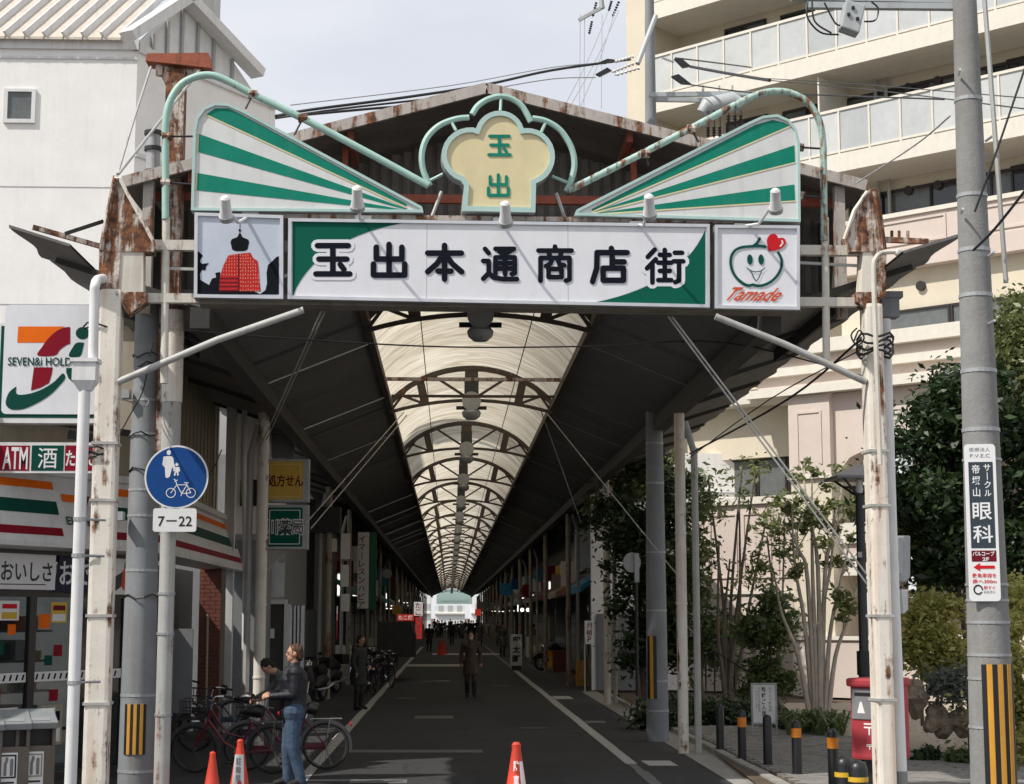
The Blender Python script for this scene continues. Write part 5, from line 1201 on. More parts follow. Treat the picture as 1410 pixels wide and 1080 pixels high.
# end wall, back walls
ab(UL, au(893), 0, 34, -12, .0, 'end_pier', 'apt_cream')
ab(au(893), UR, 9.2, 34, -2.4, -1.7, 'back_wall', 'apt_cream')
floors = [11.35, 14.3, 17.27, 20.22, 23.2]
pr_ = random.Random(3)
for i, z in enumerate(floors):
    ul = au(893)+.01
    ab(ul, UR, z, z+.52, -1.75, .06, 'balcony_slab', 'apt_white' if i else 'apt_pink')
    if i == 0:
        ab(ul, UR, z+.5, z+1.42, -.16, .0, 'parapet', 'apt_pink'); ab(ul, UR, z+1.40, z+1.52, -.22, .07, 'coping', 'apt_white')
        u = ul+.4
        while u < UR-2:
            pf = MB()
            for q in ((u,u+2.0,z+.62,z+.68),(u,u+2.0,z+1.24,z+1.30),(u,u+.06,z+.68,z+1.24),(u+1.94,u+2.0,z+.68,z+1.24)): pf.fbox(AFm, *q, 0, .035)
            pf.build('panel_moulding', M['apt_pink'], APT); u += 2.45
    else:
        zt_ = z+.52
        u = ul
        ab(ul, UR, zt_+1.22, zt_+1.30, -.05, .05, 'balcony_rail', 'apt_white'); ab(ul, UR, zt_+.04, zt_+.10, -.04, .04, 'balcony_rail', 'apt_white')
        while u < UR-.9:
            ab(u, u+.055, zt_+.0, zt_+1.22, -.03, .045, 'balcony_post', 'apt_white')
            ab(u+.055, u+.945, zt_+.10, zt_+1.22, -.012, .012, 'balcony_pane', 'balc_glass'+str(pr_.choice((0,0,1,2)))); u += .945
    # windows on the back wall
    zw = z+.52
    for u, wd, h0, h1 in ((au(960),1.5,0,2.15),(au(1040),1.6,.0,2.1),(au(1130),2.6,.0,2.05),(au(1245),3.6,.0,2.05),(au(1360),2.6,0,2.1)):
        f = MB()
        for q in ((u,u+wd,h1,h1+.08),(u,u+.06,h0,h1),(u+wd/2-.03,u+wd/2+.03,h0,h1),(u+wd-.06,u+wd,h0,h1)): f.fbox(AFm, q[0], q[1], zw+q[2], zw+q[3], -1.72, -1.64)
        wn = f.build('window', M['brown_frame'], APT)
        for k in (0, 1): MB().fbox(AFm, u+.06+k*(wd/2-.03), u+wd/2-.03+k*(wd/2-.03), zw+h0, zw+h1, -1.71, -1.685).build('pane', M['glass_curtain' if (i+k) % 2 else 'glass'], wn)
    for u in (au(1096), au(1103), au(1190), au(1175)):
        MB().tube([AFm.pt(u, z+.52, -1.55), AFm.pt(u, z+2.98, -1.55)], .05, 6).build('drain_pipe', M['grey_pipe'], APT)
    for px in (1215, 1257):
        c = AFm.pt(au(px)+.1*i, z+2.55, -1.72); MB().cyl(c, c+AFm.n*.12, .13, n=14).build('vent_cap', M['brown_frame'], APT)
    if i in (1, 2):
        for px in (1130, ): ab(au(px), au(px)+.05, zw, zw+2.4, -1.7, -.1, 'balcony_divider', 'apt_white')
# lower right: cream wall, window strip, ledge, cornice, arch
u0, u1 = au(1085), UR
ab(au(1150), UR, 9.2, 11.36, -.9, -.3, 'lower_wall', 'apt_cream')
for px in (1090, 1262, 1330):
    c = AFm.pt(au(px), 10.85, -.3); MB().cyl(c, c+AFm.n*.1, .13, n=14).build('vent_cap', M['brown_frame'], APT)
u = au(1212)
for k in range(5):
    f = MB()
    for q in ((u,u+1.9,9.66,9.72),(u,u+1.9,10.2,10.26),(u,u+.06,9.72,10.2),(u+1.84,u+1.9,9.72,10.2)): f.fbox(AFm, q[0], q[1], q[2], q[3], -.3, -.2)
    wn = f.build('window', M['brown_frame'], APT); MB().fbox(AFm, u+.06, u+1.84, 9.72, 10.2, -.29, -.25).build('pane', M['glass_curtain'], wn); u += 1.92
ul = au(1060)
ab(au(1085)-2.0, UR, 9.25, 9.62, -1.2, .55, 'ledge', 'apt_white'); ab(au(1085)-1.6, UR, 8.95, 9.25, -1.2, .30, 'cornice', 'apt_pink'); ab(au(1085)-1.8, UR, 8.72, 8.95, -1.2, .45, 'cornice', 'apt_white')
ab(au(1085)-.9, UR, 8.35, 8.72, -1.2, .25, 'cornice', 'apt_pink'); ab(au(1085)-1.0, UR, 8.12, 8.35, -1.2, .75, 'cornice', 'apt_white')
# porch pillar
pu0, pu1 = au(1096), au(1152)
ab(pu0, pu1, 5.9, 8.11, -1.2, .55, 'pillar_block', 'apt_pink'); ab(pu0-.04, pu1+.04, 5.82, 5.9, -1.2, .60, 'pillar_band', 'apt_white'); ab(pu0+.02, pu1-.02, 0, 5.82, -1.2, .5, 'pillar', 'apt_cream')
f = MB(); 
for q in ((pu0+.25,pu1-.25,7.6,7.66),(pu0+.25,pu0+.31,6.2,7.6),(pu1-.31,pu1-.25,6.2,7.6)): f.fbox(AFm, *q, .55, .58)
f.build('panel_moulding', M['apt_pink'], APT)
# arch spandrel
aw = 6.6; ac = pu1+aw/2; n = 14
pts = [(pu1,8.11),(pu1,5.85)]+[(pu1+aw*i/n, 5.85+.95*(1-(2*i/n-1)**2)**.5) for i in range(1,n)]+[(pu1+aw,5.85),(pu1+aw+4,5.85),(pu1+aw+4,8.11)]
MB().prism(AFm, pts, -.4, .35).build('arch_wall', M['apt_pink'], APT)
for t in (.3,.5,.7): 
    a, b = AFm.pt(pu1+aw*t, 6.9, .36), AFm.pt(pu1+aw*(t*1.15-.075), 8.0, .36); MB().bar(a, b, .03, .02).build('arch_joint', M['apt_white'], APT)
ab(pu1, UR, 0, 9, -4.2, -4.0, 'porch_back_wall', 'apt_cream'); ab(pu1, UR, 4.1, 4.3, -4.0, -.3, 'porch_floor', 'apt_pink')
ab(pu1+aw, pu1+aw+1.2, 0, 5.9, -1.2, .4, 'pillar', 'apt_cream')
ab(pu1-.02, UR, 4.05, 4.6, -.45, .25, 'porch_parapet', 'apt_white'); ab(pu1-.02, UR, 3.75, 4.05, -.45, .15, 'porch_parapet', 'apt_pink'); ab(pu1-.02, UR, 3.2, 3.75, -.45, .20, 'porch_parapet', 'apt_white')
u = pu1+.15
rl = MB(); ab(pu1, UR, 5.55, 5.62, -.2, -.12, 'hand_rail', 'black')
while u < UR-3: rl.fbox(AFm, u, u+.03, 4.6, 5.55, -.18, -.14); u += .14
rl.build('railing_bars', M['black'], APT, kind='stuff')
ab(pu1+1.2, pu1+2.1, 0, 2.5, -1.0, -.9, 'door', 'yellow'); ab(pu1+.3, pu1+1.2, 0, 3.2, -1.3, -1.0, 'inner_wall', 'apt_pink'); ab(pu1+2.1, UR, 0, 3.2, -1.3, -1.0, 'inner_wall', 'apt_pink')
# left lower wing beside the porch
la, lb = au(893), pu0
ab(la, lb, 6.7, 9.2, -1.7, -1.3, 'lower_wall', 'apt_cream'); ab(la, lb, 0, 5.35, -1.5, -.55, 'lower_wall', 'apt_pink'); ab(la, lb, 5.30, 5.5, -1.5, -.45, 'ledge', 'apt_white')
ab(la, au(955), 5.5, 6.75, -1.7, -1.3, 'lower_wall', 'apt_cream'); ab(la, lb, 8.2, 8.6, -1.7, -.6, 'ledge', 'apt_white')
u = au(957)
for k in range(3):
    wd = (au(1083)-au(957))/3-.03; f = MB()
    for q in ((u,u+wd,5.5,5.56),(u,u+wd,6.64,6.7),(u,u+.06,5.56,6.64),(u+wd-.06,u+wd,5.56,6.64)): f.fbox(AFm, q[0], q[1], q[2], q[3], -1.6, -1.5)
    wn = f.build('window', M['brown_frame'], APT); MB().fbox(AFm, u+.06, u+wd-.06, 5.56, 6.64, -1.58, -1.54).build('pane', M['glass_curtain'], wn); u += wd+.03
ab(au(955), lb, 5.4, 6.8, -2.2, -1.7, 'lower_wall', 'dark_wall')
u = au(958)
for k in range(3):
    f = MB(); wd = .85
    for q in ((u,u+wd*1.1,5.0,5.04),(u,u+wd*1.1,3.2,3.24),(u,u+.04,3.24,5.0),(u+wd*1.1-.04,u+wd*1.1,3.24,5.0)): f.fbox(AFm, q[0], q[1], q[2], q[3], -.55, -.51)
    f.build('panel_moulding', M['apt_pink'], APT); u += 1.15
ab(la, lb, 2.75, 2.85, -.6, -.48, 'wall_band', 'apt_white')
for px in (1057, 1081):
    c = AFm.pt(au(px), 7.75 if px < 1070 else 7.82, -1.3); MB().cyl(c, c+AFm.n*.12, .15, n=14).build('vent_cap', M['brown_frame'], APT)
ab(pu0, UR, 0, 1.5, .2, .6, 'planter_wall', 'apt_pink'); ab(pu0, UR, 1.5, 1.6, .15, .66, 'planter_coping', 'apt_white')
# ================================================================== PLANTS
def leaves(clusters, n, size, flat=.0):
    """n diamond leaves spread over ellipsoid clusters [(centre, radii)]"""
    wts = np.array([r[0]*r[1]*r[2] for _, r in clusters])**.67; wts /= wts.sum()
    idx = rng.choice(len(clusters), n, p=wts)
    C = np.array([list(c) for c, _ in clusters])[idx]; Rr = np.array([list(r) for _, r in clusters])[idx]
    d = rng.normal(size=(n,3)); d /= np.linalg.norm(d, axis=1)[:,None]; rad = rng.uniform(.15,1,n)**.45
    ctr = C+d*Rr*rad[:,None]+rng.normal(size=(n,3))*np.minimum(.45*Rr, .22)*rng.choice([.3,1.0,1.9],n)[:,None]
    a = rng.normal(size=(n,3)); a[:,2] *= .6; a[:,2] -= .25; a /= np.linalg.norm(a, axis=1)[:,None]
    b = rng.normal(size=(n,3)); b -= a*(a*b).sum(1)[:,None]; b /= np.linalg.norm(b, axis=1)[:,None]
    s = size*np.clip(rng.lognormal(0,.38,n),.35,2.0)[:,None]
    V = np.stack([ctr-a*s, ctr+b*s*.42-a*s*.1, ctr+a*s, ctr-b*s*.42-a*s*.1], 1).reshape(-1,3)
    Q = np.arange(4*n).reshape(n,4); return V, Q
def plant(name, label, cat, base, clusters, n, size, lm, bm='bark', stems=(), group=None, trunk='trunk'):
    t = thing(name, label, cat, tuple(base), group)
    for st in stems:
        pts, r0, r1 = st; pp = smooth_path(pts, 4); k = len(pp)
        mb = MB().tube(pp, [r0+(r1-r0)*i/(k-1) for i in range(k)], 7)
        mb.build('trunk' if r0 > .03 else 'branch', M[bm], t, smooth=True)
    V, Q = leaves(clusters, n, size); MB().arr(V, Q).build('crown', M[lm], t, kind='stuff')
    return t
def blob(px, py, Y, rx, rz, ry=None): return (P(px,py,Y), (rx, ry or rx, rz))
def around(c, R_, n, r, rr=None):
    rr = rr or random; o = []
    for i in range(n):
        v = Vector((rr.gauss(0,1), rr.gauss(0,1), rr.gauss(0,1))).normalized()*rr.uniform(.45,1)
        k = r*rr.uniform(.6,1.3); o.append((Vector(c)+Vector((v.x*R_[0], v.y*R_[1], v.z*R_[2])), (k, k, k*.75)))
    return o
def tree(name, label, px, pyb, Y, tips, crown, n, size, lm, bm='bark', r0=.09):
    b = P(px, pyb, Y); b.z = 0
    st = []
    for tp in tips:
        e = P(*tp[:2], tp[2] if len(tp) > 2 else Y); m1 = b.lerp(e, .45)+Vector((random.uniform(-.15,.15), random.uniform(-.15,.15), .1))
        st.append(([b+Vector((random.uniform(-.05,.05),random.uniform(-.05,.05),0)), b.lerp(m1,.5)+Vector((random.uniform(-.06,.06),0,0)), m1, e], r0, .02))
    return plant(name, label, 'tree', b, crown, n, size, lm, bm, st)
# dense evergreen trees between the right posts
cr = []
for q in ((880,690,1.2),(862,730,.9),(900,760,1.1),(868,800,1.0),(905,830,1.1),(880,870,1.1),(925,700,.9),(915,880,.9),(935,780,.8)): cr += around(P(q[0],q[1],40), (q[2],.8,q[2]), 9, .32)
tree('evergreen_tree', 'dense dark evergreen tree filling the gap behind the striped concrete pole', 890, 985, 40, [(880,700),(905,760),(862,740),(920,800)], cr, 15000, .075, 'leaf_dark')
cr = []
for q in ((860,655,.9),(890,650,1.0),(925,640,.8),(848,700,.5)): cr += around(P(q[0],q[1],44), (q[2],.8,.8), 8, .3)
tree('leafy_tree', 'lighter leafy tree rising above the dark evergreen near the canopy eave', 880, 960, 44, [(865,665),(895,655),(925,650)], cr, 8000, .075, 'leaf_olive')
cr = []
for q in ((945,760,.55),(955,810,.6),(950,850,.7),(968,700,.35),(985,870,.5),(960,900,.6),(1000,905,.4)): cr += around(P(q[0],q[1],39), (q[2],.7,q[2]), 7, .3)
tree('leafy_tree', 'mid green leafy tree just right of the rusty arcade post', 965, 972, 39, [(962,720),(980,790),(950,800)], cr, 3800, .068, 'leaf_mid')
cr = []
for q in ((870,740,.30),(858,770,.3),(866,700,.25)): cr += around(P(q[0]-10,q[1]-40,36), (q[2],.4,q[2]), 3, .15)
# slender tree
cr = []
for q in ((1010,670,.5),(1040,690,.45),(985,740,.5),(1060,720,.5),(1020,800,.45),(1050,770,.45),(1075,690,.4),(975,700,.4),(1040,640,.35)): cr += around(P(q[0],q[1],38), (q[2],.5,q[2]), 5, .17)
tree('slender_tree', 'slender young tree with a dark trunk and open branching crown', 1002, 975, 38, [(1005,770),(1018,700),(975,660),(1040,650),(1058,700),(1022,640),(990,745)], cr, 850, .062, 'leaf_olive', r0=.07)
cr = []
for q in ((1062,845,.62),(1058,890,.62),(1070,920,.55),(1048,860,.5),(1060,870,.42),(1056,940,.5)): cr += around(P(q[0],q[1],35), (q[2],.5,q[2]), 9, .2)
tree('column_shrub', 'dark green upright shrub behind the white notice board', 1060, 985, 35, [(1062,850),(1056,870)], cr, 7000, .06, 'leaf_mid', r0=.045)
cr = []
for q in ((1055,735,.42),(1075,760,.4),(1045,790,.42),(1085,720,.3),(1068,700,.35)): cr += around(P(q[0],q[1],36.5), (q[2],.4,q[2]), 5, .18)
tree('leafy_tree', 'small bright leafy tree between the slender tree and the bare multi-stem tree', 1072, 975, 36.5, [(1056,740),(1080,730)], cr, 600, .058, 'leaf_olive', r0=.035)
# bare multi stem tree
b = P(1128, 960, 33); b.z = 0.05
st = []
for px, ky, tx, ty in ((1098,900,1066,790),(1108,860,1090,700),(1120,830,1118,660),(1130,860,1150,690),(1142,880,1172,740),(1150,905,1182,800),(1112,800,1080,720),(1136,790,1162,650),(1126,780,1105,640)):
    e = P(tx,ty,33+random.uniform(-.5,.5)); st.append(([b+Vector(((px-1128)*.006,random.uniform(-.1,.1),0)), P(px,ky,33), P((px+tx)/2+random.uniform(-6,6),(ky+ty)/2,33), e], .06, .014))
    for k in range(3):
        m_ = P(px,ky,33).lerp(e, random.uniform(.3,.9)); v = Vector((random.uniform(-.5,.5), random.uniform(-.4,.4), random.uniform(.2,.7))); st.append(([m_, m_+v*.5+Vector((0,0,.05)), m_+v], .016, .006))
cr = []
for s in st: cr += around(s[0][-1], (.2,.2,.2), 1, .12)
cr += around(P(1100,700,33), (.5,.4,.4), 4, .15)+around(P(1160,830,33), (.3,.3,.4), 3, .13)
plant('multi_stem_tree', 'bare multi-stemmed pale barked tree with sparse leaves beside the lamp post', 'tree', b, cr, 1900, .07, 'leaf_olive', 'pale_bark', st)
# big dark tree behind the utility pole
cr = []
for q in ((1290,640,1.1),(1330,600,1.2),(1375,620,1.2),(1420,640,1.3),(1285,720,1.0),(1330,720,1.2),(1385,730,1.2),(1430,730,1.0),(1300,570,.75),(1345,780,.8),(1400,790,.8),(1290,770,.6),(1262,690,.5),(1335,540,.7)): cr += around(P(q[0],q[1],26), (q[2]*.75,.8,q[2]*.62), 11, .27)
tree('dark_tree', 'big dark evergreen tree with a spreading crown behind the utility pole sign', 1345, 1010, 26, [(1340,650),(1300,700),(1395,690)], cr, 42000, .062, 'leaf_dark', r0=.11)
cr = []
for q in ((1390,450,.6),(1375,500,.6),(1410,480,.7),(1400,540,.7),(1430,440,.8),(1365,540,.4)): cr += around(P(q[0],q[1],27.5), (q[2]*.8,.7,q[2]*.8), 9, .24)
tree('leafy_tree', 'sunlit yellow green tree top at the right edge above the dark tree', 1400, 1010, 27.5, [(1392,470),(1410,500)], cr, 14000, .055, 'leaf_olive', r0=.07)
cr = []
for q in ((1285,850,.4),(1270,890,.35),(1305,870,.4),(1320,900,.3),(1265,860,.3),(1290,920,.3)): cr += around(P(q[0],q[1],25.2), (q[2],.35,q[2]), 8, .15)
plant('yellow_shrub', 'yellow green feathery shrub behind the red post box', 'shrub', P(1290,985,25.2), cr, 10000, .045, 'leaf_light', 'bark', [([P(1292,985,25.2),P(1290,930,25.2),P(1285,860,25.2)],.03,.01),([P(1295,985,25.2),P(1300,930,25.2),P(1315,880,25.2)],.025,.008)])
cr = []
for q in ((1385,850,.35),(1400,900,.4),(1392,950,.35),(1408,820,.4),(1380,990,.3),(1395,1010,.35),(1420,960,.4)): cr += around(P(q[0],q[1],23.5), (q[2],.4,q[2]), 8, .16)
plant('yellow_shrub', 'yellow green leafy shrub right of the striped utility pole', 'shrub', P(1395,1035,23.5), cr, 10000, .045, 'leaf_light', 'bark', [([P(1395,1035,23.5),P(1392,950,23.5),P(1400,850,23.5)],.03,.01)])
cr = around(P(1262,735,26.5), (.45,.4,.35), 8, .18)+around(P(1290,830,26.8), (.4,.4,.3), 6, .16)
plant('yellow_shrub', 'pale sunlit foliage spray above the meter box', 'shrub', P(1270,1000,26.8), cr, 4000, .05, 'leaf_light', 'bark', [([P(1270,1000,26.8),P(1268,900,26.8),P(1262,740,26.5)],.03,.01)])
cr = around(P(1312,942,24.4), (.28,.28,.16), 9, .14)
plant('grey_shrub', 'round grey leaved shrub on top of the garden rocks', 'shrub', P(1312,985,24.4), cr, 2600, .04, 'leaf_grey', 'bark', [([P(1312,975,24.4),P(1312,945,24.4)],.02,.01)])
for px, py, Y, r, lab in ((1275,1003,24.2,.14,'small dark round bush at the foot of the garden rocks'),(1320,1008,23.8,.16,'low leafy bush under the garden rocks near the utility pole'),(1372,1045,22.5,.15,'low green bush at the right foot of the utility pole'),(1090,950,31,.22,'low dark bush left of the strappy plants'),(970,985,33,.4,'low dark bush beside the bollard furthest away'),(1010,995,33.5,.35,'low dark bush behind the two middle bollards'),(930,960,34,.45,'dark undergrowth bush between the pole and the rusty post'),(915,1000,32,.4,'dark low bush behind the striped concrete pole'),(1080,1000,31.5,.16,'small clump at the left edge of the gravel')):
    c = P(px,py,Y); plant('low_bush', lab, 'bush', (c.x,c.y,.05), around((c.x,c.y,.05+r*.42), (r,r,r*.35), 9, r*.45), int(9000*r), .05, 'leaf_dark' if 'dark' in lab else 'leaf_mid', 'bark', [([(c.x,c.y,.05),(c.x+.02,c.y,.05+r*.3)],.015,.008)])
# strappy plants
t = thing('strappy_plant', 'row of green strap leaved plants along the front of the garden bed', 'plant', tuple(P(1125,985,29.5)))
mb = MB()
for k in range(260):
    px = random.uniform(1082,1162); b = P(px, random.uniform(972,986), random.uniform(29,31)); b.z = .06
    a = random.uniform(0,6.28); l = random.uniform(.25,.55); d = Vector((math.cos(a),math.sin(a),0)); s = Vector((-d.y,d.x,0))*.022
    m1 = b+d*l*.35+Vector((0,0,l*.75)); e = b+d*l+Vector((0,0,l*.45))
    mb.add([b-s*.6,b+s*.6,m1+s,m1-s,e], [(0,1,2,3),(3,2,4)])
mb.build('leaf_blades', M['leaf_mid'], t, kind='stuff')
# rocks
for px, py, sx, sz, lab in ((1262,955,.22,.34,'tall orange brown garden rock left of the grey shrub'),(1290,985,.26,.26,'broad brown garden rock under the grey shrub'),(1325,985,.28,.28,'brown garden rock beside the utility pole'),(1300,1000,.16,.12,'small low garden rock in front of the others'),(1345,995,.2,.2,'garden rock half hidden by the utility pole')):
    c = P(px,py,24.6); mb = MB(); mb.ell((c.x,c.y,c.z-.05), sx*.8, .18, sz*.75, 20, 14)
    from mathutils import noise as mn
    mb.v = [tuple(Vector(v)+(Vector(v)-c)*(.55*mn.noise(Vector(v)*4.5)+.25*mn.noise(Vector(v)*13))+ (Vector(v)-c)*(.10*math.sin(v[0]*17+px)+.10*math.sin(v[2]*23+px))) for v in mb.v]
    mb.build('garden_rock', M['rock'], None, lab, 'rock', 'garden rocks')
# handrail in the garden
t = thing('hand_rail', 'black metal handrail beside the garden steps behind the rusty post', 'handrail', tuple(P(985,960,34)))
mb = MB()
MB().tube([P(968,902,34),P(985,897,34),P(1030,925,34)], .02, 6).build('rail', M['black'], t)
for px, y0 in ((972,902),(984,897),(1012,914)): MB().tube([P(px,y0,34), P(px,955,34)], .018, 6).build('rail_post', M['black'], t)
# ================================================================== STREET FURNITURE ON THE RIGHT
BG = 'bollards along the right pavement'
def bollard(label, x, y, r, h, band, z0=.07):
    t = thing('bollard', label, 'bollard', (x,y,z0), BG)
    MB().lathe((x,y,z0), [(r,0),(r,h-r*.9),(r*.93,h-r*.55),(r*.7,h-r*.22),(r*.35,h-r*.04),(.004,h)], 18).build('post', M['black'], t, smooth=True)
    MB().cyl((x,y,z0),(x,y,z0+.015), r+.02, n=18).build('base_ring', M['dark_metal'], t)
    if band: MB().cyl((x,y,z0+h-band[0]),(x,y,z0+h-band[1]), r+.004, n=18).build('reflective_band', M[band[2]], t)
OB = 'orange_band'; M[OB] = mat(OB, (.62,.20,.01), .4, noise=.1)
for px, py, Y, bd, lab in ((991,970,26.3,None,'black bollard with a pale grey collar, furthest along the kerb'),(1021,978,24.6,(.24,.10,OB),'black bollard with orange band in front of the notice board'),(1056,984,23.5,None,'plain black bollard without any band covering the notice board corner'),(1096,992,22.1,(.22,.10,OB),'black orange banded bollard left of the one nearest the post box'),(1146,1003,20.5,(.24,.11,OB),'tall black bollard with orange band just left of the red post box')):
    p = P(px,py,Y); bollard(lab, p.x, Y, .063, p.z-.07, bd)
p = P(991,970,26.3); 
for px, py, Y, lab in ((1162,1041,16.6,'dark metallic bollard with thin yellow ring, left of the close pair'),(1181,1047,16.2,'dark metallic bollard with thin yellow ring, right of the close pair')):
    p = P(px,py,Y); bollard(lab, p.x, Y, .092, p.z-.07, (.20,.155,'yellow_sign'))
# post box
PB = thing('post_box', 'red square post box with dark posting panel on a black foot', 'post box', (5.02,19.6,.07))
ang = R(-50); BF = Frame((5.02,19.6,0), (math.cos(ang+R(8)), math.sin(ang+R(8)), 0))
MB().fbox(BF, -.24, .24, .47, 1.36, -.27, .27).build('body', M['post_red'], PB, bevel=.035)
MB().fbox(BF, -.26, .26, 1.30, 1.40, -.29, .33).build('hood', M['post_red'], PB, bevel=.03)
MB().fbox(BF, -.21, .21, .93, 1.28, .265, .285).build('posting_panel', M['grey_wall'], PB, bevel=.008)
MB().fbox(BF, -.17, .17, 1.20, 1.235, .283, .292).build('slot', M['black'], PB)
mk = MB(); 
for u in (-.09,.10): mk.sheet(BF, [(u-.05,1.0),(u+.05,1.0),(u+.012,1.13),(u-.012,1.13)], .289)
mk.build('panel_label', M['white_ink'], PB)
mk = MB(); mk.stroke(BF, [(-.06,.88),(.06,.88)], .018, .273).stroke(BF, [(-.06,.84),(.06,.84)], .018, .273).stroke(BF, [(0,.84),(0,.76)], .018, .274); mk.build('postal_mark', M['white_ink'], PB)
lettering(BF, '〒', 0, .62, .08, .06, .273, M['white_ink'], PB, .02)
MB().fbox(BF, -.13, .13, .07, .47, -.13, .13).build('foot', M['black'], PB); MB().fbox(BF, -.18, .18, .07, .11, -.18, .18).build('foot_plate', M['dark_metal'], PB)
# park lamp
lx = P(1184,700,24).x; LM = thing('street_lamp', 'black park lamp with a wide square hipped cap behind the gate post', 'lamp', (lx,24,.06))
zt_ = P(1184,668,24).z; zc = P(1184,640,24).z
MB().lathe((lx,24,0), [(.085,.06),(.085,1.45),(.068,1.5),(.062,zt_-.12)], 16).build('post', M['black'], LM, smooth=True)
MB().cyl((lx,24,1.28),(lx,24,1.62),.105,n=16).build('collar', M['black'], LM)
hw = .42; z0 = P(1184,661,24).z
MB().add([(lx-hw,24-hw,z0),(lx+hw,24-hw,z0),(lx+hw,24+hw,z0),(lx-hw,24+hw,z0),(lx-hw,24-hw,z0+.035),(lx+hw,24-hw,z0+.035),(lx+hw,24+hw,z0+.035),(lx-hw,24+hw,z0+.035),(lx-.04,24-.04,zc),(lx+.04,24-.04,zc),(lx+.04,24+.04,zc),(lx-.04,24+.04,zc)],
     [(3,2,1,0),(0,1,5,4),(1,2,6,5),(2,3,7,6),(3,0,4,7),(4,5,9,8),(5,6,10,9),(6,7,11,10),(7,4,8,11),(8,9,10,11)]).build('cap', mat('lamp_cap', (.16,.16,.17), .4, metal=.3), LM)
for sx in (-1,1):
    for sy in (-1,1): MB().tube([(lx+sx*.05,24+sy*.05,zt_-.14),(lx+sx*.30,24+sy*.30,z0+.01)], .018, 6).build('strut', M['black'], LM)
MB().cyl((lx,24,zt_-.13),(lx,24,z0), .05, n=12).build('diffuser', M['white_ink'], LM)
lw_ = fr(1184,764,23.93); MB().fbox(lw_, -.03, .03, -.04, .04, 0, .01).build('lamp_label', M['grey_metal'], LM)
# notice board
NF = Frame(P(1051,1010,29.4), (1,0,0)); NF.o.z = 0
NB = thing('notice_board', 'white notice board with vertical black text in a grey frame on two legs', 'notice board', tuple(NF.o))
a, b = NF.uv(1036,943), NF.uv(1068,995)
f = MB(); q = .03
for e in ((a[0]-q,b[0]+q,a[1],a[1]+q),(a[0]-q,b[0]+q,b[1]-q,b[1]),(a[0]-q,a[0],b[1],a[1]),(b[0],b[0]+q,b[1],a[1])): f.fbox(NF, e[0], e[1], e[2], e[3], -.02, .025)
f.build('frame', M['grey_metal'], NB); MB().fbox(NF, a[0], b[0], b[1], a[1], -.01, .012).build('board', M['white_ink'], NB)
for u in (a[0]-.015, b[0]+.015): MB().fbox(NF, u-.015, u+.015, .03, b[1]-q, -.015, .015).build('leg', M['grey_metal'], NB)
c = (a[0]+b[0])/2; vlettering(NF, '駐輪ご入居', c-.005, a[1]-.03, .075, .09, .015, M['black'], NB, .02, 1.15); vlettering(NF, '当ハイツ敷地内', c+.105, a[1]-.04, .05, .055, .015, M['grey_wall'], NB, .005)
vlettering(NF, 'の方以外の無断駐輪', c-.085, a[1]-.04, .04, .042, .015, M['grey_wall'], NB, 0); vlettering(NF, '禁止いたします', c-.13, a[1]-.10, .035, .04, .015, M['grey_wall'], NB, 0)
# round mirror / plate seen from behind between trees
t = thing('traffic_mirror', 'round traffic mirror seen from behind between the trees', 'mirror', tuple(P(870,930,36)))
MF = fr(870,775,36); u, v = 0, 0
MB().prism(MF, [(.19*math.cos(i/20*6.283), .22*math.sin(i/20*6.283)) for i in range(20)], -.05, .03).build('mirror', M['grey_metal'], t, bevel=.01)
MB().fbox(MF, .05, .15, -.42, .2, .03, .08).build('bracket', M['grey_metal'], t); MB().cyl((MF.o.x+.1,36.1,0),(MF.o.x+.1,36.1,MF.o.z), .035, n=10).build('post', M['dark_metal'], t)
# wall and small sign beyond the garden on the right
t = thing('garden_wall', 'bright white wall between the garden trees and the first shops on the right', 'wall', tuple(P(832,950,49)))
MB().box(4.15, 9.5, 49, 49.3, 0, 6.9).build('wall', M['white_wall'], t)
for z in (1.9, 5.7): MB().box(4.14, 9.5, 48.97, 49, z, z+.05).build('trim', M['grey_metal'], t)
MB().box(4.3, 5.6, 48.9, 48.99, 0, 2.2).build('lower_panel', M['grey_wall'], t)
SB = fr(812,880,47); t = thing('wall_sign', 'small white sign with red characters standing by the white wall', 'sign', tuple(SB.px(812,930)))
prect(SB,805,855,818,887,-.03,0,'board',M['white_ink'],t); a = SB.uv(811.5,857); vlettering(SB, '月極P', a[0], a[1], .17, .17, .004, M['maroon'], t, .01); MB().fbox(SB, -.16, -.12, -SB.o.z, 0, -.03, 0).build('leg', M['grey_metal'], t)
for k, px in enumerate((806,813,820)):
    p = G(px, 945); MB().cyl((p.x,p.y,0),(p.x,p.y,.95),.05,n=10).build('bollard', M['concrete'], None, f'grey concrete bollard {["left","centre","right"][k]} of three below the small red lettered sign', 'bollard', 'three grey bollards by the white wall')
p = G(822,948); t = thing('orange_box', 'small orange box on a post right of the grey bollards', 'box', (p.x,p.y,0)); MB().box(p.x-.2,p.x+.2,p.y-.15,p.y+.15,.75,1.15).build('box', M['brick'], t); MB().cyl((p.x,p.y,0),(p.x,p.y,.75),.05).build('post', M['dark_metal'], t)
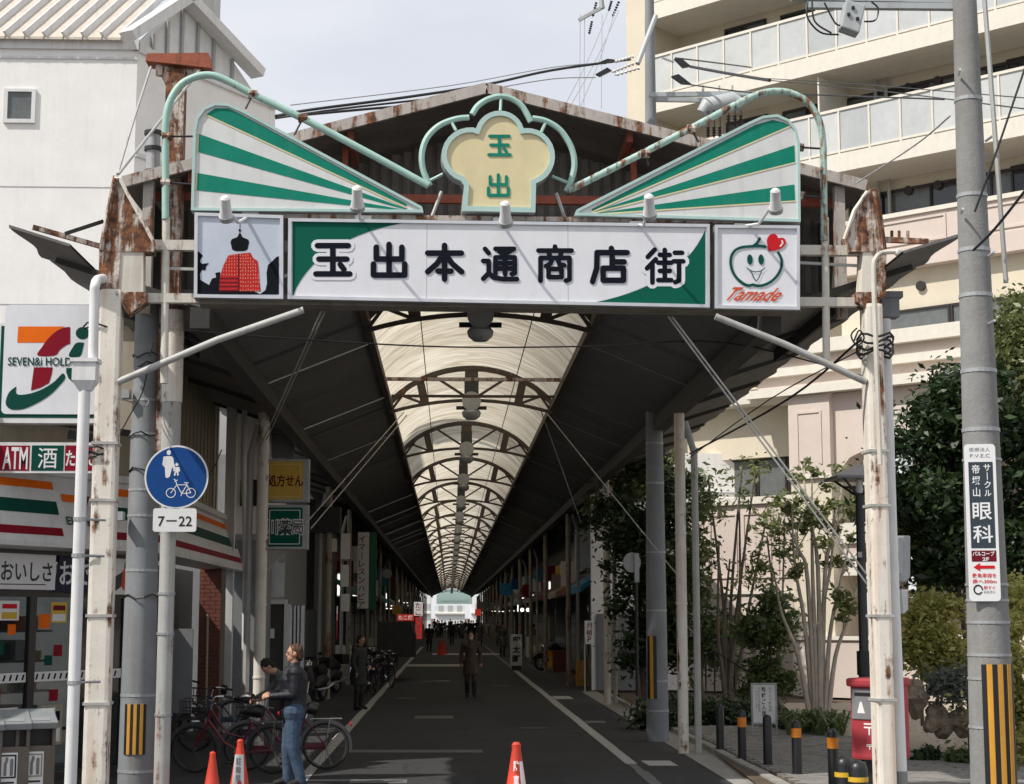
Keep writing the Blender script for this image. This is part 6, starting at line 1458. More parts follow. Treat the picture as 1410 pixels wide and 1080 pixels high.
# ================================================================== PEOPLE
def voxel(mb, size, smooth=3):
    me = bpy.data.meshes.new('tmp'); me.from_pydata(mb.v, [], mb.f); o = bpy.data.objects.new('tmp', me); COL.objects.link(o)
    m = o.modifiers.new('r', 'REMESH'); m.mode = 'VOXEL'; m.voxel_size = size
    s = o.modifiers.new('s', 'SMOOTH'); s.factor = .5; s.iterations = smooth
    dg = bpy.context.evaluated_depsgraph_get(); r = bpy.data.meshes.new_from_object(o.evaluated_get(dg))
    bpy.data.objects.remove(o); bpy.data.meshes.remove(me); return r
def person(label, pos, J, mats, hair=None, size=.011, rot=0, scale=1, fingers=True, cat='person', group=None, extra=(), head_dir=(0,-1,0), mask=None, face=True, bulk=1.0):
    """J: joints in metres about the feet centre, figure faces -Y before rot; mats: region -> material"""
    Rz = Matrix.Rotation(rot, 3, 'Z'); V = {k: Rz @ (Vector(v)*scale) for k, v in J.items()}
    caps = []                                     # (a, b, ra, rb, region)
    def C(a, b, ra, rb, reg):
        a = V[a] if isinstance(a, str) else a; b = V[b] if isinstance(b, str) else b; q = bulk if reg in ('top','legs') else 1; caps.append((a, b, ra*scale*q, rb*scale*q, reg))
    k = scale
    for s in 'lr':
        C('hip_'+s, 'knee_'+s, .095, .066, 'legs'); C('knee_'+s, 'ank_'+s, .068, .052, 'legs')
        C('ank_'+s, 'toe_'+s, .045, .036, 'shoes'); C(V['ank_'+s]-Vector((0,0,.045*k)), V['ank_'+s]-Vector((0,0,.04*k))+(V['ank_'+s]-V['toe_'+s])*.2, .04, .04, 'shoes')
        C('sho_'+s, 'elb_'+s, .068, .052, 'top'); C('elb_'+s, 'wri_'+s, .052, .037, 'top')
        C('chest', 'sho_'+s, .12, .075, 'top'); C('hip_'+s, 'pelv', .115, .12, 'top' if mats.get('long') else 'legs')
        h = (V['wri_'+s]-V['elb_'+s]).normalized(); side = h.cross(Vector((0,0,1)));
        if side.length < .2: side = h.cross(Rz @ Vector((0,1,0)))
        side.normalize(); nrm = side.cross(h).normalized(); w0 = V['wri_'+s]
        C(w0, w0+h*.05*k, .026, .030, 'skin'); 
        for i, (o, l) in enumerate(((-.026,.060),(-.009,.072),(.009,.068),(.025,.052))):
            b0 = w0+h*.075*k+side*o*k; C(w0+h*.03*k+side*o*.7*k, b0, .017, .013, 'skin')
            if fingers:
                b1 = b0+(h*.8-nrm*.45)*l*.55*k; C(b0, b1, .0105, .0095, 'skin'); C(b1, b1+(h*.35-nrm*.9)*l*.5*k, .0095, .008, 'skin')
        t0 = w0+h*.03*k-side*.03*k; C(w0+h*.015*k-side*.012*k, t0, .016, .013, 'skin'); C(t0, t0+(h*.75-side*.5-nrm*.3).normalized()*.05*k, .012, .009, 'skin')
    C('pelv', 'waist', .145, .135, 'top'); C('waist', 'chest', .138, .150, 'top'); C('chest', 'neck', .10, .062, 'top'); C('neck', 'head', .052, .055, 'skin')
    for a, b, ra, rb, reg in extra: C(a, b, ra, rb, reg)
    hd = Rz @ Vector(head_dir).normalized(); hu = (V['head']-V['neck']).normalized(); hx = hd.cross(hu).normalized(); hd = hu.cross(hx).normalized()
    hc = V['head']+hu*.085*k
    Mh = Matrix((hx, hd, hu)).transposed()
    mb = MB()
    for a, b, ra, rb, reg in caps:
        mb.ell(a, ra, n=10, m=6).ell(b, rb, n=10, m=6)
        if (b-a).length > 1e-4: mb.cyl(a, b, ra, rb, n=10)
    def HE(off, r, reg='skin'):
        c = hc+Mh @ (Vector(off)*k); mb.ell(c, r[0]*k, r[1]*k, r[2]*k, 14, 10, Mh); caps.append((c, c+Vector((0,0,1e-4)), max(r)*k, max(r)*k, reg))
    HE((0,-.005,.01), (.074,.092,.098)); HE((0,.03,-.055), (.055,.058,.055)); HE((0,.085,-.015), (.013,.022,.02)); HE((0,.092,-.026), (.016,.014,.012))
    HE((.076,-.005,-.01), (.012,.02,.03)); HE((-.076,-.005,-.01), (.012,.02,.03)); HE((0,.073,-.06), (.024,.012,.009)); HE((0,.064,-.09), (.024,.02,.018)); HE((0,.078,.022), (.05,.012,.010))
    if mats.get('long'):                          # coat skirt
        C('pelv', V['pelv']-Vector((0,0,.34*k)), .17, .20, 'top'); a, b, ra, rb, _ = caps[-1]; mb.cyl(a, b, ra, rb, n=14).ell(a, ra)
    r = voxel(mb, size*scale)
    t = thing('person', label, cat, tuple(pos), group)
    regs = ['skin','top','legs','shoes']; r.materials.clear()
    for g in regs: r.materials.append(M[mats[g]])
    nv = len(r.vertices); vc = np.empty(nv*3, dtype=np.float32); r.vertices.foreach_get('co', vc); vc = vc.reshape(-1,3)
    cen = np.array([vc[list(p.vertices)].mean(0) for p in r.polygons], dtype=float)
    best = np.full(len(cen), 1e9); idx = np.zeros(len(cen), int)
    for a, b, ra, rb, reg in caps:
        A = np.array(a); D = np.array(b)-A; L2_ = max(1e-9, D.dot(D)); tt = np.clip(((cen-A)@D)/L2_, 0, 1)
        d = np.linalg.norm(cen-(A+tt[:,None]*D), axis=1)-(ra+(rb-ra)*tt); m_ = d < best; best[m_] = d[m_]; idx[m_] = regs.index(reg)
    r.polygons.foreach_set('material_index', idx.tolist()); r.polygons.foreach_set('use_smooth', [True]*len(r.polygons)); r.update()
    o = bpy.data.objects.new('body', r); COL.objects.link(o); o.parent = t; o['_o'] = [0,0,0]
    t0 = list(t['_o']); t['_o'] = [0,0,0]
    if hair:
        hb = MB(); c = hc+Mh @ (Vector((0,-.022,.030))*k); hb.ell(c, .083*k, .092*k, .092*k, 14, 10, Mh)
        c = hc+Mh @ (Vector((0,-.050,-.025))*k); hb.ell(c, .078*k, .066*k, .075*k, 12, 8, Mh)
        hm = voxel(hb, .010*k, 2)
        for v_ in hm.vertices: v_.co += (v_.co-hc)*(.05*math.sin(v_.co.x*160+v_.co.z*40)+.04*math.sin(v_.co.y*190-v_.co.z*60))
        hm.update(); hm.materials.clear(); hm.materials.append(M[hair]); hm.polygons.foreach_set('use_smooth', [True]*len(hm.polygons))
        ho = bpy.data.objects.new('hair', hm); COL.objects.link(ho); ho.parent = t
    if face:
        for sx in (-.03, .03): MB().ell(hc+Mh @ (Vector((sx,.083,.005))*k), .011*k, .008*k, .007*k, 8, 6, Mh).build('eye', M['black'], t)
        MB().ell(hc+Mh @ (Vector((0,.086,-.06))*k), .022*k, .006*k, .004*k, 8, 4, Mh).build('mouth', M['maroon'], t)
    if mask: MB().ell(hc+Mh @ (Vector((0,.062,-.045))*k), .052*k, .045*k, .045*k, 12, 8, Mh).build('face_mask', M[mask], t, smooth=True)
    t['_o'] = t0; return t
def stand(**kw):
    J = dict(pelv=(0,0,.92), waist=(0,0,1.08), chest=(0,0,1.30), neck=(0,0,1.46), head=(0,-.02,1.53),
        hip_l=(.085,0,.90), knee_l=(.10,-.01,.49), ank_l=(.10,.02,.085), toe_l=(.12,-.13,.04), hip_r=(-.085,0,.90), knee_r=(-.10,-.01,.49), ank_r=(-.10,.02,.085), toe_r=(-.12,-.13,.04),
        sho_l=(.185,0,1.385), elb_l=(.24,.02,1.12), wri_l=(.23,-.06,.88), sho_r=(-.185,0,1.385), elb_r=(-.24,.02,1.12), wri_r=(-.23,-.06,.88))
    J.update(kw); return J
M['dark_olive'] = mat('dark_olive_coat', (.04,.042,.036), .9, noise=.2, bump=1, bscale=12)
# man in navy jacket looking up, facing left, hands together in front
gm = G(402,1084)
person('man in navy jacket and blue jeans looking up with hands held together', (gm.x, gm.y, 0),
    stand(elb_l=(.21,-.03,1.12), wri_l=(.06,-.27,1.10), elb_r=(-.21,-.03,1.12), wri_r=(-.05,-.28,1.12), ank_l=(.10,.10,.085), toe_l=(.13,-.05,.04), ank_r=(-.10,-.04,.085), toe_r=(-.12,-.19,.04), knee_r=(-.09,-.05,.49), head=(0,.0,1.53)),
    dict(skin='skin', top='jacket', legs='jeans', shoes='rubber'), 'hair_brown', size=.0085, rot=R(-78), scale=1.02, bulk=1.2, head_dir=(0,-1,.55),
    extra=[])
gw = G(380,1060)
person('woman in grey coat with black hair bent over a parked bicycle', (gw.x+.16, gw.y+.55, 0),
    stand(pelv=(0,.12,.90), waist=(0,.06,1.04), chest=(0,-.12,1.22), neck=(0,-.24,1.34), head=(0,-.31,1.385), sho_l=(.17,-.13,1.28), sho_r=(-.17,-.13,1.28), elb_l=(.22,-.30,1.06), wri_l=(.16,-.50,.98), elb_r=(-.22,-.30,1.06), wri_r=(-.16,-.50,.98), hip_l=(.085,.12,.88), hip_r=(-.085,.12,.88)),
    dict(skin='skin', top='grey_coat', legs='dark_cloth', shoes='rubber', long=1), 'hair_black', size=.011, rot=R(-70), head_dir=(0,-1,-.6), scale=.98)
gc = G(648,960)
person('pedestrian in brown coat and white face mask walking in the middle of the arcade', (gc.x, gc.y, 0),
    stand(knee_l=(.09,-.06,.49), ank_l=(.10,-.10,.085), toe_l=(.11,-.25,.04), ank_r=(-.09,.14,.10), toe_r=(-.10,.0,.04), elb_l=(.25,.05,1.13), wri_l=(.26,0,.90), elb_r=(-.25,.03,1.13), wri_r=(-.26,-.03,.90)),
    dict(skin='skin', top='brown_coat', legs='dark_cloth', shoes='rubber', long=1), 'hair_black', size=.014, mask='white_ink', fingers=True, scale=1.0, bulk=1.12)
gs = G(494,978)
person('standing figure in a dark coat beside the parked scooters on the left', (gs.x, gs.y, 0), stand(elb_l=(.22,-.02,1.12), wri_l=(.1,-.2,1.02)),
    dict(skin='skin', top='dark_olive', legs='dark_cloth', shoes='rubber', long=1), 'hair_black', size=.014, rot=R(60), scale=.98)
M['far_cloth'] = mat('far_cloth', (.03,.03,.034), .9)
W1 = stand(knee_l=(.09,-.08,.49), ank_l=(.10,-.16,.085), toe_l=(.11,-.31,.04), knee_r=(-.09,.03,.49), ank_r=(-.09,.20,.11), toe_r=(-.10,.08,.04), wri_l=(.24,.08,.9), wri_r=(-.24,-.16,.92))
CG = 'crowd in the far arcade'
def far_person(label, px, py, J, top, legs, rot, sc, hair='hair_black', long=0):
    g = G(px, py); return person(label, (g.x, g.y, 0), J, dict(skin='skin', top=top, legs=legs, shoes='rubber', long=long), hair, size=.02, rot=R(rot), scale=sc, fingers=False, group=CG, face=False)
pa = far_person('tall dark silhouetted pedestrian walking away beside the far orange cones', 622, 889, W1, 'dark_cloth', 'dark_cloth', 180, 1.05)
pb = far_person('pedestrian in olive coat at the right of the far crowd', 661, 890, stand(), 'grey_coat', 'far_cloth', 20, 1.02, long=1)
pc = far_person('dark figure in a dress with pale collar at the left of the far cones', 591, 898, stand(), 'dark_cloth', 'far_cloth', 10, .98, long=1)
rr_ = random.Random(5)
for k in range(16):
    px = 598+k*3.9+rr_.uniform(-1.5,1.5); Y = rr_.uniform(150,240); g = P(px, 860, Y)
    src = (pa, pb, pc)[k % 3]
    dup(src, (g.x, g.y, 0), R(rr_.choice((180,0,170,12))), f'dark silhouetted pedestrian, {ordn(k)} from the left in the crowd at the bright far end', CG, rr_.uniform(.95,1.05))
for px, py, lab in ((735,905,'dark pedestrian standing by the shops right of the white standing sign'),(692,905,'dark pedestrian left of the white standing sign'),(686,890,'second dark pedestrian further back along the right shops')):
    g = G(px, py); dup(pb, (g.x, g.y, 0), R(rr_.uniform(0,360)), lab, CG)
# ================================================================== BICYCLES AND SCOOTERS
def bicycle(label, fm, basket=True, group='parked bicycles'):
    """bicycle along +X (front at +X), rear wheel hub over the origin"""
    t = thing('bicycle', label, 'bicycle', (0,0,0), group); wb, r = 1.08, .325
    for x in (0, wb):
        w_ = MB().torus((x,0,r), (0,1,0), r-.018, .019, 30, 6).build('wheel', M['rubber'], t, smooth=True)
        MB().torus((x,0,r), (0,1,0), r-.045, .008, 28, 5).build('rim', M['bike_dark'], w_, smooth=True)
        sp = MB()
        for i in range(16):
            a = i/16*6.283; sp.cyl((x,.02*(-1)**i,r), (x+(r-.05)*math.cos(a),0,r+(r-.05)*math.sin(a)), .0022, n=4, cap=False)
        sp.cyl((x,-.05,r),(x,.05,r),.02,n=8); sp.build('spokes', M['bike_dark'], w_, kind='stuff')
        a0, a1 = (-20, 200) if x == 0 else (20, 190)
        fd = MB(); pts = [(x+(r+.018)*math.cos(R(a)), r+(r+.018)*math.sin(R(a))) for a in range(a0, a1, 14)]
        for (p, q), (u, v) in zip(pts, pts[1:]): fd.bar((p,0,q), (u,0,v), .05, .006, (0,1,0))
        fd.build('mudguard', M['bike_dark'], t)
    f = MB(); bb = (.45,0,.29); seat = (.28,0,.70); hd0 = (.88,0,.72); hd1 = (.845,0,.86)
    f.tube([hd1, hd0, (.94,0,.56)], .02, 8); f.tube([hd0, (.66,0,.42), bb], .022, 8); f.tube([hd1, (.62,0,.54), (.37,0,.48)], .014, 8); f.tube([bb, seat], .018, 8)
    for s in (-.045,.045): f.tube([(.0,s,r),(.2,s,.30),(bb[0],s*.6,bb[2])], .010, 6); f.tube([(0,s,r),(.15,s*.8,.52),(seat[0],s*.3,.66)], .009, 6); f.tube([(.93,s*.7,.58),(1.03,s,.45),(wb,s,r)], .012, 6)
    f.build('frame', fm, t, smooth=True)
    MB().tube([seat,(.25,0,.80)], .014, 8).tube([(.845,0,.86),(.82,0,.97)], .014, 8).build('seat_post', M['chrome'], t)
    sd = MB(); sd.tube([(.12,0,.83),(.2,0,.845),(.34,0,.835),(.43,0,.83)], [.085,.095,.05,.03], 10); sd.build('saddle', M['black'], t, smooth=True)
    MB().tube(smooth_path([(.66,.29,.98),(.74,.27,1.0),(.83,.14,1.01),(.82,0,.98),(.83,-.14,1.01),(.74,-.27,1.0),(.66,-.29,.98)], 4), .011, 6).build('handlebar', M['chrome'], t, smooth=True)
    for s in (-1,1): MB().tube([(.74,s*.272,1.0),(.62,s*.295,.975)], .017, 8).build('grip', M['black'], t)
    MB().cyl((.45,-.03,.29),(.45,.03,.29),.075,n=18).build('chainring', M['chrome'], t); MB().bar((.45,.05,.29),(.55,.06,.18),.02,.03).bar((.52,.06,.17),(.60,.15,.17),.09,.02).build('crank', M['black'], t)
    MB().box(0,.45,-.055,-.04,.27,.37).build('chain_guard', fm, t)
    rk = MB()
    for s in (-.06,0,.06): rk.tube([(-.22,s,.70),(.22,s,.70)], .006, 5)
    rk.tube([(0,.06,r),(-.05,.06,.70)], .006, 5).tube([(0,-.06,r),(-.05,-.06,.70)], .006, 5); rk.build('rear_rack', M['chrome'], t)
    MB().cyl((-.34,0,.62),(-.36,0,.62),.03,n=8).build('reflector', M['red_ink'], t); MB().tube([(1.0,0,.70),(1.05,0,.70)], .035, 8).build('headlamp', M['chrome'], t)
    if basket:
        b_ = MB(); x0, x1, z0, z1 = .93, 1.24, .74, .99
        for z in (z0, (z0+z1)/2, z1):
            e = .03*(z-z0)/(z1-z0)+.13; b_.tube([(x0,-e,z),(x1,-e,z),(x1,e,z),(x0,e,z),(x0,-e,z)], .006, 4)
        for i in range(7):
            x = x0+(x1-x0)*i/6
            for s in (-1,1): b_.tube([(x,s*.13,z0),(x,s*.16,z1)], .004, 4)
        for i in range(6):
            y = -.13+.26*i/5
            for x in (x0, x1): b_.tube([(x,y,z0),(x,y*1.2,z1)], .004, 4)
            b_.tube([(x0,y,z0),(x1,y,z0)], .004, 4)
        b_.build('basket', M['dark_metal'], t, kind='stuff')
    MB().tube([(0,-.06,.3),(-.10,-.13,.02)], .01, 6).build('kickstand', M['chrome'], t)
    return t
BK = bicycle('red pink city bicycle with wire basket parked behind the orange cones', M['bike_red'])
g = G(372,1064); BK.location = (g.x+.05, g.y-.2, 0); BK.rotation_euler = (R(-6),0,R(172))
g = G(448,1060); dup(BK, (g.x, g.y, 0), R(186), 'bicycle with a big bare rear wheel showing right of the man in jeans')
B2 = bicycle('dark blue bicycle leaning behind the red one by the brick pier', M['bike_blue'])
g = G(350,1040); B2.location = (g.x, g.y+.3, 0); B2.rotation_euler = (R(5),0,R(160))
g = G(330,1020); dup(B2, (g.x-.2, g.y+.6, 0), R(196), 'dark bicycle furthest back in the cluster by the brick pier')
for k, (px, py, a) in enumerate(((545,938,80),(540,945,100),(532,950,76),(520,955,95),(548,928,84),(552,918,90))):
    g = G(px, py); d = dup(B2 if k % 2 else BK, (g.x-.35, g.y, 0), R(a+190), f'{["first","second","third","fourth","fifth","sixth"][k]} dark parked bicycle in the row behind the standing figure on the left', 'bicycles in the left row')
def motorbike(name, label, cat, big=True, group=None):
    t = thing(name, label, cat, (0,0,0), group); r = .30 if big else .24; wb = 1.38 if big else 1.15
    for x in (0, wb):
        w_ = MB().torus((x,0,r), (0,1,0), r-.055, .058, 24, 8).build('wheel', M['rubber'], t, smooth=True)
        MB().torus((x,0,r), (0,1,0), r-.10, .018, 20, 5).cyl((x,-.06,r),(x,.06,r),.05,n=10).build('rim', M['alu'], w_, smooth=True)
        sp = MB()
        for i in range(6): a = i/6*6.283; sp.bar((x,0,r),(x+(r-.1)*math.cos(a),0,r+(r-.1)*math.sin(a)),.03,.02,(0,1,0))
        sp.build('spokes', M['alu'], w_)
    if big:
        MB().tube([(.12,0,.80),(.45,0,.77),(.55,0,.80)], [.10,.15,.12], 10).build('seat', M['rubber'], t, smooth=True)
        MB().tube([(.55,0,.84),(.7,0,.93),(.92,0,.90),(1.0,0,.84)], [.09,.15,.15,.08], 12).build('fuel_tank', M['jacket'], t, smooth=True)
        MB().tube([(.45,0,.4),(.6,0,.5),(.85,0,.45)], [.15,.20,.14], 10).build('engine', M['grey_metal'], t, smooth=True)
    else:
        MB().tube([(-.1,0,.72),(.1,0,.80),(.42,0,.78)], [.10,.14,.10], 10).build('seat', M['rubber'], t, smooth=True)
        MB().tube([(-.15,0,.52),(.1,0,.55),(.4,0,.5),(.5,0,.36)], [.12,.17,.16,.10], 10).build('body_shell', M['dark_metal'], t, smooth=True)
        MB().box(.42,.85,-.15,.15,.28,.34).build('footboard', M['black'], t); MB().tube([(.86,0,.30),(.92,0,.6),(.95,0,.9)], [.16,.19,.12], 10).build('leg_shield', M['dark_metal'], t, smooth=True)
        MB().box(-.42,-.08,-.17,.17,.80,1.08).build('top_box', M['black'], t, bevel=.04)
    for s in (-.09,.09): MB().tube([(wb,s,r),(wb-.22,s*.8,.80),(wb-.28,s*.7,1.0)], .024, 8).build('fork', M['chrome'], t)
    MB().tube([(wb-.42,.36,1.05),(wb-.28,.15,1.06),(wb-.28,-.15,1.06),(wb-.42,-.36,1.05)], .015, 6).build('handlebar', M['black'], t)
    MB().ell((wb-.13,0,.92), .09,.10,.10).build('headlight', M['chrome'], t, smooth=True)
    for s in (-1,1): MB().ell((wb-.30,s*.30,1.2), .02,.07,.045).tube([(wb-.30,s*.25,1.06),(wb-.30,s*.3,1.18)], .007, 5).build('mirror', M['black'], t)
    fd = MB(); 
    for a in range(20,170,15): fd.bar((wb+(r+.03)*math.cos(R(a)),0,r+(r+.03)*math.sin(R(a))), (wb+(r+.03)*math.cos(R(a+15)),0,r+(r+.03)*math.sin(R(a+15))), .12,.01,(0,1,0))
    fd.build('mudguard', M['black'], t)
    MB().tube([(.7,.17,.3),(.2,.2,.32),(-.15,.2,.42)], [.03,.04,.05], 8).build('exhaust', M['chrome'], t, smooth=True)
    return t
MT = motorbike('motorcycle', 'black motorcycle parked beside the white standing sign on the right', 'motorcycle')
g = G(737,924); MT.location = (g.x+1.5, g.y+.9, 0); MT.rotation_euler = (0,0,R(204))
SCG = 'scooters parked on the left'
SO = motorbike('scooter', 'dark scooter with top box parked nearest behind the man in jeans', 'scooter', False, SCG)
g = G(455,965); SO.location = (g.x-.2, g.y, 0); SO.rotation_euler = (0,0,R(250))
for k, (px, py, a) in enumerate(((440,960,262),(470,955,240),(425,952,255),(505,940,258),(528,930,250))):
    g = G(px, py); dup(SO, (g.x-.15, g.y, 0), R(a), f'{["second","third","fourth","fifth","sixth"][k]} dark scooter in the left row behind the man in jeans', SCG)
MB().prism(fr(485,870,57), fr(485,870,57).uvs([(520,856),(565,856),(572,875),(572,905),(518,905)]), -1.8, 0).build('covered_stall', M['dark_wall'], None, 'low dark covered stall on the left side past the scooters', 'stall', loc=(P(540,905,57).x,57.9,0))
# ================================================================== CONES
CN = 'traffic cones'
def cone(label, x, y, h, text=True, faceA=0):
    t = thing('traffic_cone', label, 'traffic cone', (x,y,0), CN); s = h/.72
    MB().lathe((x,y,0), [(.150*s,.03*s),(.135*s,.045*s),(.038*s,.66*s),(.040*s,.70*s),(.022*s,.72*s)], 24).build('cone_body', M['cone'], t, smooth=True)
    MB().box(x-.185*s,x+.185*s,y-.185*s,y+.185*s,.0,.03*s).build('base', M['cone'], t, bevel=.012)
    fm = Frame((x,y-.02*s,0)); tl = math.atan2(.097,.615); fm.uy = Vector((0,math.sin(tl),math.cos(tl))); fm.n = fm.ux.cross(fm.uy); fm.o = Vector((x,y-.143*s,.02*s))
    return t, fm, s
p = P(711,1022,17.2); t, fm, s = cone('orange traffic cone with white vertical lettering in the middle of the street', p.x, 17.2, p.z)
vlettering(fm, '駐車禁', -.006, p.z*.66/.72*.86, .058, .115, .012, M['white_ink'], t, .03, 1.25)
mb = MB(); rs = lambda z: .135*s+(.038-.135)*s*(z-.045*s)/(.615*s)+.0025
for a in range(25, 58, 8):
    vs = []
    for z in (.06*s,.56*s):
        for q in (a, a+8.2): vs.append((p.x+rs(z)*math.sin(R(q)), 17.2-rs(z)*math.cos(R(q)), z))
    mb.add(vs, [(0,1,3,2)])
mb.build('reflective_panel', M['white_ink'], t)
p = P(293,1035,18.9); cone('plain red orange cone left of the cone with a white placard', p.x, 18.9, p.z)
p = P(331,1018,19.8); t, fm, s = cone('red orange cone wearing a white lettered placard before the bicycles', p.x, 19.8, p.z)
fm2 = Frame((p.x, 19.8-.105*s, 0), (1,.12,0), (0,.06,1)); MB().prism(fm2, [(-.085,.05),(.07,.05),(.05,p.z*.76),(-.05,p.z*.76)], -.01, .012).build('placard', M['white_ink'], t)
vlettering(fm2, '駐輪禁止', -.005, p.z*.72, .06, .085, .015, M['grey_wall'], t, .01)
for px, lab in ((606,'far orange cone standing left in the middle of the arcade'),(611,'far orange cone standing right behind its neighbour')):
    g = G(px, 902); cone(lab, g.x, g.y+(1.5 if px > 608 else 0), .85)
# ================================================================== BINS BY THE STORE
BNG = 'waste bins outside the store'
def bin_(label, c, ang, col, mark):
    t = thing('waste_bin', label, 'bin', tuple(c), BNG); f = Frame(c, (math.cos(ang), math.sin(ang), 0)); w_ = .21
    MB().fbox(f, -w_, w_, .04, .72, -.42, -.004).build('body', M['bin_body'], t, bevel=.012)
    for e in (-w_, w_-.035): MB().fbox(f, e, e+.035, .72, .92, -.42, 0).build('post', M['bin_body'], t)
    MB().fbox(f, -w_+.035, w_-.035, .72, .92, -.40, -.12).build('opening', M['black'], t)
    q = [(-w_-.02,.92,.05),(w_+.02,.92,.05),(w_+.02,.98,.06),(-w_-.02,.98,.06)]
    vs = [f.pt(u,v,w) for u,v,w in ((-w_-.015,.90,.05),(w_+.015,.90,.05),(w_+.015,.97,.06),(-w_-.015,.97,.06),(-w_-.015,.92,-.43),(w_+.015,.92,-.43),(w_+.015,1.10,-.40),(-w_-.015,1.10,-.40))]
    MB().add(vs, [(0,1,2,3),(3,2,6,7),(1,5,6,2),(4,0,3,7),(5,4,7,6),(0,4,5,1)]).build('lid', M['bin_lid'], t, bevel=.01)
    lf = Frame(f.pt(0,.97,.06), tuple(f.ux), tuple((f.pt(0,1.10,-.40)-f.pt(0,.97,.06)).normalized()))
    MB().sheet(lf, [(-.15,.06),(.15,.06),(.15,.16),(-.15,.16)], .004).build('lid_label', M['alu'], t)
    mb = MB(); mb.sheet(f, [(-.11,.30),(.09,.30),(.09,.66),(-.11,.66)], .003); mb.build('notice', M['white_ink'], t)
    mb = MB(); a, b, c_, d = -.09,.07,.40,.63; mb.stroke(f, [(a,c_),(b,c_),(b,d),(a,d),(a,c_)], .018, .005); mb.build('notice_border', M[mark], t)
    mb = MB(); mb.stroke(f, [(-.035,.43),(-.035,.54),(-.02,.58),(-.02,.60)], .03, .006).stroke(f, [(.03,.43),(.03,.58)], .035, .006); mb.build('notice_symbol', M['grey_wall'], t)
    MB().fbox(f, -.08, .06, .335, .355, .003, .006).build('notice_text_band', M['black'], t)
bd_ = R(20)
for k, (px, mark, lab) in enumerate(((50,'beige_wall','grey brown store waste bin with pale yellow notice, right end of the row'),(14,'black','grey brown store waste bin with black framed notice, second from the right'),(-24,'black','grey brown store waste bin cut by the left picture edge'))):
    c = P(px, 1000, 18.6-.0+k*-.16); c.z = 0; bin_(lab, c, bd_, None, mark)
t = thing('counter_sign', 'small white notice sign on a stand behind the bins', 'sign', tuple(P(62,1010,20)))
CFs = fr(62,990,20); MB().prism(CFs, CFs.uvs([(48,979),(76,974),(76,991),(52,993)]), -.01, .01).build('plate', M['white_ink'], t)
MB().fbox(CFs, -.07, .07, .05, .07, .009, .013).build('text_band', M['red_ink'], t); MB().cyl(CFs.px(64,990), CFs.px(64,1080), .012).build('leg', M['dark_metal'], t)
# ================================================================== SHOPS DEEPER IN THE ARCADE
sr = random.Random(11)
awn = ['dark_wall','grey_wall','brick','green_print','cyan','maroon','beige_wall','concrete_paint']
def shop(side, y0, y1, k):
    sd = 'left' if side < 0 else 'right'
    xf = -4.0-.004*(y0-50) if side < 0 else 4.75+.004*(y0-50)
    lab = f'{ordn(k)} dark shop unit on the {sd} side deep inside the arcade, counted from the entrance'
    if y0 < 85: lab = {(-1,0):'shop unit with striped awning just past the vertical banner on the left',(-1,1):'second shop unit past the vertical banner on the left',(-1,2):'third shop unit past the vertical banner on the left',(-1,3):'fourth shop unit past the vertical banner on the left',(1,0):'first shop unit after the white wall on the right',(1,1):'second shop unit after the white wall on the right',(1,2):'third shop unit after the white wall on the right',(1,3):'fourth shop unit after the white wall on the right'}.get((side,k), lab)
    t = thing('shop_unit', lab, 'shop', (xf, (y0+y1)/2, 0), 'shops deep in the arcade')
    X = lambda d: xf-side*d                     # d metres out from the front towards the street
    def bx(d0, d1, a, b, z0, z1, nm, m):
        x0, x1 = sorted((X(d0), X(d1))); return MB().box(x0, x1, a, b, z0, z1).build(nm, M[m], t)
    bx(-5, 0, y0, y1-.03, 2.9, 6.9, 'upper_wall', sr.choice(['dark_wall','dark_wall','grey_wall','dark_wall']))
    bx(-5, -2.2, y0, y1-.03, 0, 2.9, 'back_wall', 'dark_wall'); bx(-5, .0, y0, y0+.15, 0, 2.9, 'party_wall', sr.choice(['grey_wall','dark_wall','concrete_paint']))
    if sr.random() < .55:
        n = 6
        for j in range(n): bx(-.12, -.06, y0+.2, y1-.1, .05+j*.45, .05+j*.45+.43, 'shutter_slat', 'grey_wall')
    else:
        for j in range(3): bx(-1.2, -.3, y0+.3+j*1.7, y0+1.6+j*1.7, 0, .9, 'display_table', sr.choice(['beige_wall','brick','dark_wall']))
        bx(-.1, -.05, y0+.3, y0+1.5, .1, 2.5, 'glass_door', 'glass')
    c = sr.choice(awn)
    x0, x1 = X(0), X(.75); z0 = 3.05
    MB().add([(x0,y0+.2,z0+.5),(x0,y1-.2,z0+.5),(x1,y1-.2,z0),(x1,y0+.2,z0),(x0,y0+.2,z0+.44),(x0,y1-.2,z0+.44),(x1,y1-.2,z0-.2),(x1,y0+.2,z0-.2)], [(0,1,2,3),(7,6,5,4),(3,2,6,7),(0,3,7,4),(1,5,6,2)]).build('awning', M[c], t)
    if sr.random() < .8: bx(.05, .14, y0+.8, y1-.8, 3.7, 4.3, 'name_panel', sr.choice(['white_wall','yellow_sign','green','blue_sign','maroon','beige_wall']))
    if sr.random() < .7:
        yy = y0+sr.uniform(1,4); zz = sr.uniform(3.0,3.8); bx(.2, .75, yy, yy+.12, zz, zz+sr.uniform(.5,1.3), 'projecting_sign', sr.choice(['white_wall','maroon','green','white_wall','cyan','beige_wall']))
    if sr.random() < .6: bx(.3, .8, y0+1, y0+1.6, 0, sr.uniform(.7,1.3), 'display_stand', sr.choice(['white_wall','brick','beige_wall','yellow']))
for side, ys0 in ((-1, 54.5), (1, 51.0)):
    y = ys0; k = 0
    while y < 280:
        L_ = sr.uniform(5.2, 7.4) if y < 150 else 10
        shop(side, y, min(y+L_, 283), k); y += L_; k += 1
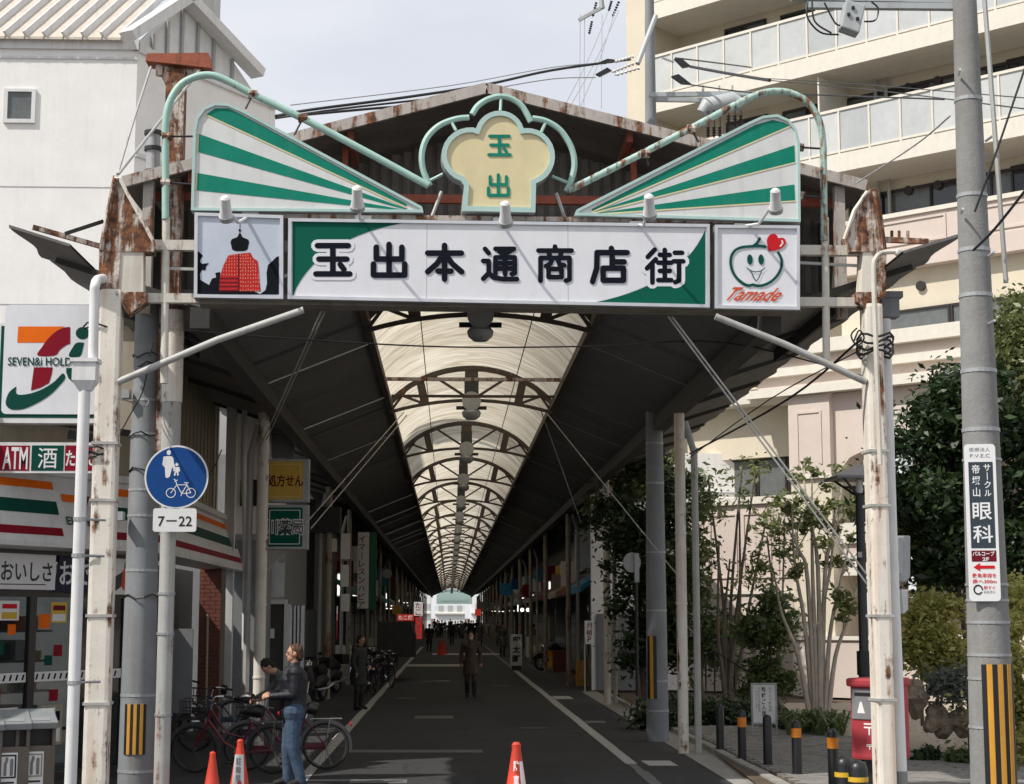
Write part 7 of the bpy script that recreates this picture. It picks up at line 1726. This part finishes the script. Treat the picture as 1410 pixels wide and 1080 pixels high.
# signs deep in the arcade
def hsign(label, rect, Y, m, txt=None, tm='white_ink', vert=False, th=.12):
    f = fr((rect[0]+rect[2])/2, rect[3], Y); t = thing('shop_sign', label, 'sign', tuple(f.o)); prect(f, *rect, -th, 0, 'board', M[m], t)
    a, b = f.uv(rect[0],rect[1]), f.uv(rect[2],rect[3])
    if txt and vert: h = (a[1]-b[1])/len(txt); vlettering(f, txt, (a[0]+b[0])/2, a[1]-.02, (b[0]-a[0])*.7, h*.82, .006, M[tm], t, .015, 1.18)
    elif txt: lettering(f, txt, (a[0]+b[0])/2, (a[1]+b[1])/2, (b[0]-a[0])*.85, (a[1]-b[1])*.7, .006, M[tm], t, .02)
    return t
hsign('red lit vertical shop sign on the left deep in the arcade', (572,850,581,880), 95, 'sign_lit', 'やきとり', 'white_ink', True)
hsign('white lit sign above the red vertical sign', (570,829,582,848), 96, 'sign_lit_w', 'たこ', 'red_ink', True)
hsign('red lit horizontal sign over the covered stall on the left', (547,846,570,855), 90, 'sign_lit', 'たこ焼', 'sign_lit_w')
hsign('green and yellow small sign on the left shop row', (540,834,552,846), 88, 'yellow_sign')
hsign('bright cyan sign hanging on the right side of the arcade', (688,803,706,820), 100, 'cyan')
hsign('dark blue round ended sign beside the cyan one', (704,798,714,812), 98, 'blue_sign')
hsign('small red lit sign at the right edge of the bright arcade end', (654,839,662,848), 150, 'sign_lit')
for px, py, Y, lab in ((727,814,90,'round red rimmed disc sign on the right side'),(533,790,75,'round pale disc sign high on the left side')):
    f = fr(px,py,Y); t = thing('disc_sign', lab, 'sign', tuple(f.o)); r = .42 if Y > 80 else .22
    MB().prism(f, [(r*math.cos(i/24*6.283), r*math.sin(i/24*6.283)) for i in range(24)], -.1, 0).build('disc', M['maroon' if Y > 80 else 'grey_metal'], t); mb = MB(); mb.stroke(f, [(r*.9*math.cos(i/24*6.283), r*.9*math.sin(i/24*6.283)) for i in range(25)], .04, .004); mb.build('rim', M['beige_wall'], t)
for k, (px, py) in enumerate(((719,840),(727,840))):
    c = P(px,py,80); t = thing('shop_lamp', f'{["left","right"][k]} of two glowing round lamps over the motorcycle', 'lamp', tuple(c)); MB().ell(c, .09).build('globe', M['lamp_on'], t, smooth=True); MB().tube([c+Vector((0,0,.12)), P(px+18,838,80)+Vector((0,0,.12))], .02, 5).build('arm', M['dark_metal'], t)
for k in range(18):
    side = -1 if k % 2 == 0 else 1; y_ = 56+k*6.3+sr.uniform(-2,2); x_ = (-3.75 if side < 0 else 4.45)+sr.uniform(-.2,.2); z_ = sr.uniform(2.5,3.4)
    t = thing('tube_lamp', f'{ordn(k//2)} lit tube lamp under the {"left" if side < 0 else "right"} shop awnings, counted from the entrance', 'lamp', (x_,y_,z_), 'lit tube lamps at the shops')
    if k % 3: MB().tube([(x_-.2,y_,z_),(x_+.2,y_,z_)], .022, 8).build('tube', M['lamp_on'], t); MB().box(x_-.23,x_+.23,y_-.03,y_+.03,z_+.035,z_+.09).build('fixture', M['white_metal'], t)
    else: MB().tube([(x_,y_,z_-.35),(x_,y_,z_+.35)], .028, 8).build('tube', M['lamp_on'], t); MB().box(x_-.05,x_+.05,y_+.04,y_+.08,z_-.4,z_+.4).build('fixture', M['white_metal'], t)
# standing sign
f = fr(711,918,64); t = thing('standing_sign', 'white standing sign with three big black characters beside the motorcycle', 'sign', tuple(G(711,922)))
a, b = f.uv(703,874), f.uv(719,917); MB().fbox(f, a[0], b[0], b[1], a[1], -.3, 0).build('cabinet', M['white_ink'], t, bevel=.01); MB().fbox(f, a[0]+.05, b[0]-.05, b[1]-.16, b[1], -.28, -.02).build('foot', M['black'], t)
vlettering(f, '留太町', (a[0]+b[0])/2, a[1]-.05, .30, .30, .006, M['black'], t, .04, 1.15)
# ================================================================== BEYOND THE FAR END
for k, (x0, x1, y0, h, m) in enumerate(((-14,-3.6,330,7,'far_white'),(4.2,15,322,6,'white_wall'),(-3.2,3.6,380,4.6,'far_white'))):
    t = thing('far_building', ['white building left of the street beyond the far arcade end','pale building right of the street beyond the far arcade end','white building closing the view beyond the far arcade end'][k], 'building', ((x0+x1)/2,y0,0))
    MB().box(x0,x1,y0,y0+10,0,h).build('wall', M[m], t)
    for z in (3.4,6.4,9.2):
        x = x0+.8
        while x < x1-1.2: MB().box(x,x+1.1,y0-.05,y0-.005,z,z+1.3).build('window', M['balc_glass'], t); x += 2.1
    MB().box(x0,x1,y0-.5,y0-.01,2.7,3.0).build('awning', M['apt_white'], t)
f = fr(625,830,284); t = thing('far_gate_sign', 'pale green arched sign over the bright far end of the arcade', 'sign', tuple(f.o))
MB().prism(f, f.uvs([(601,832),(601,820),(612,812),(638,812),(650,820),(650,832)]), -.2, 0).build('board', M['teal_frame'], t)
prect(f, 607,823,644,828, .01,.03,'panel',M['teal_frame'],t)
